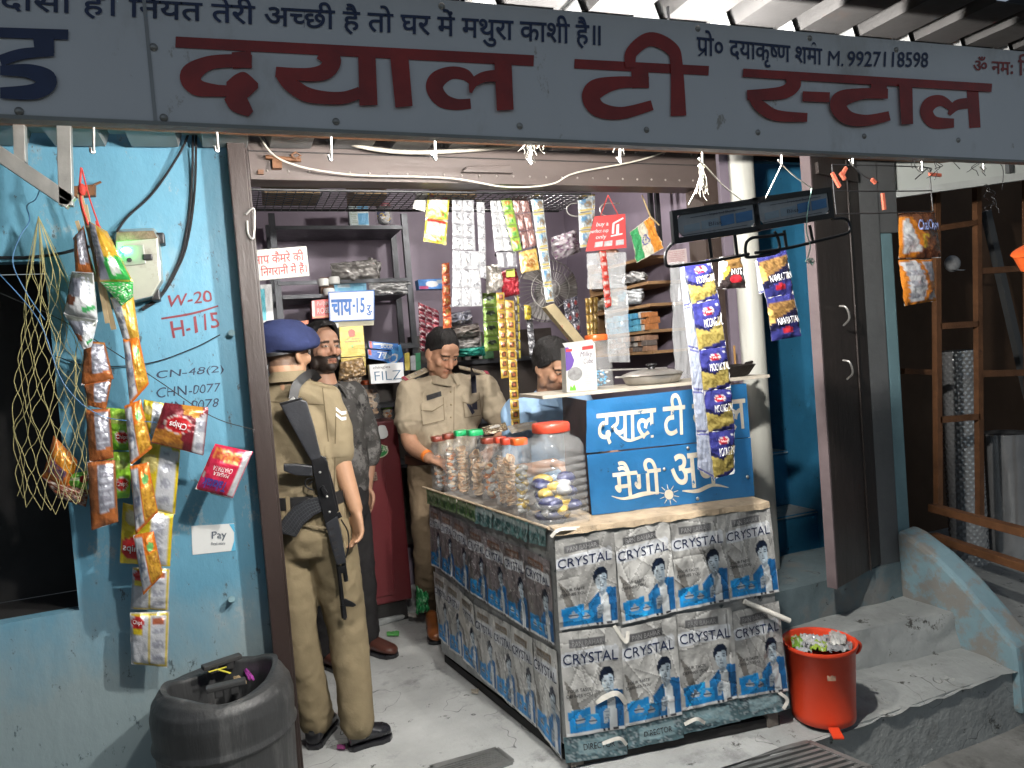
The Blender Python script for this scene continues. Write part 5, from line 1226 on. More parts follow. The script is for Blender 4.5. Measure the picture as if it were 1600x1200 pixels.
plk.slab([pk0, pk1, pk1+pv*.34, pk0+pv*.34], (0,0,.014)); shelf = tag(plk.build('plank_shelf', mat('pale_edged_plank', (.40,.36,.30), .7, 0, .25, 6, .3, 30), at=tuple(pk0), bevel=.002), 'thin plank shelf lying on top of the blue tin hood', 'shelf')
zs = zp+.015
def onsh(px, dy): q = pk0.lerp(pk1, (px-848)/(1203-848))+pv*dy; return V(q.x, q.y, zs)
# milk sweet carton
yb = onsh(908,.05).y
ct = thing('sweet_carton', tuple(onsh(908,.06)), 'white and purple sweet carton with a window standing on the plank shelf', 'carton')
fq = [V(*p) for p in (aY(883,543,yb), aY(930,538,yb), aY(934,611,yb), aY(886,616,yb))]
fq[2].z = fq[3].z = zs; dv = V(.02,.085,0)
M_cart = mat('white_carton', (.40,.40,.39), .5, 0, .05)
CQ = Quad(*fq); cb_ = MB(); cb_.hexa([p for p in fq], [p+dv for p in fq]); cb_.build('box', M_cart, ct, bevel=.0015)
sd = Quad(fq[0]+dv*1, fq[0], fq[3], fq[3]+dv*1)
cd = MB(); 
def uvp(Q, poly, k=1): return [Q.P(u, v, .0008*k) for u, v in poly]
cd.flat(uvp(CQ,[(0,.0),(.10,.0),(.20,.15),(.28,.30),(.22,.42),(.13,.50),(0,.52)]),0); cd.flat(uvp(CQ,[(.55,.02),(.93,.01),(.93,.09),(.55,.10)]),1); cd.flat(uvp(CQ,[(.02,.04),(.22,.04),(.22,.1),(.02,.1)],2),1)
cd.flat([CQ.P(.28+.24*math.cos(a),.60+.15*math.sin(a),.0016) for a in [k*math.pi/12 for k in range(24)]],2)
cd.flat(uvp(CQ,[(.0,.78),(.3,.78),(.32,.98),(.0,.98)]),3); cd.flat(uvp(CQ,[(.08,.96),(.12,.84),(.18,.9),(.24,.82),(.28,.9),(.3,.97)],2),4)
for i in range(9): cd.flat(uvp(CQ,[(.58,.52+.045*i),(.9-.1*(i % 3),.52+.045*i),(.9-.1*(i % 3),.535+.045*i),(.58,.535+.045*i)]),5)
cd.build('print', [mat('carton_purple',(.08,.04,.20),.5,0,0),mat('carton_red',(.45,.03,.03),.5,0,0),mat('carton_window',(.20,.20,.2),.3,.1,.3,60),mat('carton_pale',(.5,.5,.42),.5,0,0),mat('carton_green',(.10,.32,.03),.5,0,0),mat('carton_grey',(.3,.3,.31),.5,0,0)], ct)
tx = MB(); text_on(tx, CQ, 'Milky', .48, .13, .88, .28, 0, .0016, slant=.1); text_on(tx, CQ, 'Cube', .58, .29, .9, .40, 0, .0016, slant=.1); tx.build('lettering', mat('carton_ink',(.07,.05,.09),.5,0,0), ct)
flp = MB(); flp.slab([fq[0], fq[1], fq[1]+dv*.55+V(0,0,.022), fq[0]+dv*.55+V(0,0,.018)], (0,0,.001)); flp.build('lid_flap', M_cart, ct)
# candy jar
p = onsh(951,.14); d = (p-EYE).dot(FWD)
jar(p, 19.5/FPX*d, 84/FPX*d, M_lido, 15.5/FPX*d, 'clear jar of blue wrapped candies with orange lid behind the white carton', ('candy',.30), seed=31, sq=4, ribs=6)
# covered frying pan, wok
M_alu = mat('scuffed_aluminium', (.45,.43,.40), .38, .75, .25, 9, .2, 30, dirt=.58, dcol=(.12,.09,.06), ds=8)
p = onsh(1037,.15); d = (p-EYE).dot(FWD); r = 46/FPX*d
pn = thing('covered_pan', tuple(p), 'flat aluminium pan under a domed lid on the plank shelf', 'pan')
MB().lathe([(r*.80,.0),(r*.9,.006),(r*.98,.026),(r*1.0,.036),(r*1.04,.038)], p, 40).build('pan', M_alu, pn, smooth=True)
ld = MB().lathe([(r*1.05,.040),(r*1.0,.046),(r*.7,.058),(r*.3,.064),(.001,.065)], p, 40).build('lid', M_alu, pn, smooth=True)
MB().lathe([(r*.12,.064),(r*.1,.074),(r*.2,.082),(r*.18,.088),(.001,.089)], p+V(0,.0,0), 20).build('knob', M_black, ld, smooth=True)
hn = MB(); hn.tube([p+V(-r*.8,.0,.036), p+V(-r*1.25,.04,.040)], .004, 8); hn.tube([p+V(-r*.8,-.03,.036), p+V(-r*1.2,.04,.040)], .004, 8); hn.build('handle', M_steel, pn, smooth=True)
lad = MB(); lad.tube([onsh(965,.24)+V(0,0,.075), onsh(1075,.22)+V(0,0,.06)], .004, 8); tag(lad.build('ladle_rod', M_steel, at=tuple(onsh(1010,.24)), smooth=True), 'thin steel rod leaning behind the covered pan', 'rod')
p = onsh(1156,.15); d = (p-EYE).dot(FWD); r = 49/FPX*d
wk = thing('iron_wok', tuple(p), 'sooty black iron pan at the right end of the plank shelf', 'wok')
MB().lathe([(r*.001,.012),(r*.7,.014),(r*.95,.046),(r*1.0,.050),(r*1.02,.048),(r*.80,.006),(r*.7,.0)], p, 40, cap=False).build('bowl', mat('sooty_iron', (.022,.018,.016), .6, .4, .3, 12, .6, 30), wk, smooth=True)
MB().tube([p+V(r*.95,0,.048), p+V(r*1.25,.01,.055)], [.010,.007], 10).build('handle', MATS['sooty_iron'], wk, smooth=True)
# ================================================================== outside: hooks, hanging packets, meter, bin, bucket, side shop
YH = 1.505
for i, (a, b, w) in enumerate((((146,188),(147,238),''),((338,196),(341,236),''),((517,200),(518,250),''),((679,203),(681,249),''),((828,208),(829,256),''),((968,212),(969,254),''),((1096,216),(1098,256),''),((1220,220),(1222,258),''),((1331,224),(1333,258),''),((1440,228),(1441,270),''),((1535,232),(1537,268),''))):
    lab = ['first thin hook from the left under the signboard','hook under the signboard beside the brown post','bare hook above the hindi camera notice','hook above the left end of the tin handle','hook wrapped in frayed white string over the counter','hook with a white tag right of the string wrapped hook','hook carrying the left advert rack','hook carrying the right advert rack','hook over the stair door edge','hook over the orange packets','hook at the far right by the white panel'][i]
    top = aY(*a, YH); e = aY(*b, YH); j = aY(b[0]-6, b[1]-8, YH-.01); s_ = [V(top.x, YH, zb+.06), top, e+V(0,0,.01), e, e+V(-.005,-.004,.0), j]
    tag(MB().tube(stroke3(s_, 4), .0023, 7).build('wire_hook', M_steel, at=tuple(e), smooth=True), lab, 'hook', 'wire hooks under the signboard')
ft_ = MB()
rs = random.Random(4)
def fuzz(mb, px, py, Y, n, w, h, r=.0009):
    for k in range(n):
        x, y = px+rs.uniform(-2,2), py; P = []
        for j in range(6): P.append(aY(x, y, Y+rs.uniform(-.01,.01))); x += rs.uniform(-w,w); y += rs.uniform(.2,1)*h/5
        mb.tube(stroke3(P, 3), r, 5)
fuzz(ft_, 828, 212, YH-.005, 9, 6, 60); fuzz(ft_, 840, 212, YH-.005, 5, 5, 30)
tag(ft_.build('string_tangle', M_twine, at=tuple(aY(828,212,YH))), 'frayed white string wound round a hook over the counter', 'string')
f2 = MB(); fuzz(f2, 968, 214, YH-.005, 3, 4, 40); f2.slab([aY(960,214,YH-.006), aY(976,213,YH-.006), aY(976,219,YH-.006), aY(960,220,YH-.006)], (0,.002,0)); tag(f2.build('string_tag', M_twine, at=tuple(aY(968,214,YH))), 'white paper tag tied to a hook by string', 'tag')
f3 = MB(); fuzz(f3, 1096, 256, YH, 12, 5, 75, .0008); tag(f3.build('string_tangle', M_twine, at=tuple(aY(1096,256,YH))), 'hanging white string tangle over the left advert rack', 'string')

# advert racks hanging from the hooks
YR2 = YH
M_frame = mat('black_lacquer', (.012,.012,.014), .35, .2, .2)
M_ad = mat('translucent_ad_film', (.34,.36,.38), .35, 0, .18, 12, dirt=.6, dcol=(.16,.20,.24), ds=9)
def rack(corners, bands, loops, label, hangs, txt):
    q = [aY(*c, YR2) for c in corners]; Qd = Quad(*q); t = thing('advert_rack', tuple(q[0].lerp(q[2], .5)), label, 'advert rack', 'advert racks')
    f = MB(); n = -Qd.n*.012
    def ring(u0, v0, u1, v1, w, wv):
        for a in ([(u0,v0),(u1,v0),(u1,v0+wv),(u0,v0+wv)], [(u0,v1-wv),(u1,v1-wv),(u1,v1),(u0,v1)], [(u0,v0+wv),(u0+w,v0+wv),(u0+w,v1-wv),(u0,v1-wv)], [(u1-w,v0+wv),(u1,v0+wv),(u1,v1-wv),(u1-w,v1-wv)]):
            f.slab([Qd.P(u, v) for u, v in a], n)
    ring(0,0,1,1,.055,.17); f.build('frame', M_frame, t)
    p_ = MB(); poly = [(.055,.30),(.10,.17),(.945,.17),(.945,.72),(.90,.83),(.12,.83),(.055,.6)]; p_.prism([Qd.P(u, v, -.003) for u, v in poly], n*.4); po_ = p_.build('advert_film', M_ad, t)
    pr = MB()
    for k, (u0, v0, u1, v1, m_) in enumerate(bands): pr.flat([Qd.P(u, v, -.0018+.0001*k) for u, v in ((u0,v0),(u1,v0-.03),(u1,v1-.03),(u0,v1))], m_)
    pr.build('advert_print', [mat('ad_blue',(.04,.16,.36),.4,0,.2), mat('ad_pale',(.25,.33,.40),.4,0,.2), mat('ad_line',(.06,.07,.09),.4,0,0)], po_)
    tx = MB(); text_on(tx, Qd, txt, .42, .23, .72, .33, 0, -.0012); text_on(tx, Qd, 'Bliss', .40, .50, .55, .62, 0, -.0010); tx.build('advert_lettering', mat('ad_ink',(.03,.04,.07),.5,0,0), po_)
    w = MB()
    for L_ in loops: w.tube(stroke3([aY(*c, YR2+.006) for c in L_], 5), .0042, 8)
    w.build('wire_loops', M_frame, t, smooth=True)
    s = MB()
    for h in hangs: s.tube(stroke3([aY(*c, YR2) for c in h], 4), .0016, 6)
    s.build('hanging_strings', M_twine, t, smooth=True)
    return t
BN = lambda o: [(.12,.50,.30,.72,1),(.32,.44,.52,.70,1),(.54,.38,.70,.68,0),(.72,.36,.92,.66,0),(.08,.78,.85,.80,2),(.2,.28,.85,.30,2)]
rack([(1050,329),(1184,309),(1189,361),(1054,381)], BN(0), [[(1056,378),(1047,384),(1040,395),(1040,410),(1046,416),(1075,413),(1130,405),(1170,397)], [(1108,372),(1112,403)], [(1148,366),(1152,400)]],
     'left black framed advert rack hanging by strings over the counter', [[(1098,256),(1090,290),(1076,320)], [(1100,257),(1130,290),(1158,312)]], 'Imported Blends')
rack([(1176,309),(1299,292),(1304,340),(1183,361)], BN(1), [[(1225,366),(1190,370),(1175,372),(1166,380),(1165,396),(1170,402),(1210,396),(1218,388),(1215,370),(1210,362)], [(1225,360),(1229,388)], [(1265,352),(1270,378)], [(1180,395),(1229,388),(1280,376),(1322,365),(1328,358),(1326,347),(1318,341),(1300,342)]],
     'right black framed advert rack hanging from strings by the stair door', [[(1221,258),(1208,285),(1196,310)], [(1222,258),(1245,278),(1268,294)]], 'Imported Blends')
# ------------------------------------------------------------------ packet strips
def strip_thing(name, label, cat, packs, Y, group=None, seed=0):
    c0 = aY(*packs[0]['q'][0], Y); t = thing(name, tuple(c0), label, cat, group)
    for i, p in enumerate(packs):
        dy = p.get('dy', (0,0,0,0)); dy = (dy,)*4 if not isinstance(dy, tuple) else dy
        b = Bag(*[aY(*c, Y+d) for c, d in zip(p['q'], dy)], p.get('t', .022), seed+i, p.get('wr', .004))
        o = bag_part(b, p['f'], p.get('b', [('bg',(.5,.5,.5))]), 'packet', t, p.get('nu', 20), p.get('nv', 26), seed=seed+i)
        for (st, box, m_, *rest) in p.get('txt', []):
            tx = MB(); text_on(tx, b, st, *box, 0, .0045, rest[0] if rest else .0); tx.build('lettering', m_, o)
    return t
I_w = mat('print_white', (.65,.65,.65), .4, 0, 0); I_r = mat('print_red', (.45,.02,.03), .4, 0, 0); I_b = mat('print_blue', (.03,.04,.22), .4, 0, 0); I_k = mat('print_black', (.02,.02,.02), .4, 0, 0)
SIL = (.46,.47,.50)
DAL = [('bg',(.030,.032,.16)), ('poly',[(0,.50),(.45,.62),(1,.30),(1,.86),(.5,.92),(0,.98)],(.30,.24,.07)), ('spots',.4,.0,.62,1,.92,(.20,.15,.04)), ('poly',[(.0,.42),(.4,.58),(1,.22),(1,.32),(.45,.64),(0,.52)],(.012,.012,.05)), ('ell',.52,.22,.21,.085,(.5,.45,.45)), ('ell',.52,.22,.18,.068,(.38,.02,.03)), ('rect',.82,.08,.93,.15,(.5,.5,.5)), ('rect',0,0,1,.03,(.1,.1,.3))]
DALT = [('MOONG DAL', (.26,.36,.98,.54), I_w), ('Haldi', (.40,.195,.64,.245), I_w)]
SLV = [('bg',(.30,.32,.38)), ('lines',.15,.1,.85,.9,26,(.25,.28,.36)), ('rect',0,0,1,.05,(.04,.04,.2)), ('rect',0,.95,1,1,(.04,.04,.2))]
P = [[(1068,412),(1110,405),(1123,466),(1081,476)],[(1081,476),(1123,466),(1134,541),(1092,548)],[(1092,548),(1134,541),(1142,606),(1099,611)],[(1099,611),(1142,606),(1148,670),(1107,676)],[(1107,676),(1148,670),(1147,740),(1116,748)]]
S_ = [[(1062,416),(1069,413),(1082,476),(1068,480)],[(1068,480),(1082,476),(1093,548),(1075,543)],[(1075,543),(1093,548),(1100,611),(1082,610)],[(1082,610),(1100,611),(1108,676),(1088,676)],[(1088,676),(1108,676),(1117,748),(1090,733)]]
strip_thing('packet_strip', 'long strip of navy moong dal packets hanging before the blue tin hood', 'packet strip',
  [dict(q=q, f=DAL, txt=DALT, t=.016) for q in P]+[dict(q=q, f=SLV, dy=(.03,.022,.022,.03), t=.006, wr=.003) for q in S_], 1.92, seed=3)
NAV = [('bg',(.03,.032,.15)), ('rect',0,.15,1,.62,(.16,.085,.03)), ('spots',.4,0,.15,1,.62,(.26,.15,.05)), ('poly',[(0,.58),(1,.30),(1,.55),(0,.82)],(.012,.012,.04)), ('ell',.55,.80,.2,.075,(.38,.02,.03)), ('poly',[(0,.2),(.12,.3),(.2,.6),(0,.62)],(.5,.34,.10))]
strip_thing('packet_strip', 'short strip of navy brown mixture packets hanging from the right advert rack', 'packet strip',
  [dict(q=[(1181,402),(1228,388),(1240,458),(1197,466)], f=NAV, txt=[('NAVRATTAN',(.22,.50,.98,.66),I_w)], t=.018), dict(q=[(1197,466),(1240,458),(1252,525),(1206,533)], f=NAV, txt=[('NAVRATTAN',(.22,.50,.98,.66),I_w)], t=.018), dict(q=[(1180,408),(1190,402),(1200,455),(1186,460)], f=SLV, dy=(.03,.01,.01,.03), t=.01)], 1.90, seed=13)
strip_thing('packet_strip', 'single black and brown snack packet on the left advert rack', 'packet strip',
  [dict(q=[(1124,402),(1157,396),(1166,450),(1122,452)], f=[('bg',(.02,.015,.015)),('rect',.2,.1,1,.4,(.16,.09,.03)),('poly',[(0,.1),(.3,.2),(.15,.6),(0,.9)],(.5,.5,.48)),('poly',[(.1,.5),(.4,.3),(.4,.45),(.15,.7)],(.5,.3,.04)),('ell',.6,.72,.22,.12,(.4,.02,.03))], txt=[('NUT',(.4,.42,.85,.6),I_w)], t=.02)], 1.91, seed=17)
ORB = [('bg',(.15,.06,.03)), ('poly',[(0,.08),(.30,.1),(.62,.55),(.35,1),(0,1)],(.52,.18,.02)), ('poly',[(.05,.2),(.2,.12),(.5,.85),(.1,.9)],(.48,.5,.52)), ('lines',.05,.25,.3,.85,28,(.3,.3,.33)), ('poly',[(.55,.5),(.7,.45),(.6,.75),(.5,.8)],(.5,.34,.03)), ('spots',.3,.6,.45,1,.9,(.25,.10,.04))]
strip_thing('packet_strip', 'pair of orange and brown snack packets hanging at the side shop', 'packet strip',
  [dict(q=[(1404,333),(1460,331),(1471,403),(1404,404)], f=ORB, txt=[('ChaiChor',(.40,.17,1.0,.40),mat('print_pale_blue',(.25,.32,.6),.4,0,0),.02)], t=.03),
   dict(q=[(1404,406),(1457,405),(1462,470),(1413,478)], f=[('bg',(.5,.17,.02)),('poly',[(0,.05),(.45,.03),(.7,.6),(.55,.95),(.2,.95),(.18,.4)],(.5,.51,.53)),('lines',.15,.1,.65,.9,30,(.3,.31,.35)),('poly',[(.62,.05),(1,.05),(1,.55),(.8,.5)],(.45,.45,.5)),('poly',[(.7,.85),(1,.7),(1,.9),(.72,.95)],(.45,.45,.48))], t=.03)], 1.85, seed=23)
# chips on the blue wall
YC1 = 2.765
def half(a, b, c, d, extra=()): return [('bg',a), ('rect',0,0,.45,1,SIL), ('lines',.06,.2,.40,.8,30,(.22,.24,.32)), ('rect',.45,0,1,.42,b), ('rect',.45,.42,1,1,c), ('spots',.35,.5,.45,1,.95,d), *extra]
OR1 = half((.5,.13,.015),(.60,.15,.010),(.48,.26,.03),(.33,.15,.02),[('ell',.72,.28,.16,.09,(.12,.35,.10)),('rect',0,0,1,.06,(.55,.15,.02)),('rect',0,.94,1,1,(.55,.15,.02))])
BRN = [('bg',(.20,.07,.025)), ('rect',.38,0,.95,1,(.20,.20,.24)), ('lines',.42,.15,.88,.8,34,(.36,.37,.42)), ('rect',0,0,1,.05,(.40,.12,.03)), ('poly',[(0,.7),(.4,.8),(.9,.75),(1,1),(0,1)],(.35,.11,.03))]
ys = YC1
strip_thing('chips_strip', 'strip of orange noodle snack packets hanging in front of the other chips', 'packet strip',
  [dict(q=[(172,465),(208,458),(218,528),(193,532)], f=half((.5,.3,.04),(.5,.3,.04),(.5,.32,.05),(.4,.22,.03)), t=.045),
   dict(q=[(192,530),(217,526),(233,600),(203,634)], f=OR1, t=.05), dict(q=[(194,634),(220,624),(238,700),(204,728)], f=OR1, t=.05), dict(q=[(203,728),(232,722),(247,800),(212,836)], f=OR1, t=.05), dict(q=[(208,836),(240,830),(255,898),(224,930)], f=OR1, t=.05)], ys-.09, seed=31)
strip_thing('chips_strip', 'strip of brown crisp packets with silver backs hanging next to the net', 'packet strip',
  [dict(q=[(132,532),(164,535),(178,592),(127,602)], f=BRN, t=.05), dict(q=[(131,600),(175,592),(166,640),(138,634)], f=BRN, t=.03), dict(q=[(133,640),(172,638),(178,716),(140,722)], f=BRN, t=.05), dict(q=[(136,722),(180,718),(185,815),(143,829)], f=BRN, t=.05)], ys-.075, seed=41)
WGN = [('bg',(.52,.54,.56)), ('rect',0,0,1,.25,(.10,.11,.10)), ('poly',[(0,.2),(.5,.15),(.55,.6),(0,.55)],(.16,.17,.21)), ('poly',[(.0,.55),(.4,.6),(.3,.8),(0,.75)],(.22,.07,.03)), ('lines',.5,.15,.9,.5,40,(.28,.3,.36)), ('poly',[(.6,.8),(1,.7),(1,.78),(.6,.92)],(.05,.3,.10))]
YGN = [('bg',(.50,.29,.03)), ('rect',0,0,.36,1,(.2,.21,.27)), ('lines',.03,.1,.33,.6,40,(.42,.43,.46)), ('poly',[(.36,.62),(1,.5),(1,1),(.3,1)],(.03,.30,.06)), ('poly',[(.45,.7),(.75,.6),(.8,.85),(.5,.9)],(.5,.53,.5)), ('spots',.3,.4,.1,1,.5,(.40,.20,.02)), ('rect',.36,0,1,.06,(.4,.25,.03))]
strip_thing('chips_bunch', 'bunch of white green and yellow chip packets hung on a red cord by the meter', 'packet strip',
  [dict(q=[(114,372),(131,352),(146,432),(118,425)], f=BRN, t=.05, dy=.02), dict(q=[(112,424),(146,426),(153,500),(100,490)], f=WGN, t=.09), dict(q=[(100,490),(153,500),(143,542),(130,546)], f=WGN, t=.04),
   dict(q=[(138,345),(168,362),(208,440),(156,440)], f=YGN, t=.09), dict(q=[(156,440),(208,440),(208,464),(190,478)], f=[('bg',(.03,.28,.06)),('spots',.2,0,0,1,1,(.45,.48,.4))], t=.03)], ys-.12, seed=51)
cb2 = MB()
for a, b, w in (((124,300),(178,515),7),((133,320),(168,505),6),((120,345),(150,440),5)): cb2.bar(aY(*a, ys-.10), aY(*b, ys-.08), w/FPX*2.6, .003, side=V(.3,1,0))
tag(cb2.build('card_strip', mat('tan_card', (.42,.32,.19), .8, 0, .2), at=tuple(aY(128,300,ys-.1))), 'tan card hanger strips holding the bunch of chips', 'card')
rc2 = MB(); rc2.tube(stroke3([aY(*c, ys-.10) for c in ((127,262),(125,290),(128,320),(134,340),(138,352))], 4), .0035, 7); rc2.tube(stroke3([aY(*c, ys-.10) for c in ((128,264),(140,310),(152,345),(160,370),(166,378))], 4), .0025, 7)
for k in range(6): rc2.tube([aY(150+k*2, 345+k*3, ys-.11), aY(156+k*3, 378+k, ys-.10)], .003, 5)
rc2.ell(aY(128,296,ys-.105), (.012,.01,.02)); tag(rc2.build('hanger_cord', mat('red_cord', (.42,.03,.02), .7, 0, .2, 60), at=tuple(aY(127,262,ys)), smooth=True), 'red cord tied to the rusty wall bracket holding chips', 'cord')
LIM = [('bg',(.22,.46,.03)), ('poly',[(0,0),(1,0),(1,.2),(0,.12)],(.30,.50,.05)), ('ell',.55,.28,.35,.10,(.36,.44,.10)), ('ell',.68,.68,.26,.15,(.5,.5,.45)), ('ell',.68,.68,.23,.13,(.45,.02,.02)), ('poly',[(0,.8),(1,.9),(1,1),(0,1)],(.10,.32,.03))]
strip_thing('chips_strip', 'two lime green chip packets behind the orange strip', 'packet strip', [dict(q=[(162,636),(206,640),(205,704),(163,702)], f=LIM, txt=[('Chips',(.46,.62,.90,.74),I_w)], t=.04), dict(q=[(164,706),(206,706),(203,778),(166,780)], f=LIM, txt=[('Chips',(.46,.62,.90,.74),I_w)], t=.04)], ys-.03, seed=61)
YEL = [('bg',(.55,.42,.02)), ('poly',[(.5,0),(.96,.06),(.9,1),(.5,1)],SIL), ('lines',.55,.1,.85,.9,30,(.28,.29,.34)), ('ell',.25,.3,.22,.14,(.5,.42,.15))]
YE2 = [('bg',(.55,.42,.02)), ('poly',[(.55,0),(.92,.05),(.92,1),(.6,1)],SIL), ('ell',.28,.72,.27,.20,(.45,.02,.02)), ('ell',.2,.2,.14,.12,(.5,.45,.3)), ('lines',.6,.2,.85,.8,26,(.28,.29,.34))]
YE3 = [('bg',SIL), ('rect',.45,0,.52,1,(.45,.35,.04)), ('rect',.93,0,1,1,(.55,.42,.02)), ('rect',0,.95,1,1,(.55,.42,.02)), ('rect',0,0,1,.05,(.55,.42,.02)), ('lines',.56,.3,.9,.9,30,(.28,.29,.34)), ('ell',.2,.18,.16,.12,(.40,.02,.02)), ('rect',.05,.3,.35,.42,(.55,.42,.02)), ('rect',.58,.08,.9,.2,(.35,.1,.05)), ('poly',[(0,.2),(.1,.4),(.1,1),(0,1)],(.3,.31,.34))]
strip_thing('chips_strip', 'long yellow and silver chip packet column reaching down towards the bin', 'packet strip',
  [dict(q=[(225,624),(256,630),(250,690),(222,668)], f=YEL, t=.03), dict(q=[(224,690),(282,700),(274,804),(210,788)], f=YEL, t=.05), dict(q=[(192,785),(271,804),(266,885),(187,880)], f=YE2, txt=[('Chips',(.50,.64,.06,.80),I_w,.01)], t=.05), dict(q=[(207,886),(266,888),(263,954),(204,952)], f=YE3, t=.05), dict(q=[(203,957),(265,955),(262,1043),(205,1038)], f=YE3, txt=[('Chips',(.08,.12,.32,.22),I_w)], t=.045)], ys-.02, seed=71)
MAR = [('bg',(.13,.012,.02)), ('poly',[(0,.65),(.5,.55),(.6,1),(0,1)],(.42,.18,.03)), ('spots',.35,0,.65,.55,1,(.28,.1,.02)), ('poly',[(.4,0),(.9,0),(.8,.25),(.5,.2)],(.45,.2,.03)), ('ell',.42,.45,.28,.21,(.5,.42,.4)), ('ell',.42,.45,.255,.185,(.42,.015,.02)), ('poly',[(.78,.25),(1,.1),(1,1),(.78,1)],(.45,.46,.49)), ('lines',.82,.3,.98,.9,24,(.28,.29,.34))]
strip_thing('chips_pack', 'maroon chip packet with a red oval clipped to the line above the pink one', 'packet', [dict(q=[(257,629),(326,637),(318,712),(236,691)], f=MAR, txt=[('Chips',(.60,.55,.24,.36),I_w,.01)], t=.05)], ys-.10, seed=81)
PNK = [('bg',(.50,.02,.06)), ('poly',[(.05,.05),(.8,.1),(.75,.32),(.1,.3)],(.55,.20,.05)), ('spots',.4,.1,.05,.8,.3,(.42,.05,.03)), ('poly',[(.85,0),(1,.05),(1,1),(.8,1)],(.5,.5,.53)), ('poly',[(.02,.72),(.6,.72),(.6,.95),(.02,.95)],(.45,.02,.12)), ('rect',.03,.6,.10,.7,(.5,.5,.5))]
strip_thing('chips_pack', 'bright pink masala snack packet hanging beside the brown post', 'packet', [dict(q=[(336,693),(395,706),(364,778),(305,764)], f=PNK, txt=[('Takatak',(.72,.92,.10,.70),I_b,.02),('CHATPATA',(.70,.52,.20,.42),I_w),('MASALA',(.66,.62,.26,.54),I_w)], t=.05), dict(q=[(318,760),(330,763),(364,780),(330,772)], f=[('bg',SIL)], t=.01, dy=.02)], ys-.10, seed=91)
ONP = [('bg',(.42,.12,.02)), ('poly',[(.3,.0),(1,.2),(.9,.5),(.2,.4)],(.5,.2,.02)), ('poly',[(.2,.45),(.8,.5),(.7,.8),(.2,.8)],(.10,.06,.10)), ('spots',.3,0,.5,.6,1,(.25,.08,.03))]
strip_thing('chips_pack', 'crumpled orange chip packets caught in the bottom of the string net', 'packet', [dict(q=[(84,680),(122,720),(108,770),(66,745)], f=ONP, t=.05), dict(q=[(66,745),(140,765),(134,792),(90,778)], f=[('bg',(.2,.06,.03)),('spots',.3,0,0,1,1,(.4,.35,.3))], t=.04), dict(q=[(106,742),(140,734),(136,768),(102,758)], f=[('bg',(.12,.36,.04)),('rect',.1,.3,.7,.5,(.4,.5,.3)),('ell',.8,.4,.2,.2,(.4,.02,.02))], t=.03)], ys-.02, seed=95)
# string net
nb = MB(); rs = random.Random(9); YN = ys-.10
def npt(i, j):
    v = j/12; w = 26+70*min(1, v*1.6)*(1-.25*max(0, v-.6)); cxn = 62+26*v+6*math.sin(v*5); y = 345+v*430
    s = (i-4)/4; return aY(cxn+s*w*.62+3*noise.noise(V(i,j,3))*4, y+26*(1-s*s)*v+6*noise.noise(V(i,j,8)), YN+.03*math.cos(s*1.5)*-1+.03)
for i in range(9):
    for sg_ in (1,-1):
        Pn = [aY(60,338,YN+.03)]
        for j in range(2, 13):
            k = i+(sg_*.5 if j % 2 else -sg_*.5); Pn.append(npt(max(0, min(8, k)), j))
        nb.tube(stroke3(Pn, 3), .0010, 5)
tag(nb.build('string_net', mat('yellow_twine', (.30,.27,.12), .8, 0, .25, 30), at=tuple(aY(60,338,YN))), 'loose yellow string net hanging before the dark window hole', 'net')
# lines and wires
cord('clothes_line', [aY(0,458,ys-.05), aY(105,505,ys-.06), aY(240,590,ys-.08), aY(330,650,ys-.09), aY(398,672,YP-.01)], .0018, M_wire, 'dark string line stretched from the left edge to the brown post', 'string')
cord('clothes_line', [aY(-10,418,ys-.10), aY(60,500,ys-.1), aY(100,600,ys-.1), aY(160,650,ys-.1), aY(245,660,ys-.1)], .0016, MATS['blue_wire'] if 'blue_wire' in MATS else mat('blue_wire', (.05,.14,.28), .5, 0, 0), 'thin blue string looping beneath the clothes line', 'string')
cord('wall_wire', [aY(86,556,YW-.012), aY(140,572,YW-.012), aY(230,568,YW-.012), aY(300,545,YW-.012), aY(344,523,YW-.02)], .002, M_wire, 'thin twisted wire running to the middle latch stub', 'wire')
cord('blue_string', [aY(62,297,YW-.3), aY(55,312,YW-.3), aY(42,322,YW-.25), aY(46,345,YW-.2), aY(30,372,YW-.2), aY(20,410,YW-.2), aY(40,455,YW-.2), aY(70,500,YW-.15)], .0016, MATS['blue_wire'], 'blue string knotted on the steel bracket', 'string')
cord('power_cable', [aY(300,192,YW-.05), aY(283,235,YW-.03), aY(240,300,YW-.012), aY(200,338,YW-.012), aY(182,362,YW-.03)], .0045, M_wire, 'black power cable sloping down to the top of the meter', 'cable')
for k, lab in ((0,'black power cable curling round to the bottom of the meter'),(7,'second black power cable running close beside the curling one')):
    cord('power_cable', [aY(302+k*.7,192,YW-.05), aY(299+k*.7,300,YW-.012), aY(288+k*.6,380,YW-.012), aY(272+k*.4,425,YW-.012), aY(250,462+k*.4,YW-.012), aY(222,482+k*.4,YW-.02)], .0045, M_wire, lab, 'cable', group='black cables by the meter')
cord('power_cable', [aY(-20,402,YW-.012), aY(40,402,YW-.012), aY(95,396,YW-.012), aY(140,384,YW-.015), aY(185,375,YW-.03)], .005, M_wire, 'black power cable running level above the window hole', 'cable')
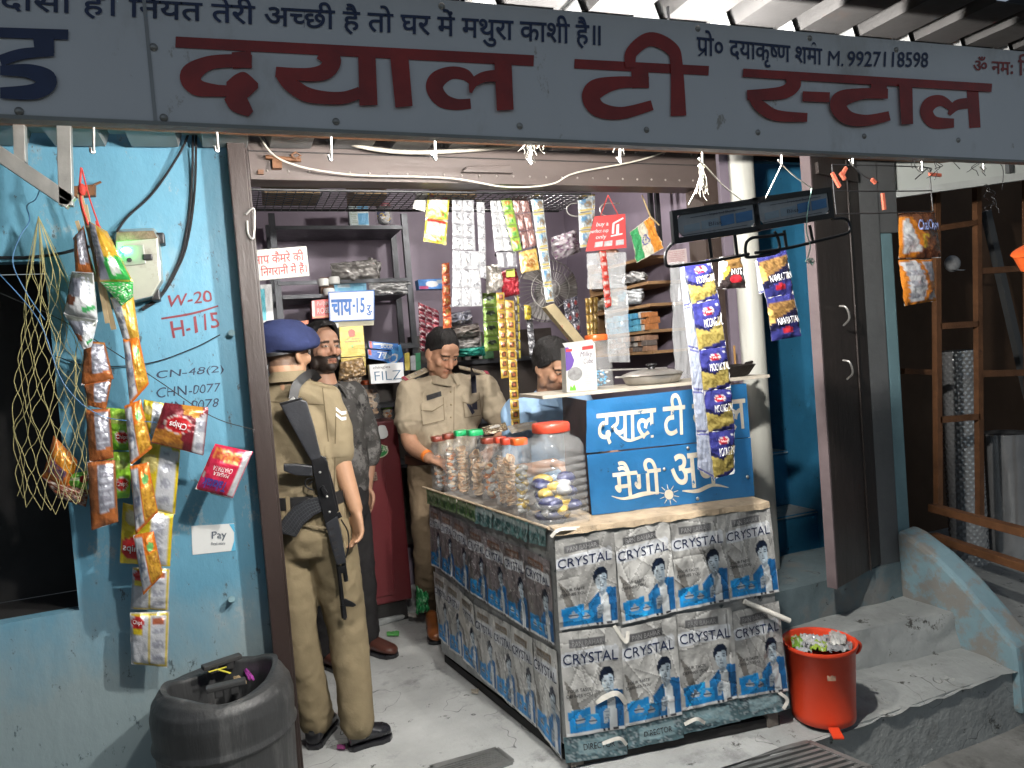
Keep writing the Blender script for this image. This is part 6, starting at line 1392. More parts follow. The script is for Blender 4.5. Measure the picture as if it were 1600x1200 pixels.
for i, (pts, r, lab) in enumerate((([(500,203),(560,228),(640,238),(740,234),(830,224),(872,207)], .008, 'pale sagging cable across the shutter box'), ([(520,206),(620,218),(720,222),(800,221),(880,209)], .006, 'thin white cable above the sagging one'), ([(400,206),(440,250),(540,272),(700,278),(790,292),(860,288),(900,270),(1000,250),(1080,222)], .0035, 'thin pale string strung loosely below the shutter box'))):
    cord('white_cable', [aY(*c, YL-.06) for c in pts], r, mat('dirty_white_cable', (.5,.47,.4), .5, 0, .2, 20), lab, 'cable')
# steel bracket top left
bkt = thing('steel_bracket', tuple(aY(108,325,2.5)), 'raw steel angle bracket at the top left under the signboard', 'bracket')
YB = 2.5
for nm, a, b, w in (('upright',(100,170),(104,322),17),('diagonal',(-20,228),(112,318),20),('brace',(30,170),(33,254),14)):
    m_ = MB(); m_.bar(aY(*a, YB+(.02 if nm == 'brace' else 0)), aY(*b, YB+(.02 if nm == 'brace' else 0)), w/FPX*2.4, .03); m_.build(nm, M_steel, bkt, bevel=.002)
wbk = MB(); q = [aY(*c, YW-.03) for c in ((112,291),(148,288),(148,305),(112,307))]; wbk.slab(q, (0,.03,0)); wbk.tube([aY(145,290,YW-.03), aY(158,284,YW-.03)], .004); tag(wbk.build('wall_bracket', M_rust, at=tuple(q[0])), 'small rusty bracket on the blue wall holding the red cord', 'bracket')
# electricity meter
mt = thing('electricity_meter', tuple(aY(218,420,YW)), 'pale plastic electricity meter with a glowing green light on the blue wall', 'meter')
M_mt = mat('meter_plastic', (.34,.34,.29), .3, 0, .12, 6, dirt=.58, dcol=(.2,.19,.16), ds=5, coat=.4)
oc = [(176,366),(186,358),(240,356),(250,366),(256,440),(240,468),(196,478),(180,470)]
m_ = MB(); f0 = [aY(*c, YW-.0) for c in oc]; fr = [aY(218+(c[0]-218)*.90, 418+(c[1]-418)*.9, YW-.10) for c in oc]
m_.add(f0+fr, [(i, (i+1) % 8, (i+1) % 8+8, i+8) for i in range(8)]+[tuple(range(8,16))]); mb_ = m_.build('case', M_mt, mt, bevel=.006)
m_ = MB(); m_.slab([aY(*c, YW-.104) for c in ((182,362),(240,360),(246,372),(180,378))], (0,.012,0)); m_.build('dusty_top', mat('brown_dust', (.16,.12,.08), .95, 0, .4, 40, .8, 60), mt, bevel=.003)
m_ = MB(); m_.slab([aY(*c, YW-.108) for c in ((192,384),(224,382),(228,412),(194,416))], (0,.008,0)); pnl = m_.build('display_panel', mat('meter_panel', (.22,.23,.20), .3, 0, .1), mt, bevel=.002)
m_ = MB(); m_.tube([aY(202,406,YW-.112), aY(202,406,YW-.100)], .008, 12); m_.build('button', M_black, pnl); m_ = MB(); m_.box(aY(231,402,YW-.105), (.03,.02,.02)); m_.build('seal', M_black, mt, bevel=.004)
m_ = MB(); m_.ell(aY(197,391,YW-.114), (.016,.006,.009), n=14, k=8); m_.build('green_lamp', mat('lit_green', (.05,.6,.15), .3, 0, 0, emit=(.03,1,.18), es=140), pnl, smooth=True)
for c in ((251,374),(244,462)): m_ = MB(); m_.box(aY(*c, YW-.03), (.028,.05,.04)); m_.build('clip', M_black, mt, bevel=.005)

# drum used as a bin
bc = V(-.115,2.575,0); bn = thing('drum_bin', tuple(bc), 'black plastic drum cut open at the top and used as a litter bin', 'bin')
M_drum = mat('weathered_black_plastic', (.030,.031,.032), .5, 0, .3, 5, .3, 20, dirt=.54, dcol=(.12,.12,.118), ds=6, dsharp=.2, stretch=(2.4,2.4,.30), dirt2=(.64,(.02,.02,.02),7))
def drum(u, v):
    a = 2*math.pi*u; z0 = [0,.02,.30,.325,.335,.355,.43,.47,.495,.505,.50,.44,.1]; r0_ = [.205,.212,.218,.220,.229,.222,.226,.218,.200,.178,.160,.152,.150]
    t = v*(len(z0)-1); i = min(int(t), len(z0)-2); f = t-i; r = r0_[i]+(r0_[i+1]-r0_[i])*f; zz_ = z0[i]+(z0[i+1]-z0[i])*f
    if v > .62: 
        n_ = .011*math.sin(2*a+.6)+.006*math.sin(5*a)+.006*noise.noise(V(math.cos(a)*3, math.sin(a)*3, 2)); zz_ += n_*min(1, (v-.62)/.12); r += .6*n_*(v > .74)-.010*math.cos(3*a+1)*(v > .74)
    return bc+V(r*math.cos(a), r*math.sin(a), zz_)
MB().grid(drum, 72, 60).build('drum', M_drum, bn, smooth=True, cut=75)
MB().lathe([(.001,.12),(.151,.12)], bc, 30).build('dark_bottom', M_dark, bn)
for a, b, w in (((316,1044),(376,1024),13),((322,1078),(384,1063),12)):
    p, q = aZ(*a,.525), aZ(*b,.525); m_ = MB(); m_.bar(p, q, .034, .016, side=V(0,0,1)); 
    for k in (.3,.7): c = p.lerp(q, k); m_.box(c-V(0,0,.016), (.025,.03,.03))
    m_.build('handle', mat('matt_black_plastic', (.03,.03,.03), .6, 0, .2, 8), bn, bevel=.004)
yt = MB(); 
for a in ((0,0),(14,-4),(20,6),(-14,4)): yt.bar(aZ(340,1046,.515), aZ(340+a[0],1046+a[1],.517), .008, .002, side=V(0,0,1))
tag(yt.build('yellow_ribbon', mat('yellow_ribbon', (.6,.52,.05), .6, 0, 0), at=tuple(aZ(340,1046,.5))), 'scrap of yellow ribbon on the back edge of the bin', 'ribbon')
for q, c, lab in ((((378,1044),(388,1046),(398,1062),(388,1062)),(.35,.05,.30),'crumpled purple wrapper on top of the bin rubbish'), (((364,1058),(382,1060),(386,1068),(366,1066)),(.42,.30,.17),'torn tan card inside the drum bin')):
    b = Bag(*[aZ(*x,.46) for x in q], .02, 4, .008); o = bag_part(b, [('bg',c),('spots',.15,0,0,1,1,tuple(min(1,x*2) for x in c))], [('bg',c)], 'rubbish_wrapper', None, 10, 10); c0 = b.P(.5,.5); o.data.transform(Matrix.Translation(-c0)); o.location = c0; tag(o, lab, 'wrapper')

# red pedal bucket
p = aZ(1287,1117,.004); d = (p-EYE).dot(FWD); r1 = 53/FPX*d; hb = 116/FPX*d*1.02
rb = thing('red_bucket', tuple(p), 'bright red plastic pedal bucket full of litter on the concrete ledge', 'bucket')
M_bkt = mat('red_plastic', (.66,.055,.018), .36, 0, .08, 4, .04, 20, dirt=.72, dcol=(.25,.04,.03), ds=7)
MB().lathe([(r1*.84,.0),(r1*.88,.004),(r1*.89,.03),(r1*.885,.04),(r1*.97,hb*.93),(r1*1.01,hb*.94),(r1*1.04,hb*.97),(r1*1.03,hb),(r1*.97,hb*.995),(r1*.93,hb*.92),(r1*.8,.05)], p, 48, cap=False).build('tub', M_bkt, rb, smooth=True, cut=60)
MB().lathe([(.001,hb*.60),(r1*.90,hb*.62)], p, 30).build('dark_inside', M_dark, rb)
e = MB(); c = p+V(r1*.98,-.02,hb*.90); e.tube(stroke3([c+V(0,-.03,.02), c+V(.022,-.035,0), c+V(.032,-.02,-.03), c+V(.03,0,-.05), c+V(.018,.01,-.03), c+V(.0,.01,0)], 5), .007, 8); e.ell(c+V(.0,-.025,.015), (.014,.014,.014)); e.build('ear_handle', M_bkt, rb, smooth=True)
e = MB(); q = p+V(-r1*.45,-r1*.80,.012); e.bar(q, q+V(-.03,-.055,-.006), .04, .010, side=V(0,0,1)); e.build('pedal', M_bkt, rb, bevel=.004)
e = MB(); 
for a0, z0, w, h_ in ((-2.05,.74,.12,.026),):
    e.grid(lambda u, v: p+V(math.cos(a0+(u-.5)*w*2)*r1*(.945+.001), math.sin(a0+(u-.5)*w*2)*r1*.946, hb*z0-h_*v), 8, 3)
e.build('torn_label', mat('label_tan', (.35,.22,.15), .6, 0, .5, 40), rb)
rs = random.Random(12)
for i in range(8):
    cx, cy = 1240+rs.uniform(4,76), 1004+rs.uniform(-8,12); z_ = hb*.93+rs.uniform(0,.02); w = rs.uniform(14,24); h_ = rs.uniform(8,13)
    b = Bag(*[aZ(cx+a, cy+bb, z_) for a, bb in ((-w,-h_),(w,-h_+4),(w-3,h_),(-w+3,h_-3))], .018, 30+i, .014); cc = [(.30,.42,.06),(.45,.46,.48),(.34,.35,.36),(.48,.48,.46),(.5,.5,.5),(.25,.26,.27),(.18,.34,.05),(.4,.41,.43)][i]
    o = bag_part(b, [('bg',cc),('spots',.15,0,0,1,1,(.55,.55,.55))], [('bg',cc)], 'rubbish_wrapper', None, 12, 10); c0 = b.P(.5,.5); o.data.transform(Matrix.Translation(-c0)); o.location = c0
    tag(o, 'crumpled silver or green wrapper lying in the red bucket', 'wrapper', 'wrappers in the red bucket')

# grates
gr = thing('drain_grate', tuple(aZ(1240,1185,-.02)), 'iron drain grate of parallel bars before the concrete ledge', 'grate')
zg = -.015; g = lambda px, py: aZ(px, py, zg)
a, b, c, d_ = g(1080,1212), g(1264,1162), g(1362,1203), g(1180,1262)
m_ = MB()
for p_, q_ in ((a,b),(b,c),(c,d_),(d_,a)): m_.bar(p_, q_, .022, .02, side=V(0,0,1))
m_.build('grate_frame', mat('grey_iron', (.20,.205,.20), .5, .5, .25, 9), gr)
for k in range(1,8): m_ = MB(); m_.bar(a.lerp(d_, k/8), b.lerp(c, k/8), .014, .016, side=V(0,0,1)); m_.build('grate_bar', MATS['grey_iron'], gr)
sg2 = thing('floor_grate', tuple(aZ(735,1190,.006)), 'flat ribbed metal grate let into the shop floor', 'grate')
a, b, c, d_ = aZ(672,1200,.006), aZ(776,1171,.006), aZ(800,1190,.006), aZ(700,1226,.006)
m_ = MB()
for p_, q_ in ((a,b),(b,c),(c,d_),(d_,a)): m_.bar(p_, q_, .02, .012, side=V(0,0,1))
m_.slab([a,b,c,d_], (0,0,-.004)); m_.build('grate_plate', mat('grey_iron', (.20,.205,.20), .5, .5, .25, 9), sg2)
for k in range(1,9): m_ = MB(); m_.bar(a.lerp(d_, k/9)+V(0,0,.002), b.lerp(c, k/9)+V(0,0,.002), .008, .008, side=V(0,0,1)); m_.build('grate_bar', MATS['grey_iron'], sg2)
# litter on the floor
for i, (px, py, w, c, lab) in enumerate(((788,1071,10,(.5,.25,.12),'small orange wrapper scrap on the shop floor'),(742,1080,6,(.6,.55,.45),'tiny cream paper scrap on the shop floor'),(614,990,10,(.12,.45,.12),'green wrapper scrap near the floor kerb'),(533,1167,7,(.5,.12,.35),'pink wrapper scrap between the black shoes'),(645,961,8,(.6,.6,.55),'white paper scrap on the kerb'))):
    b = Bag(*[aZ(px+a, py+bb, .010+.036*(i == 4)) for a, bb in ((-w,-3),(w,-4),(w-1,4),(-w+1,3))], .006, 70+i, .004); o = bag_part(b, [('bg',c)], [('bg',c)], 'litter_scrap', None, 8, 8); c0 = b.P(.5,.5); o.data.transform(Matrix.Translation(-c0)); o.location = c0; tag(o, lab, 'litter')

# side shop lattice, rolls, cap
lat = thing('steel_lattice', tuple(aY(1495,560,2.8)), 'rusty brown steel lattice door of the side shop', 'lattice door')
YT = 2.80
for nm, a, b, w, dy in (('upright',(1462,300),(1466,800),11,0),('upright',(1526,285),(1531,820),11,0),('upright',(1604,280),(1610,850),12,0),('rung',(1466,357),(1524,348),9,.0),('rung',(1466,510),(1526,506),10,0),('rung',(1466,656),(1528,651),10,0),('rung',(1530,424),(1606,419),10,0),('rung',(1530,584),(1606,582),11,0),('rung',(1410,580),(1462,582),9,.1)):
    m_ = MB(); m_.bar(aY(*a, YT+dy), aY(*b, YT+dy), w/FPX*3.8, .03); m_.build(nm, M_rust, lat)
for a, b in (((1456,793),(1640,842)),((1456,838),(1640,898))):
    m_ = MB(); p0 = aY(*a, 2.76); q0 = aZ(*b, p0.z); m_.bar(p0, q0, .05, .04, side=V(0,0,1)); m_.build('rail', M_rust, lat, bevel=.004)
dgb = MB(); dgb.bar(aY(1540,330,3.4), aY(1612,640,3.4), .06, .04); tag(dgb.build('grey_strut', M_grey, at=tuple(aY(1570,450,3.4))), 'grey strut leaning behind the steel lattice', 'strut')
M_bub = mat('silver_bubble_film', (.50,.51,.52), .14, .6, .1, 6, coat=.6)
def roll(px0, px1, ty, bx, by, Y, label, bub, rr):
    a, b = aY((px0+px1)/2, ty, Y), aY(bx, by, Y); ax = (a-b); L = ax.length; ax.normalize(); R = ax.to_track_quat('Z', 'Y').to_matrix()
    def f(u, v):
        an = 2*math.pi*u; k = rr
        if bub: k += .004*max(0, math.sin(an*17+(math.pi if int(v*70) % 2 else 0)))*abs(math.sin(v*70*math.pi))
        else: k += .004*math.sin(an*3+v*2)+.003*noise.noise(V(u*8, v*22, 3))
        return b+R @ V(k*math.cos(an), k*math.sin(an), L*v)
    t = thing('film_roll', tuple(b), label, 'roll', 'silver film rolls'); m_ = MB().grid(f, 140 if bub else 48, 280 if bub else 60); m_.build('film', M_bub, t, smooth=True, cut=180)
    m2 = MB(); m2.lathe([(.001,0),(rr*.4,0),(rr*.42,.002),(rr,.002)], a, 24, R=R); m2.build('roll_end', M_foilb, t)
roll(1470,1520,548,1520,945,3.10, 'taller silver bubble wrap roll standing behind the lattice', True, .105)
roll(1538,1606,676,1590,1010,3.0, 'shorter smooth silver film roll at the right edge', False, .13)
cpt = MB(); c = aY(1488,412,3.3); cpt.ell(c, (.06,.04,.055), n=16, k=10); cpt.grid(lambda u, v: c+V(-.03+(u-.5)*.09, -.02-.06*v, -.045-.012*v+.02*(u-.5)**2), 10, 5); tag(cpt.build('cap', mat('grey_white_cloth', (.4,.41,.42), .8, 0, .4, 14), at=tuple(c), smooth=True), 'grey and white cap hanging on the brown board', 'cap')
tb = MB(); c = aY(1618,405,1.62); R = Matrix.Rotation(rad(-28), 3, 'Y'); tb.lathe([(.001,-.03),(.035,-.032),(.052,-.02),(.058,.04),(.062,.042),(.055,.045)], c, 28, R=R); tag(tb.build('orange_tub', mat('orange_plastic', (.62,.10,.02), .35, 0, .1), at=tuple(c), smooth=True), 'orange plastic tub hanging at the right edge of the frame', 'tub')
# wire rack with pegs
wr_ = thing('wire_rack', tuple(aY(1340,290,1.83)), 'black wire rack with pink pegs hanging above the orange packets', 'wire rack')
m_ = MB()
for P_ in (((1300,257),(1332,258),(1385,259),(1450,262),(1454,268)),((1304,298),(1380,299),(1456,298)),((1306,334),(1380,333),(1458,330)),((1300,257),(1303,300),(1307,335)),((1452,262),(1455,300),(1458,331)),((1332,258),(1350,275),(1372,285)),((1450,262),(1430,280))): m_.tube(stroke3([aY(*c, 1.84) for c in P_], 4), .0022, 6)
m_.build('wires', M_wire, wr_, smooth=True)
for a, b in (((1300,270),(1312,292)),((1313,270),(1320,280)),((1379,302),(1382,328)),((1362,280),(1368,286)),((1452,272),(1470,274)),((1322,262),(1315,275))):
    m_ = MB(); m_.bar(aY(*a,1.83), aY(*b,1.83), .011, .008); m_.build('peg', mat('coral_peg', (.42,.10,.06), .5, 0, .2), wr_)
fw_ = MB(); rs = random.Random(3)
for px, py in ((1440,255),(1460,262),(1535,262),(1540,300),(1550,320)): fuzz(fw_, px, py-12, 1.6, 3, 9, 40, .0011)
fw_.tube(stroke3([aY(*c,1.6) for c in ((1436,238),(1470,236),(1500,264))], 4), .0012, 5); fw_.tube(stroke3([aY(*c,1.6) for c in ((1540,240),(1566,260),(1566,297))], 4), .0012, 5)
tag(fw_.build('wire_tangle', M_wire, at=tuple(aY(1440,250,1.6))), 'loose black wire ends hanging under the right end of the signboard', 'wire')
gs = MB(); gs.tube(stroke3([aY(*c, YH) for c in ((1268,294),(1262,330),(1260,360),(1266,385),(1262,405),(1268,412))], 5), .0016, 6); fuzz(gs, 1266, 404, YH, 6, 4, 14, .0012)
tag(gs.build('green_string', mat('pale_green_string', (.30,.5,.42), .8, 0, .2), at=tuple(aY(1268,294,YH))), 'pale green string end hanging off the right advert rack', 'string')
# ================================================================== inside the shop
def lerp2(q, u, v):
    (a, b, c, d) = q; return tuple(a[i]*(1-u)*(1-v)+b[i]*u*(1-v)+c[i]*u*v+d[i]*(1-u)*v for i in (0,1))
def sachets(label, q, rows, cols, Y, arts, cat='sachet strip', t=.012, seed=0, nu=9, nv=11, txt=None, gap=.03, dy=0):
    packs = []
    for r in range(rows):
        for c in range(cols):
            u0, u1, v0, v1 = c/cols+gap/cols*.5, (c+1)/cols-gap/cols*.5, r/rows, (r+1)/rows-gap/rows
            p = dict(q=[lerp2(q, u0, v0), lerp2(q, u1, v0), lerp2(q, u1, v1), lerp2(q, u0, v1)], f=arts[(r*cols+c) % len(arts)], t=t, nu=nu, nv=nv, wr=.003, dy=dy)
            if txt: p['txt'] = txt
            packs.append(p)
    return strip_thing('sachet_strip', label, cat, packs, Y, seed=seed)
def pbox(label, q, Y, depth, m, name='carton', cat='box', arts=None, txts=(), bevel=.002, nu=24, nv=24):
    P_ = [aY(*c, Y) for c in q]; t = thing(name, tuple((P_[2]+P_[3])/2), label, cat)
    MB().slab(P_, (0,depth,0)).build('body', m, t, bevel=bevel)
    Q_ = Quad(*P_)
    if arts:
        U, Vv = np.meshgrid(np.linspace(0,1,nu+1), np.linspace(0,1,nv+1))
        MB().grid(lambda u, v: Q_.P(u, v, .0012), nu, nv).build('printed_face', M_pk, t, col=paint(U, Vv, arts).reshape(-1,3))
    for st, bx, m2, bo in txts: tx = MB(); text_on(tx, Q_, st, *bx, 0, .0026, bo); tx.build('lettering', m2, t)
    return t
# wire grille under the shutter box
gm = MB(); zg_ = zl-.012
ga, gb_, gc, gd = aZ(398,291,zg_), aZ(905,297,zg_), aZ(905,313,zg_), aZ(398,320,zg_)
x0, x1, y0, y1 = .13, 1.62, 2.93, 3.28
for k in range(44): x = x0+(x1-x0)*k/43; gm.tube([(x,y0,zg_+.003),(x,y1,zg_+.003)], .0022, 5)
for k in range(11): y = y0+(y1-y0)*k/10; gm.tube([(x0,y,zg_),(x1,y,zg_)], .0022, 5)
for y in (y0, y1): gm.tube([(x0,y,zg_+.006),(x1,y,zg_+.006)], .005, 6)
tag(gm.build('wire_grille', M_black, at=(.9,3.1,zg_)), 'black wire mesh loft shelf just under the shutter box', 'grille')
for k, (x, w, h_, lab) in enumerate(((.30,.22,.09,'tan carton stored on the left of the mesh loft'),(.62,.14,.08,'smaller tan carton in the middle of the mesh loft'),(1.0,.2,.05,'flat carton at the right of the mesh loft'))):
    tag(MB().box((x,3.14,zg_+.012+h_/2), (w,.2,h_)).build('carton', mat('kraft_card', (.30,.20,.11), .8, 0, .2), at=(x,3.14,zg_+.01), bevel=.003), lab, 'carton')
# black steel rack
RY = 4.30; rk = thing('steel_rack', tuple(aY(540,560,RY)), 'black steel shelf rack standing at the left back of the shop', 'rack')
M_rk = mat('rack_grey_steel', (.045,.048,.055), .45, .4, .3, 9)
rx0, rx1 = aY(434,450,RY).x, aY(640,450,RY).x
for x in (rx0, rx1):
    for y in (RY, RY+.33): MB().box((x,y,1.22), (.035,.035,2.44)).build('post', M_rk, rk)
for py in (356, 461, 545, 640, 740):
    zz_ = aY(540, py, RY).z; MB().box(((rx0+rx1)/2, RY+.165, zz_), (rx1-rx0-.04,.36,.022)).build('rack_shelf', M_rk, rk)
for py in (440, 548): zz_ = aY(540, py, RY-.02).z; MB().box(((rx0+rx1)/2, RY-.025, zz_), (rx1-rx0+.25*(py > 500),.012,.022)).build('front_bar', M_rk, rk)
# dark cupboard and clutter screen behind
ck_ = thing('dark_cupboard', (1.6,4.6,0), 'tall dark cupboard against the back wall behind the officer', 'cupboard')
MB().box((1.62,4.62,.85), (1.0,.14,1.7)).build('carcass', mat('dark_stained_wood', (.03,.022,.018), .6, 0, .3, 5), ck_)
for k in range(4): MB().box((1.62,4.52,.3+.4*k), (.98,.06,.03)).build('cupboard_shelf', M_rk, ck_)
MB().box((.60,4.66,.95), (.95,.05,1.25)).build('back_panel', MATS['dark_stained_wood'], ck_)
rs = random.Random(8)
for i in range(22):
    k = i % 4; x = 1.16+.9*rs.random(); h_ = rs.uniform(.08,.22); w = rs.uniform(.06,.13); c = rs.choice([(.12,.02,.02),(.02,.04,.12),(.2,.14,.03),(.03,.10,.04),(.16,.15,.14),(.05,.04,.04)])
    tag(MB().box((x,4.50-.02*(i % 3),.316+.4*k+h_/2), (w,.05,h_)).build('goods_box', mat('goods_%d' % (i % 6), c, .5, 0, .4, 30), at=(x,4.5,.32+.4*k), bevel=.003), 'small packed goods box on the dark cupboard shelves', 'box', 'goods boxes on the dark cupboard')
# cabinet with stickers
fa, fb, fc, fd = aY(515,662,4.16), aY(624,655,4.16), aY(641,934,4.16), aY(522,946,4.16)
cab = thing('maroon_cabinet', tuple((fc+fd)/2), 'maroon metal cabinet with stickers behind the bearded man', 'cabinet')
M_mar = mat('maroon_enamel', (.125,.018,.022), .35, 0, .12, 3, .05, 12, dirt=.66, dcol=(.10,.02,.02), ds=5, coat=.2)
zt_, zb_ = fb.z, .12; cx0, cx1 = .42, (fb.x+fc.x)/2
MB().box(((cx0+cx1)/2, 4.31, (zt_+zb_)/2), (cx1-cx0,.30,zt_-zb_)).build('body', M_mar, cab, bevel=.012)
MB().box(((cx0+cx1)/2-.03, 4.153, (zt_+zb_)/2+.01), (cx1-cx0-.14,.012,zt_-zb_-.08)).build('door', M_mar, cab, bevel=.004)
MB().box(((cx0+cx1)/2, 4.31, .06), (cx1-cx0-.06,.26,.12)).build('plinth', M_dark, cab)
sk = MB(); sk.prism([aY(597+9*math.cos(a)*(1+.15*math.sin(3*a)), 675+12*math.sin(a)*(1+.1*math.cos(2*a)), 4.14) for a in [k*math.pi/8 for k in range(16)]], (0,.004,0)); sk.build('white_sticker', MATS['sticker_white'], cab)
sk = MB(); el_ = lambda rx, ry, d: [aY(593+rx*math.cos(a), 705+ry*math.sin(a)-1.2*math.cos(a), 4.14-d) for a in [k*math.pi/10 for k in range(20)]]
sk.prism(el_(14,10.5,0), (0,.004,0), 0); sk.flat(el_(12.5,9,.0012), 1)
o_ = sk.build('year_sticker', [mat('sticker_cream',(.5,.5,.35),.4,0,0), mat('sticker_green',(.03,.25,.06),.4,0,0)], cab)
sk = MB(); Q_ = Quad(aY(582,698,4.137), aY(606,694,4.137), aY(607,708,4.137), aY(583,712,4.137)); text_on(sk, Q_, '5', .08,-.6,.42,.55, 1, .002, .05); text_on(sk, Q_, 'YEAR', .30,.15,1.0,.75, 0, .003, .01); sk.build('lettering', [mat('sticker_white_ink',(.6,.6,.5),.4,0,0), mat('sticker_orange_ink',(.6,.2,.02),.4,0,0)], o_)
b = Bag(*[aY(*c, 4.13) for c in ((571,742),(588,737),(590,750),(574,754))], .02, 5, .008); bag_part(b, [('bg',(.35,.28,.22)),('spots',.2,0,0,1,1,(.2,.1,.08))], [('bg',(.3,.25,.2))], 'pasted_scrap', cab, 8, 8)
def jar_at(cx, by, ty, w, Y, lid, label, fill, **k):
    p = aY(cx, by, Y); d = (p-EYE).dot(FWD); return jar(p, w/2/FPX*d, (by-ty)/FPX*d, lid, w*.40/FPX*d, label, fill, **k)
jar_at(579,657,594,34,4.30,M_lido,'biscuit jar with orange lid on the maroon cabinet',('bisc',.75),seed=51,sq=2.6)
jar_at(606,655,632,20,4.36,mat('lime_lid',(.20,.55,.02),.4,0,0),'small jar with bright lime lid on the maroon cabinet',('mix',.5),seed=52,sq=2.4)
jar_at(601,352,318,27,4.36,mat('dark_red_lid',(.14,.02,.03),.4,0,0),'dark lidded jar on the top shelf of the black rack',('navy',.4),seed=53,sq=3)
# things on the rack
pbox('clear and blue packet standing on the top of the black rack', [(544,319),(575,318),(577,352),(547,352)], 4.36, .05, mat('pale_film',(.34,.38,.40),.3,0,.1), arts=[('bg',(.30,.36,.36)),('rect',.45,0,1,1,(.05,.22,.38)),('rect',.45,.35,1,.45,(.4,.45,.45)),('lines',.05,.2,.4,.9,14,(.2,.25,.2))])
eg = thing('cup_box', tuple(aY(516,461,4.2)), 'brown open box of white cups on the second rack shelf', 'box')
MB().slab([aY(500,434,4.3), aY(530,432,4.3), aY(532,461,4.3), aY(502,462,4.3)], (0,.1,0)).build('box', mat('choc_card',(.10,.05,.03),.7), eg)
for px, py in ((505,436),(522,433),(514,451),(525,456)): MB().lathe([(.030,-.03),(.034,.0),(.030,.012),(.001,.014)], aY(px,py+3,4.27), 14).build('cup', mat('white_cup',(.6,.6,.58),.4,0,0), eg, smooth=True)
def clutter(label, q, Y, c, name='plastic_bag', cat='bag', t=.09, wr=.03, seed=0, alpha=None, spots=None):
    b = Bag(*[aY(*p, Y) for p in q], t, seed, wr); o = bag_part(b, [('bg',c), ('spots',.18,0,0,1,1,spots or tuple(min(1,x*1.7) for x in c))], [('bg',c)], name, None, 22, 18, m=alpha, seed=seed); c0 = b.P(.5,1); o.data.transform(Matrix.Translation(-c0)); o.location = c0; return tag(o, label, cat)
clutter('crumpled clear plastic bag on the second rack shelf', [(516,412),(588,405),(592,440),(520,442)], 4.30, (.22,.21,.20), seed=3)
clutter('upright twist of clear plastic beside the crumpled bag', [(576,402),(596,410),(592,440),(574,436)], 4.38, (.24,.23,.22), seed=4)
pbox('flat blue carton on the second rack shelf', [(522,441),(572,440),(573,460),(523,461)], 4.30, .12, mat('carton_blue',(.05,.24,.38),.5,0,.2), arts=[('bg',(.05,.24,.38)),('rect',.1,.2,.5,.45,(.3,.4,.45)),('rect',.6,.3,.9,.8,(.1,.35,.5))])
clutter('crumpled silver foil packet at the right of the second rack shelf', [(576,442),(640,440),(645,460),(578,461)], 4.3, (.38,.38,.38), name='foil_packet', cat='packet', t=.06, seed=6)
pbox('blue and pink tissue carton right of the black rack', [(653,437),(695,435),(696,451),(655,452)], 4.2, .08, mat('carton_blue2',(.04,.16,.42),.4,0,.1), arts=[('bg',(.04,.16,.42)),('ell',.5,.5,.25,.3,(.5,.5,.5)),('rect',0,.7,.35,1,(.4,.05,.15)),('rect',.7,.1,1,.5,(.3,.35,.4))])
# notices
M_redink = mat('red_brush_ink', (.30,.03,.03), .5, 0, .2, 30); M_blueink = mat('blue_brush_ink', (.015,.12,.42), .5, 0, .3, 30)
nq = [aY(391,391,3.0), aY(479,384,3.0), aY(484,431,3.0), aY(393,440,3.0)]
no_ = thing('camera_notice', tuple(nq[3]), 'off white board with red Hindi camera notice hung inside the brown post', 'notice')
MB().slab(nq, (0,.008,0)).build('board', mat('speckled_board',(.50,.50,.47),.6,0,.15,60,.1,50,dirt=.62,dcol=(.25,.25,.23),ds=40), no_, bevel=.004)
tx = MB(); Q_ = Quad(*nq); text_on(tx, Q_, 'आप कैमरे की', .03,.10,.93,.48, 0, .0015, .012); text_on(tx, Q_, 'िनगरानी में हैं।', .16,.52,.96,.92, 0, .0015, .012); tx.build('lettering', M_redink, no_)
nq = [aY(513,456,4.15), aY(585,453,4.15), aY(585,500,4.15), aY(515,503,4.15)]
no_ = thing('price_notice', tuple(nq[3]), 'white tea price card with blue Hindi lettering and blue edge on the rack', 'notice')
MB().slab(nq, (0,.006,0)).build('card', mat('card_white',(.66,.67,.69),.5,0,.05), no_); Q_ = Quad(*nq)
bd = MB()
for a in ([(0,0),(1,0),(1,.035),(0,.035)],[(0,.965),(1,.965),(1,1),(0,1)],[(0,.035),(.02,.035),(.02,.965),(0,.965)],[(.98,.035),(1,.035),(1,.965),(.98,.965)]): bd.flat([Q_.P(u, v, .001) for u, v in a])
bd.build('blue_edge', M_blueink, no_)
tx = MB(); text_on(tx, Q_, 'चाय', .05,.26,.50,.80, 0, .0015, .03); text_on(tx, Q_, '-', .515,.46,.57,.54, 0, .0015, .02); text_on(tx, Q_, '15', .60,.24,.78,.74, 0, .0015, .02); text_on(tx, Q_, 'रु.', .82,.50,.95,.84, 0, .0015, .02); tx.build('lettering', M_blueink, no_)
tag(MB().slab([aY(517,503,4.17), aY(584,500,4.17), aY(584,508,4.17), aY(517,511,4.17)], (0,.05,0)).build('cream_carton', mat('cream_card',(.45,.43,.33),.6), at=tuple(aY(550,508,4.2))), 'thin cream carton edge under the tea price card', 'carton')
pbox('red and white rose carton left of the tea price card', [(487,470),(514,467),(516,496),(488,498)], 4.22, .1, mat('rose_red',(.42,.03,.03),.5), arts=[('bg',(.45,.035,.03)),('rect',0,0,.16,1,(.5,.5,.48)),('rect',0,.9,1,1,(.5,.15,.03))], txts=[('Punjabi', (.3,.08,.95,.36), I_w, 0), ('ROSE', (.28,.45,1.0,.75), I_w, .01)])
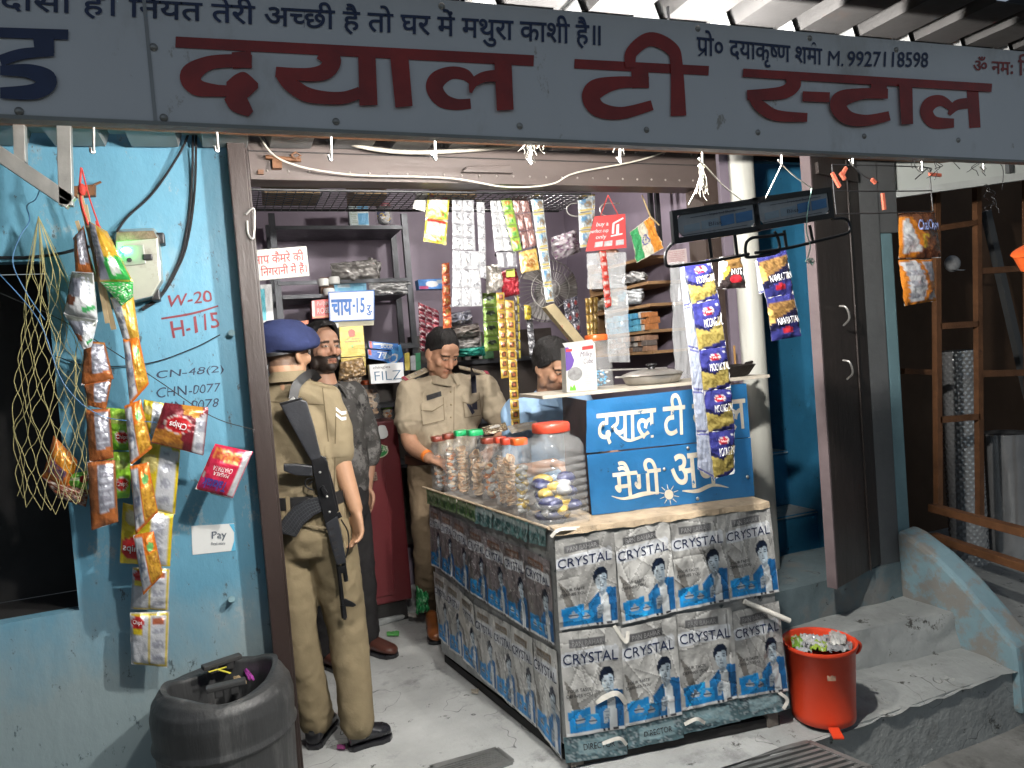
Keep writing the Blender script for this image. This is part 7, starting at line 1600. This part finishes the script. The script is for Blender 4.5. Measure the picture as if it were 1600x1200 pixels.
tag(MB().slab([aY(452,504,4.2), aY(482,500,4.2), aY(482,506,4.2), aY(452,510,4.2)], (0,.1,0)).build('orange_tray', mat('orange_tray',(.6,.12,.02),.4), at=tuple(aY(466,507,4.2))), 'orange plastic tray edge above the beret', 'tray')
pbox('yellow tea carton with red emblem on the rack behind the bearded man', [(530,511),(567,509),(571,556),(533,558)], 4.10, .09, mat('tea_yellow',(.50,.38,.05),.5), name='tea_carton', arts=[('bg',(.52,.40,.06)),('ell',.5,.22,.16,.14,(.38,.04,.02)),('lines',.2,.45,.85,.52,8,(.2,.12,.02)),('rect',.25,.38,.8,.43,(.3,.15,.03)),('ell',.5,.8,.2,.1,(.50,.30,.02)),('poly',[(.4,.6),(.55,.58),(.5,.75)],(.1,.3,.05))])
pbox('second yellow carton below the emblem carton', [(533,560),(571,557),(572,584),(536,586)], 4.10, .09, MATS['tea_yellow'], name='tea_carton', arts=[('bg',(.48,.34,.05)),('ell',.55,.5,.25,.3,(.5,.4,.1)),('spots',.1,0,0,1,1,(.3,.2,.05))])
pbox('narrow white carton with the letters stacked beside the yellow carton', [(522,505),(529,505),(532,562),(524,562)], 4.14, .08, MATS['card_white'], txts=[('P', (.2,.12,.85,.24), I_k, 0), ('P', (.2,.40,.85,.52), I_k, 0), ('P', (.2,.70,.85,.82), I_k, 0)])
for q, lab, ar, tx_ in (([(576,533),(622,537),(623,548),(577,544)],'upper blue toothpaste carton lying on the rack',[('bg',(.02,.13,.42)),('rect',0,.0,.12,1,(.4,.04,.02)),('rect',.15,.15,.8,.45,(.4,.45,.5))],'BOUR'),([(574,546),(612,549),(613,566),(576,560)],'blue carton with red corner lying under the toothpaste',[('bg',(.02,.10,.36)),('rect',0,0,.15,.6,(.45,.05,.02)),('ell',.75,.5,.15,.3,(.4,.45,.5))],'77'),([(596,557),(626,538),(630,556),(612,574)],'tilted light blue carton end with a round mark on the rack',[('bg',(.02,.20,.48)),('ell',.4,.6,.28,.3,(.5,.5,.5)),('ell',.4,.6,.18,.2,(.02,.15,.4))],None)):
    pbox(lab, q, 4.06, .06, mat('tooth_blue',(.02,.13,.40),.4), arts=ar, txts=[(tx_, (.4,.15,.8,.8), I_w, 0)] if tx_ else ())
clutter('brown bag of bread buns hanging over the maroon cabinet', [(532,566),(566,558),(572,585),(528,596)], 4.0, (.36,.24,.12), name='bread_bag', t=.12, wr=.03, seed=11, spots=(.5,.4,.3))
clutter('lower clear bag of buns just under the bread bag', [(534,590),(566,584),(562,608),(540,612)], 4.05, (.32,.24,.17), name='bread_bag', t=.1, wr=.03, seed=12, spots=(.5,.45,.4))
pbox('white card with big outlined letters on the goods behind the officer', [(577,570),(630,566),(632,597),(580,600)], 4.02, .06, MATS['card_white'], name='filz_carton', txts=[('FILZ', (.12,.38,.92,.84), mat('blue_outline',(.05,.13,.22),.5,0,0), -.012), ('chingles', (.1,.10,.6,.28), I_k, 0)])
for i, (x, c) in enumerate(((623,(.03,.06,.25)),(632,(.4,.32,.05)),(641,(.35,.36,.38)),(649,(.04,.20,.10)))):
    pbox(['navy','yellow','silver','green'][i]+' battery blister card standing beside the big lettered card', [(x,556-i%2*4),(x+8,555-i%2*4),(x+9,578),(x+1,579)], 4.12, .03, mat('blister_%d' % i, c, .4, 0, .3, 30))
# glass fronted cabinet behind the policeman at the left
gl = thing('glass_cabinet', tuple(aY(412,600,4.0)), 'grey glass fronted cabinet at the left wall behind the policeman', 'cabinet')
MB().slab([aY(394,506,4.0), aY(428,505,4.0), aY(440,760,4.0), aY(404,770,4.0)], (0,.4,0)).build('body', mat('dull_glass',(.06,.065,.07),.15,.2,.2), gl)
for py in (508, 572, 600): MB().slab([aY(394,py,3.985), aY(429,py-2,3.985), aY(429,py+4,3.985), aY(394,py+6,3.985)], (0,.01,0)).build('trim', MATS['card_white'], gl)
pbox('cyan and white poster card above the glass cabinet', [(396,446),(424,444),(428,503),(400,506)], 3.6, .01, MATS['card_white'], name='poster_card', cat='poster', arts=[('bg',(.55,.56,.57)),('rect',0,.1,.6,.92,(.06,.38,.46)),('ell',.25,.5,.2,.2,(.15,.5,.55))])
# hanging sachets
MAS = [('bg',(.50,.42,.04)), ('rect',.06,.0,.94,.14,(.35,.02,.02)), ('rect',.1,.16,.9,.65,(.48,.43,.38)), ('ell',.5,.40,.3,.2,(.5,.42,.36)), ('rect',.06,.68,.94,.92,(.10,.30,.04)), ('ell',.6,.80,.2,.09,(.4,.1,.03)), ('spots',.2,.06,.68,.94,.92,(.3,.4,.1))]
sachets('two yellow and red masala sachets hanging from the mesh loft', [(668,301),(703,308),(697,384),(661,378)], 2, 1, 3.05, [MAS], nu=18, nv=18, seed=5)
sachets('small silver sachet beside the masala sachets', [(652,297),(669,301),(664,332),(644,326)], 1, 1, 3.06, [[('bg',(.42,.42,.38)),('rect',.1,.1,.9,.9,(.5,.5,.47)),('spots',.2,.1,.1,.9,.9,(.38,.38,.35))]], seed=6)
WS1 = [('bg',(.44,.45,.47)), ('ell',.48,.5,.26,.30,(.10,.10,.11)), ('ell',.62,.42,.12,.14,(.45,.45,.46)), ('rect',.3,.06,.7,.16,(.12,.12,.14)), ('lines',.2,.84,.8,.95,20,(.3,.3,.32)), ('ell',.4,.66,.1,.1,(.4,.38,.34))]
WS2 = [('bg',(.48,.49,.51)), ('spots',.3,0,0,1,1,(.24,.25,.27)), ('rect',.2,.25,.8,.55,(.54,.54,.55)), ('lines',.2,.6,.8,.9,16,(.2,.2,.22))]
sachets('wide curtain of silver white sachets with dark figures', [(706,308),(740,311),(743,392),(707,390)], 4, 2, 3.05, [WS1], seed=7)
sachets('silver lower half of the figure sachet curtain', [(707,391),(750,393),(753,479),(706,480)], 3, 3, 3.06, [WS2, WS1, WS2], seed=8)
sachets('narrow silver sachet strip right of the figure curtain', [(744,312),(757,313),(760,436),(750,434)], 6, 1, 3.08, [WS2], seed=9)
WS3 = [('bg',(.46,.47,.48)), ('ell',.5,.45,.12,.12,(.08,.08,.09)), ('lines',.25,.65,.75,.85,12,(.3,.3,.33)), ('rect',.35,.12,.65,.2,(.3,.3,.33))]
sachets('white double sachet strip next to the green strip', [(765,311),(786,312),(806,392),(773,393)], 4, 2, 3.06, [WS3], seed=10)
sachets('two dark silver sachets under the white double strip', [(775,394),(806,393),(808,418),(778,420)], 1, 2, 3.07, [[('bg',(.22,.22,.24)),('rect',.3,0,.6,1,(.45,.45,.47))]], seed=11)
GRS = [('bg',(.22,.36,.06)), ('ell',.5,.35,.28,.14,(.4,.18,.05)), ('poly',[(.2,.6),(.8,.55),(.7,.85),(.3,.9)],(.08,.25,.05)), ('rect',0,.95,1,1,(.3,.4,.15))]
sachets('leaf green sachet strip between white and brown sachets', [(782,311),(799,309),(816,391),(802,394)], 4, 1, 3.04, [GRS], seed=12)
BPS = [('bg',(.14,.07,.07)), ('rect',.1,.1,.9,.9,(.18,.09,.08)), ('spots',.25,0,0,1,1,(.30,.20,.18)), ('rect',.15,.3,.85,.36,(.34,.25,.2))]
sachets('plum brown double sachet strip right of the green strip', [(799,308),(824,306),(839,384),(818,390)], 3, 2, 3.05, [BPS], seed=13)
sachets('gold coffee sachet pair below the plum brown strip', [(810,394),(838,388),(843,422),(814,428)], 1, 1, 3.04, [[('bg',(.45,.28,.06)),('rect',0,0,1,.15,(.5,.38,.12)),('ell',.55,.6,.28,.22,(.25,.10,.02)),('spots',.3,0,.2,1,1,(.52,.42,.2)),('lines',.1,.2,.9,.32,20,(.3,.12,.03))]], nu=14, nv=14, seed=14)
BWG = [('bg',(.42,.46,.46)), ('rect',0,0,1,.1,(.5,.36,.06)), ('ell',.35,.4,.25,.18,(.08,.20,.34)), ('ell',.65,.6,.25,.2,(.20,.15,.10)), ('spots',.3,0,.15,1,.85,(.2,.26,.30)), ('rect',0,.9,1,1,(.5,.36,.06))]
sachets('long blue white gold sachet column over the fan', [(828,305),(847,302),(866,472),(853,474)], 6, 1, 3.03, [BWG], seed=15)
sachets('short blue white gold sachet column by the red card', [(902,306),(926,302),(926,386),(906,388)], 3, 1, 3.03, [BWG], seed=16)
sachets('thin second gold sachet column behind the short column', [(921,304),(930,303),(929,366),(922,370)], 3, 1, 3.05, [BWG], seed=17)
TEA = [('bg',(.13,.22,.03)), ('ell',.5,.4,.3,.16,(.02,.03,.015)), ('lines',.2,.7,.8,.9,14,(.25,.32,.1)), ('rect',0,.96,1,1,(.25,.3,.1))]
sachets('dark green tea sachet strip left of the gold chains', [(753,458),(776,457),(781,548),(757,550)], 4, 1, 3.3, [TEA], seed=18)
GLD = [('bg',(.45,.29,.05)), ('rect',.2,.22,.8,.78,(.05,.025,.02)), ('ell',.5,.5,.14,.14,(.35,.10,.04)), ('rect',0,0,1,.08,(.55,.42,.15))]
sachets('left gold and black square sachet chain', [(775,457),(788,457),(795,590),(783,592)], 9, 1, 3.12, [GLD], seed=19, nu=7, nv=7)
sachets('right longer gold and black square sachet chain', [(789,468),(803,470),(813,670),(799,672)], 13, 1, 3.10, [GLD], seed=20, nu=7, nv=7)
sachets('yellow edged dark sachet chain behind the gold chains', [(803,462),(811,462),(814,560),(806,562)], 7, 1, 3.2, [[('bg',(.05,.04,.03)),('rect',.6,0,1,1,(.45,.38,.05))]], seed=21, nu=6, nv=6)
sachets('orange red sachet strip beside the figure curtain', [(690,412),(702,410),(706,512),(692,514)], 6, 1, 3.15, [[('bg',(.42,.10,.03)),('ell',.5,.5,.3,.25,(.45,.28,.08)),('spots',.3,0,0,1,1,(.3,.03,.03))]], seed=22)
MRS = [('bg',(.14,.015,.03)), ('poly',[(0,.55),(1,.35),(1,.5),(0,.72)],(.45,.40,.42)), ('spots',.2,0,0,1,.4,(.35,.05,.06))]
sachets('maroon and white sachet curtain hanging at the rack end', [(653,472),(686,486),(688,556),(656,548)], 6, 3, 3.9, [MRS], seed=23, nu=6, nv=6)
sachets('silver black sachet tail with a yellow label behind the chains', [(820,478),(830,478),(838,556),(828,560)], 6, 1, 3.4, [[('bg',(.10,.10,.11)),('spots',.4,0,0,1,1,(.4,.4,.42))]], seed=24, nu=6, nv=6)
sachets('yellow label sachet hanging left of the fan base', [(819,476),(830,478),(830,500),(820,500)], 1, 1, 3.36, [[('bg',(.5,.38,.03)),('lines',.2,.2,.8,.8,8,(.1,.05,.03))]], seed=25)
sachets('golden bead strip bundle hanging right of the fan', [(914,466),(934,464),(934,528),(918,530)], 5, 3, 3.5, [[('bg',(.32,.19,.04)),('spots',.3,0,0,1,1,(.45,.32,.1))]], seed=26, nu=5, nv=5)
sachets('red sachet chain dangling under the red card', [(937,392),(947,392),(956,478),(946,482)], 6, 1, 3.0, [[('bg',(.42,.04,.03)),('rect',.2,.3,.8,.6,(.5,.4,.38))]], seed=27, nu=6, nv=6)
sachets('blackish glossy sachet bundle under the diagonal box', [(880,470),(902,462),(908,520),(888,530)], 3, 2, 3.5, [[('bg',(.05,.05,.07)),('spots',.25,0,0,1,1,(.35,.33,.35)),('ell',.6,.5,.2,.2,(.3,.05,.05))]], seed=28)
# red card on strings
cq = [aY(929,338,3.0), aY(977,334,3.0), aY(979,387,3.0), aY(915,393,3.0)]
rcd = thing('red_display_card', tuple(cq[3]), 'coral red display card with white lettering hung by a red string', 'display card')
MB().slab(cq, (0,.003,0)).build('card', mat('coral_card',(.48,.06,.06),.45,0,.05), rcd, bevel=.001); Q_ = Quad(*cq)
tx = MB(); text_on(tx, Q_, 'buy a', .12,.18,.48,.34, 0, .001); text_on(tx, Q_, 'perfect cup', -.02,.38,.50,.52, 0, .001); text_on(tx, Q_, 'only', .18,.56,.46,.70, 0, .001)
for a in ([(.60,.55),(.60,.25),(.64,.22),(.92,.10),(.94,.14),(.66,.27),(.66,.55)],[(.72,.60),(.72,.30),(.80,.28),(.80,.58)],[(.58,.60),(.9,.56),(.9,.60),(.58,.64)]): tx.flat([Q_.P(u, v, .001) for u, v in a])
tx.build('lettering', I_w, rcd)
for u in (.18,.42,.72): MB().slab([Q_.P(u,.76,.006), Q_.P(u+.2,.75,.006), Q_.P(u+.2,.90,.006), Q_.P(u,.91,.006)], (0,.004,0)).build('sachet_pocket', MATS['wrap_silver'], rcd)
sx = MB(); 
for p in ((938,338),(966,336)): sx.tube([aY(950,305,3.0), aY(*p,2.998)], .0022, 6)
sx.build('red_string', MATS['red_cord'], rcd)
lp_ = MB()
for x0_ in (886,938): lp_.tube(stroke3([aY(*c,3.06) for c in ((x0_+30,318),(x0_+8,318),(x0_,325),(x0_+2,334),(x0_+14,338),(x0_+30,336))], 5), .003, 7)
tag(lp_.build('wire_hanger', M_steel, at=tuple(aY(900,328,3.06)), smooth=True), 'bent steel wire hanger behind the red card', 'hanger')
M_film = mat('clear_film', (.7,.72,.74), .15, 0, 0, alpha=.30, spec=.9)
for q, Y, lab, s_ in (([(917,396),(978,394),(975,450),(918,452)],3.02,'clear plastic pouch sheet hanging below the red card',1),([(942,440),(980,446),(984,566),(950,566)],3.03,'longer clear plastic pouch strip hanging beside the wooden shelves',2),([(1046,410),(1070,408),(1082,600),(1056,606)],2.9,'clear plastic sheet hanging at the wooden jamb',3)):
    clutter(lab, q, Y, (.6,.62,.64), name='clear_pouch', cat='plastic sheet', t=.012, wr=.012, seed=s_, alpha=M_film)
clutter('purple and clear plastic bag under the mesh loft', [(860,372),(900,358),(906,394),(866,408)], 3.3, (.30,.27,.29), t=.09, wr=.03, seed=31, spots=(.16,.06,.14))
clutter('white cloth bag hanging below the figure curtain', [(757,416),(780,412),(787,450),(760,460)], 3.2, (.36,.34,.31), t=.08, wr=.02, seed=32)
clutter('red net bag hanging between the sachet strips', [(782,424),(806,420),(811,460),(784,466)], 3.2, (.28,.02,.03), t=.08, wr=.02, seed=33)
pbox('small lime yellow tag box on the red net bag', [(791,421),(804,420),(805,432),(792,433)], 3.14, .01, mat('lime_tag',(.45,.52,.08),.5))
for i, (q, lab) in enumerate((([(702,490),(735,484),(738,505),(704,510)],'upper plastic wrapped bundle behind the officer head'),([(704,510),(748,505),(750,525),(706,530)],'middle plastic wrapped bundle behind the officer head'),([(706,530),(750,526),(750,545),(708,548)],'lower plastic wrapped bundle behind the officer head'))): clutter(lab, q, 4.2, ((.26,.27,.33),(.38,.33,.30),(.36,.34,.33))[i], name='wrapped_bundle', cat='bundle', t=.1, wr=.03, seed=35+i, spots=(.5,.48,.46))
clutter('teal green cloth lying under the wrapped bundles', [(718,545),(756,541),(758,556),(716,558)], 4.1, (.02,.26,.20), name='green_cloth', cat='cloth', t=.08, wr=.02, seed=39)
# fan
fc_ = aY(855,455,3.9); fd_ = (fc_-EYE).dot(FWD); fr_ = 48/FPX*fd_
fan = thing('table_fan', tuple(fc_), 'grey caged electric fan fixed above the shopkeeper', 'fan')
FX, FZ, FYv = V(.98,-.2,0), V(.05,.0,1), V(-.2,-.98,0)
def fpt(a, r, d=0): return fc_+(FX*math.cos(a)+FZ*math.sin(a))*r+FYv*d
M_cage = mat('fan_cage', (.20,.19,.18), .4, .5, .2)
m_ = MB()
for k in range(40): a = 2*math.pi*k/40; m_.tube(stroke3([fpt(a,.03,.09), fpt(a+.1,fr_*.6,.085), fpt(a+.16,fr_*.95,.05), fpt(a+.16,fr_,0)], 3), .0018, 5)
for r_, d_ in ((fr_,0),(fr_*.62,.085),(fr_*.3,.092)): m_.tube([fpt(2*math.pi*k/36, r_, d_) for k in range(37)], .003, 6)
m_.build('cage', M_cage, fan, smooth=True)
for k in range(3):
    a = 2*math.pi*k/3; m_ = MB(); m_.grid(lambda u, v: fpt(a+(u-.5)*1.2*(.5+v*.5), .03+fr_*.80*v, .03+.03*(u-.5)), 8, 6); m_.build('blade', mat('fan_blade',(.10,.09,.085),.5), fan, smooth=True)
m_ = MB(); m_.lathe([(.001,-.12),(.06,-.11),(.065,-.02),(.04,.0),(.035,.09),(.001,.1)], fc_, 20, R=FYv.to_track_quat('Z','Y').to_matrix()); m_.build('motor', mat('fan_motor',(.16,.155,.15),.4), fan, smooth=True)
m_ = MB(); m_.tube([fc_-FYv*.1, fc_-FYv*.1+V(0,.1,.35), V(fc_.x, 4.7, fc_.z+.35)], .015, 8); m_.build('bracket', M_black, fan)
tag(MB().slab([aY(852,480,3.35), aY(866,474,3.35), aY(914,532,3.35), aY(902,540,3.35)], (0,.05,0)).build('long_carton', mat('tan_red_carton',(.42,.34,.20),.6,0,.15,14,dirt=.6,dcol=(.4,.06,.04),ds=16,dsharp=.03), at=tuple(aY(880,505,3.35)), bevel=.002), 'long cream carton with red print lying diagonally below the fan', 'carton')
# flag
fq_ = [aY(985,362,3.12), aY(1017,337,3.12), aY(1037,388,3.12), aY(994,411,3.12)]
fl_t = thing('tricolour_flag', tuple(fq_[1]), 'small Indian tricolour flag on a thin stick before the wooden shelves', 'flag')
fb_ = Bag(*fq_, .0, 6, .012); U, Vv = np.meshgrid(np.linspace(0,1,41), np.linspace(0,1,31))
fcol = paint(U, Vv, [('bg',(.55,.52,.42)),('rect',0,0,.33,1,(.04,.28,.10)),('rect',.67,0,1,1,(.60,.24,.03)),('ell',.5,.5,.13,.16,(.05,.06,.30)),('ell',.5,.5,.10,.125,(.55,.52,.42)),('ell',.5,.5,.03,.035,(.05,.06,.30))])
MB().grid(lambda u, v: fb_.P(u, v), 40, 30).build('cloth', mat('flag_cotton',(1,1,1),.8,0,.08,20,.2,40,attr=True), fl_t, smooth=True, col=fcol.reshape(-1,3))
m_ = MB(); m_.tube([aY(1003,305,3.13), aY(1016,338,3.13), aY(1030,352,3.13)], .004, 7); m_.build('stick', mat('bamboo',(.40,.30,.15),.7), fl_t)
# wooden shelves on the right wall with goods
ws = thing('wooden_shelves', (2.25,3.6,1.45), 'wooden wall shelves packed with small boxes right of the red card', 'shelves')
M_shw = mat('shelf_plywood', (.26,.15,.07), .7, 0, .25, 6, .2, 20, stretch=(1,.3,1))
SZ = (1.485,1.60,1.742,1.862,2.0)
for zz_ in SZ: MB().box((2.24,3.62,zz_-.008), (.22,.66,.016)).build('board', M_shw, ws)
MB().box((2.24,3.955,1.76), (.22,.012,.58)).build('end_board', M_shw, ws)
rs = random.Random(77)
def goods(z0, ya, yb, n, cols, hw, label, grp, rows=1):
    for r_ in range(rows):
        for i in range(n):
            y = ya+(yb-ya)*(i+.5)/n; h_ = hw[1]*rs.uniform(.8,1.15); w = (yb-ya)/n*.92; c = rs.choice(cols)
            nm = 'small_goods_'+'_'.join('%02d' % int(x*100) for x in c)
            tag(MB().box((2.165+rs.uniform(-.012,.012), y, z0+.001+r_*hw[1]*1.16+h_/2), (.07, w, h_)).build('goods_box', mat(nm, c, .4, 0, .35, 40), at=(2.165,y,z0), bevel=.002), label, 'box', grp)
goods(SZ[1], 3.42, 3.80, 8, [(.08,.30,.45),(.12,.36,.50),(.06,.24,.40)], (.04,.030), 'small sky blue carton in the stack on the wooden shelves', 'sky blue cartons on the wooden shelves', 3)
goods(SZ[1], 3.31, 3.41, 3, [(.45,.44,.42),(.35,.14,.05)], (.04,.03), 'white or rust carton right of the sky blue cartons', 'white and rust cartons on the shelves', 3)
goods(SZ[0], 3.34, 3.78, 11, [(.24,.14,.09),(.45,.43,.40),(.30,.20,.14),(.12,.10,.09)], (.03,.026), 'small brown or white carton on the lowest wooden shelf', 'brown and white cartons on the lowest shelf', 3)
for i, (za, ya, yb, h_, c, lab) in enumerate(((SZ[2],3.38,3.62,.10,(.40,.42,.44),'blue and white plastic packet slumped on the wooden shelves'),(SZ[2],3.62,3.86,.08,(.36,.33,.26),'cream plastic packet left of the blue and white packet'),(SZ[3],3.50,3.72,.075,(.16,.15,.15),'dark grey wrapped packet on the upper wooden shelf'),(SZ[3],3.72,3.9,.08,(.26,.17,.14),'brownish wrapped packet left of the dark grey packet'),(SZ[3],3.34,3.5,.06,(.40,.40,.40),'pale wrapped packet right of the dark grey packet'),(SZ[4],3.62,3.82,.11,(.24,.12,.08),'rust brown wrapped packet beside the flag'))):
    b = Bag(V(2.15,yb,za+h_), V(2.15,ya,za+h_*.9), V(2.13,ya,za+.01), V(2.13,yb,za+.01), .09, 50+i, .022); o = bag_part(b, [('bg',c),('spots',.2,0,0,1,1,tuple(min(1,x*1.5) for x in c))]+([('ell',.4,.5,.2,.35,(.10,.30,.42))] if i == 0 else []), [('bg',c)], 'wrapped_packet', None, 18, 14); c0 = b.P(.5,1); o.data.transform(Matrix.Translation(-c0)); o.location = c0; tag(o, lab, 'packet')
for x, lab in ((2.20,'left dark upright bar before the lilac side wall'),(2.27,'right dark upright bar before the lilac side wall')):
    tag(MB().box((x,3.32+(x-2.2)*.6,2.45), (.022,.022,.80)).build('iron_bar', M_black, at=(x,3.32,2.05)), lab, 'bar')
pbox('pale pink price list sheet near the wooden jamb', [(1040,392),(1072,388),(1074,412),(1042,414)], 2.92, .002, mat('pink_paper',(.52,.42,.42),.6,0,.1), name='price_sheet', cat='paper', arts=[('bg',(.52,.43,.43)),('lines',.1,.1,.9,.9,8,(.42,.28,.28))])
# green bag on the floor
b = Bag(aY(650,905,3.95), aY(668,900,3.95), aY(670,955,3.95), aY(650,958,3.95), .08, 90, .03); o = bag_part(b, [('bg',(.02,.24,.07)),('spots',.2,0,0,1,1,(.2,.45,.25))], [('bg',(.02,.2,.06))], 'green_bag', None, 14, 18); c0 = b.P(.5,1); o.data.transform(Matrix.Translation(-c0)); o.location = c0; tag(o, 'shiny green plastic bag on the floor behind the brown shoe', 'bag')
pbox('dark green crate in the gap beside the maroon cabinet', [(642,722),(668,720),(672,800),(646,805)], 4.25, .2, mat('crate_green',(.02,.07,.02),.5,0,.3), name='green_crate', cat='crate', arts=[('bg',(.02,.075,.02)),('ell',.6,.65,.2,.12,(.2,.2,.2)),('ell',.6,.65,.12,.07,(.02,.02,.02))])
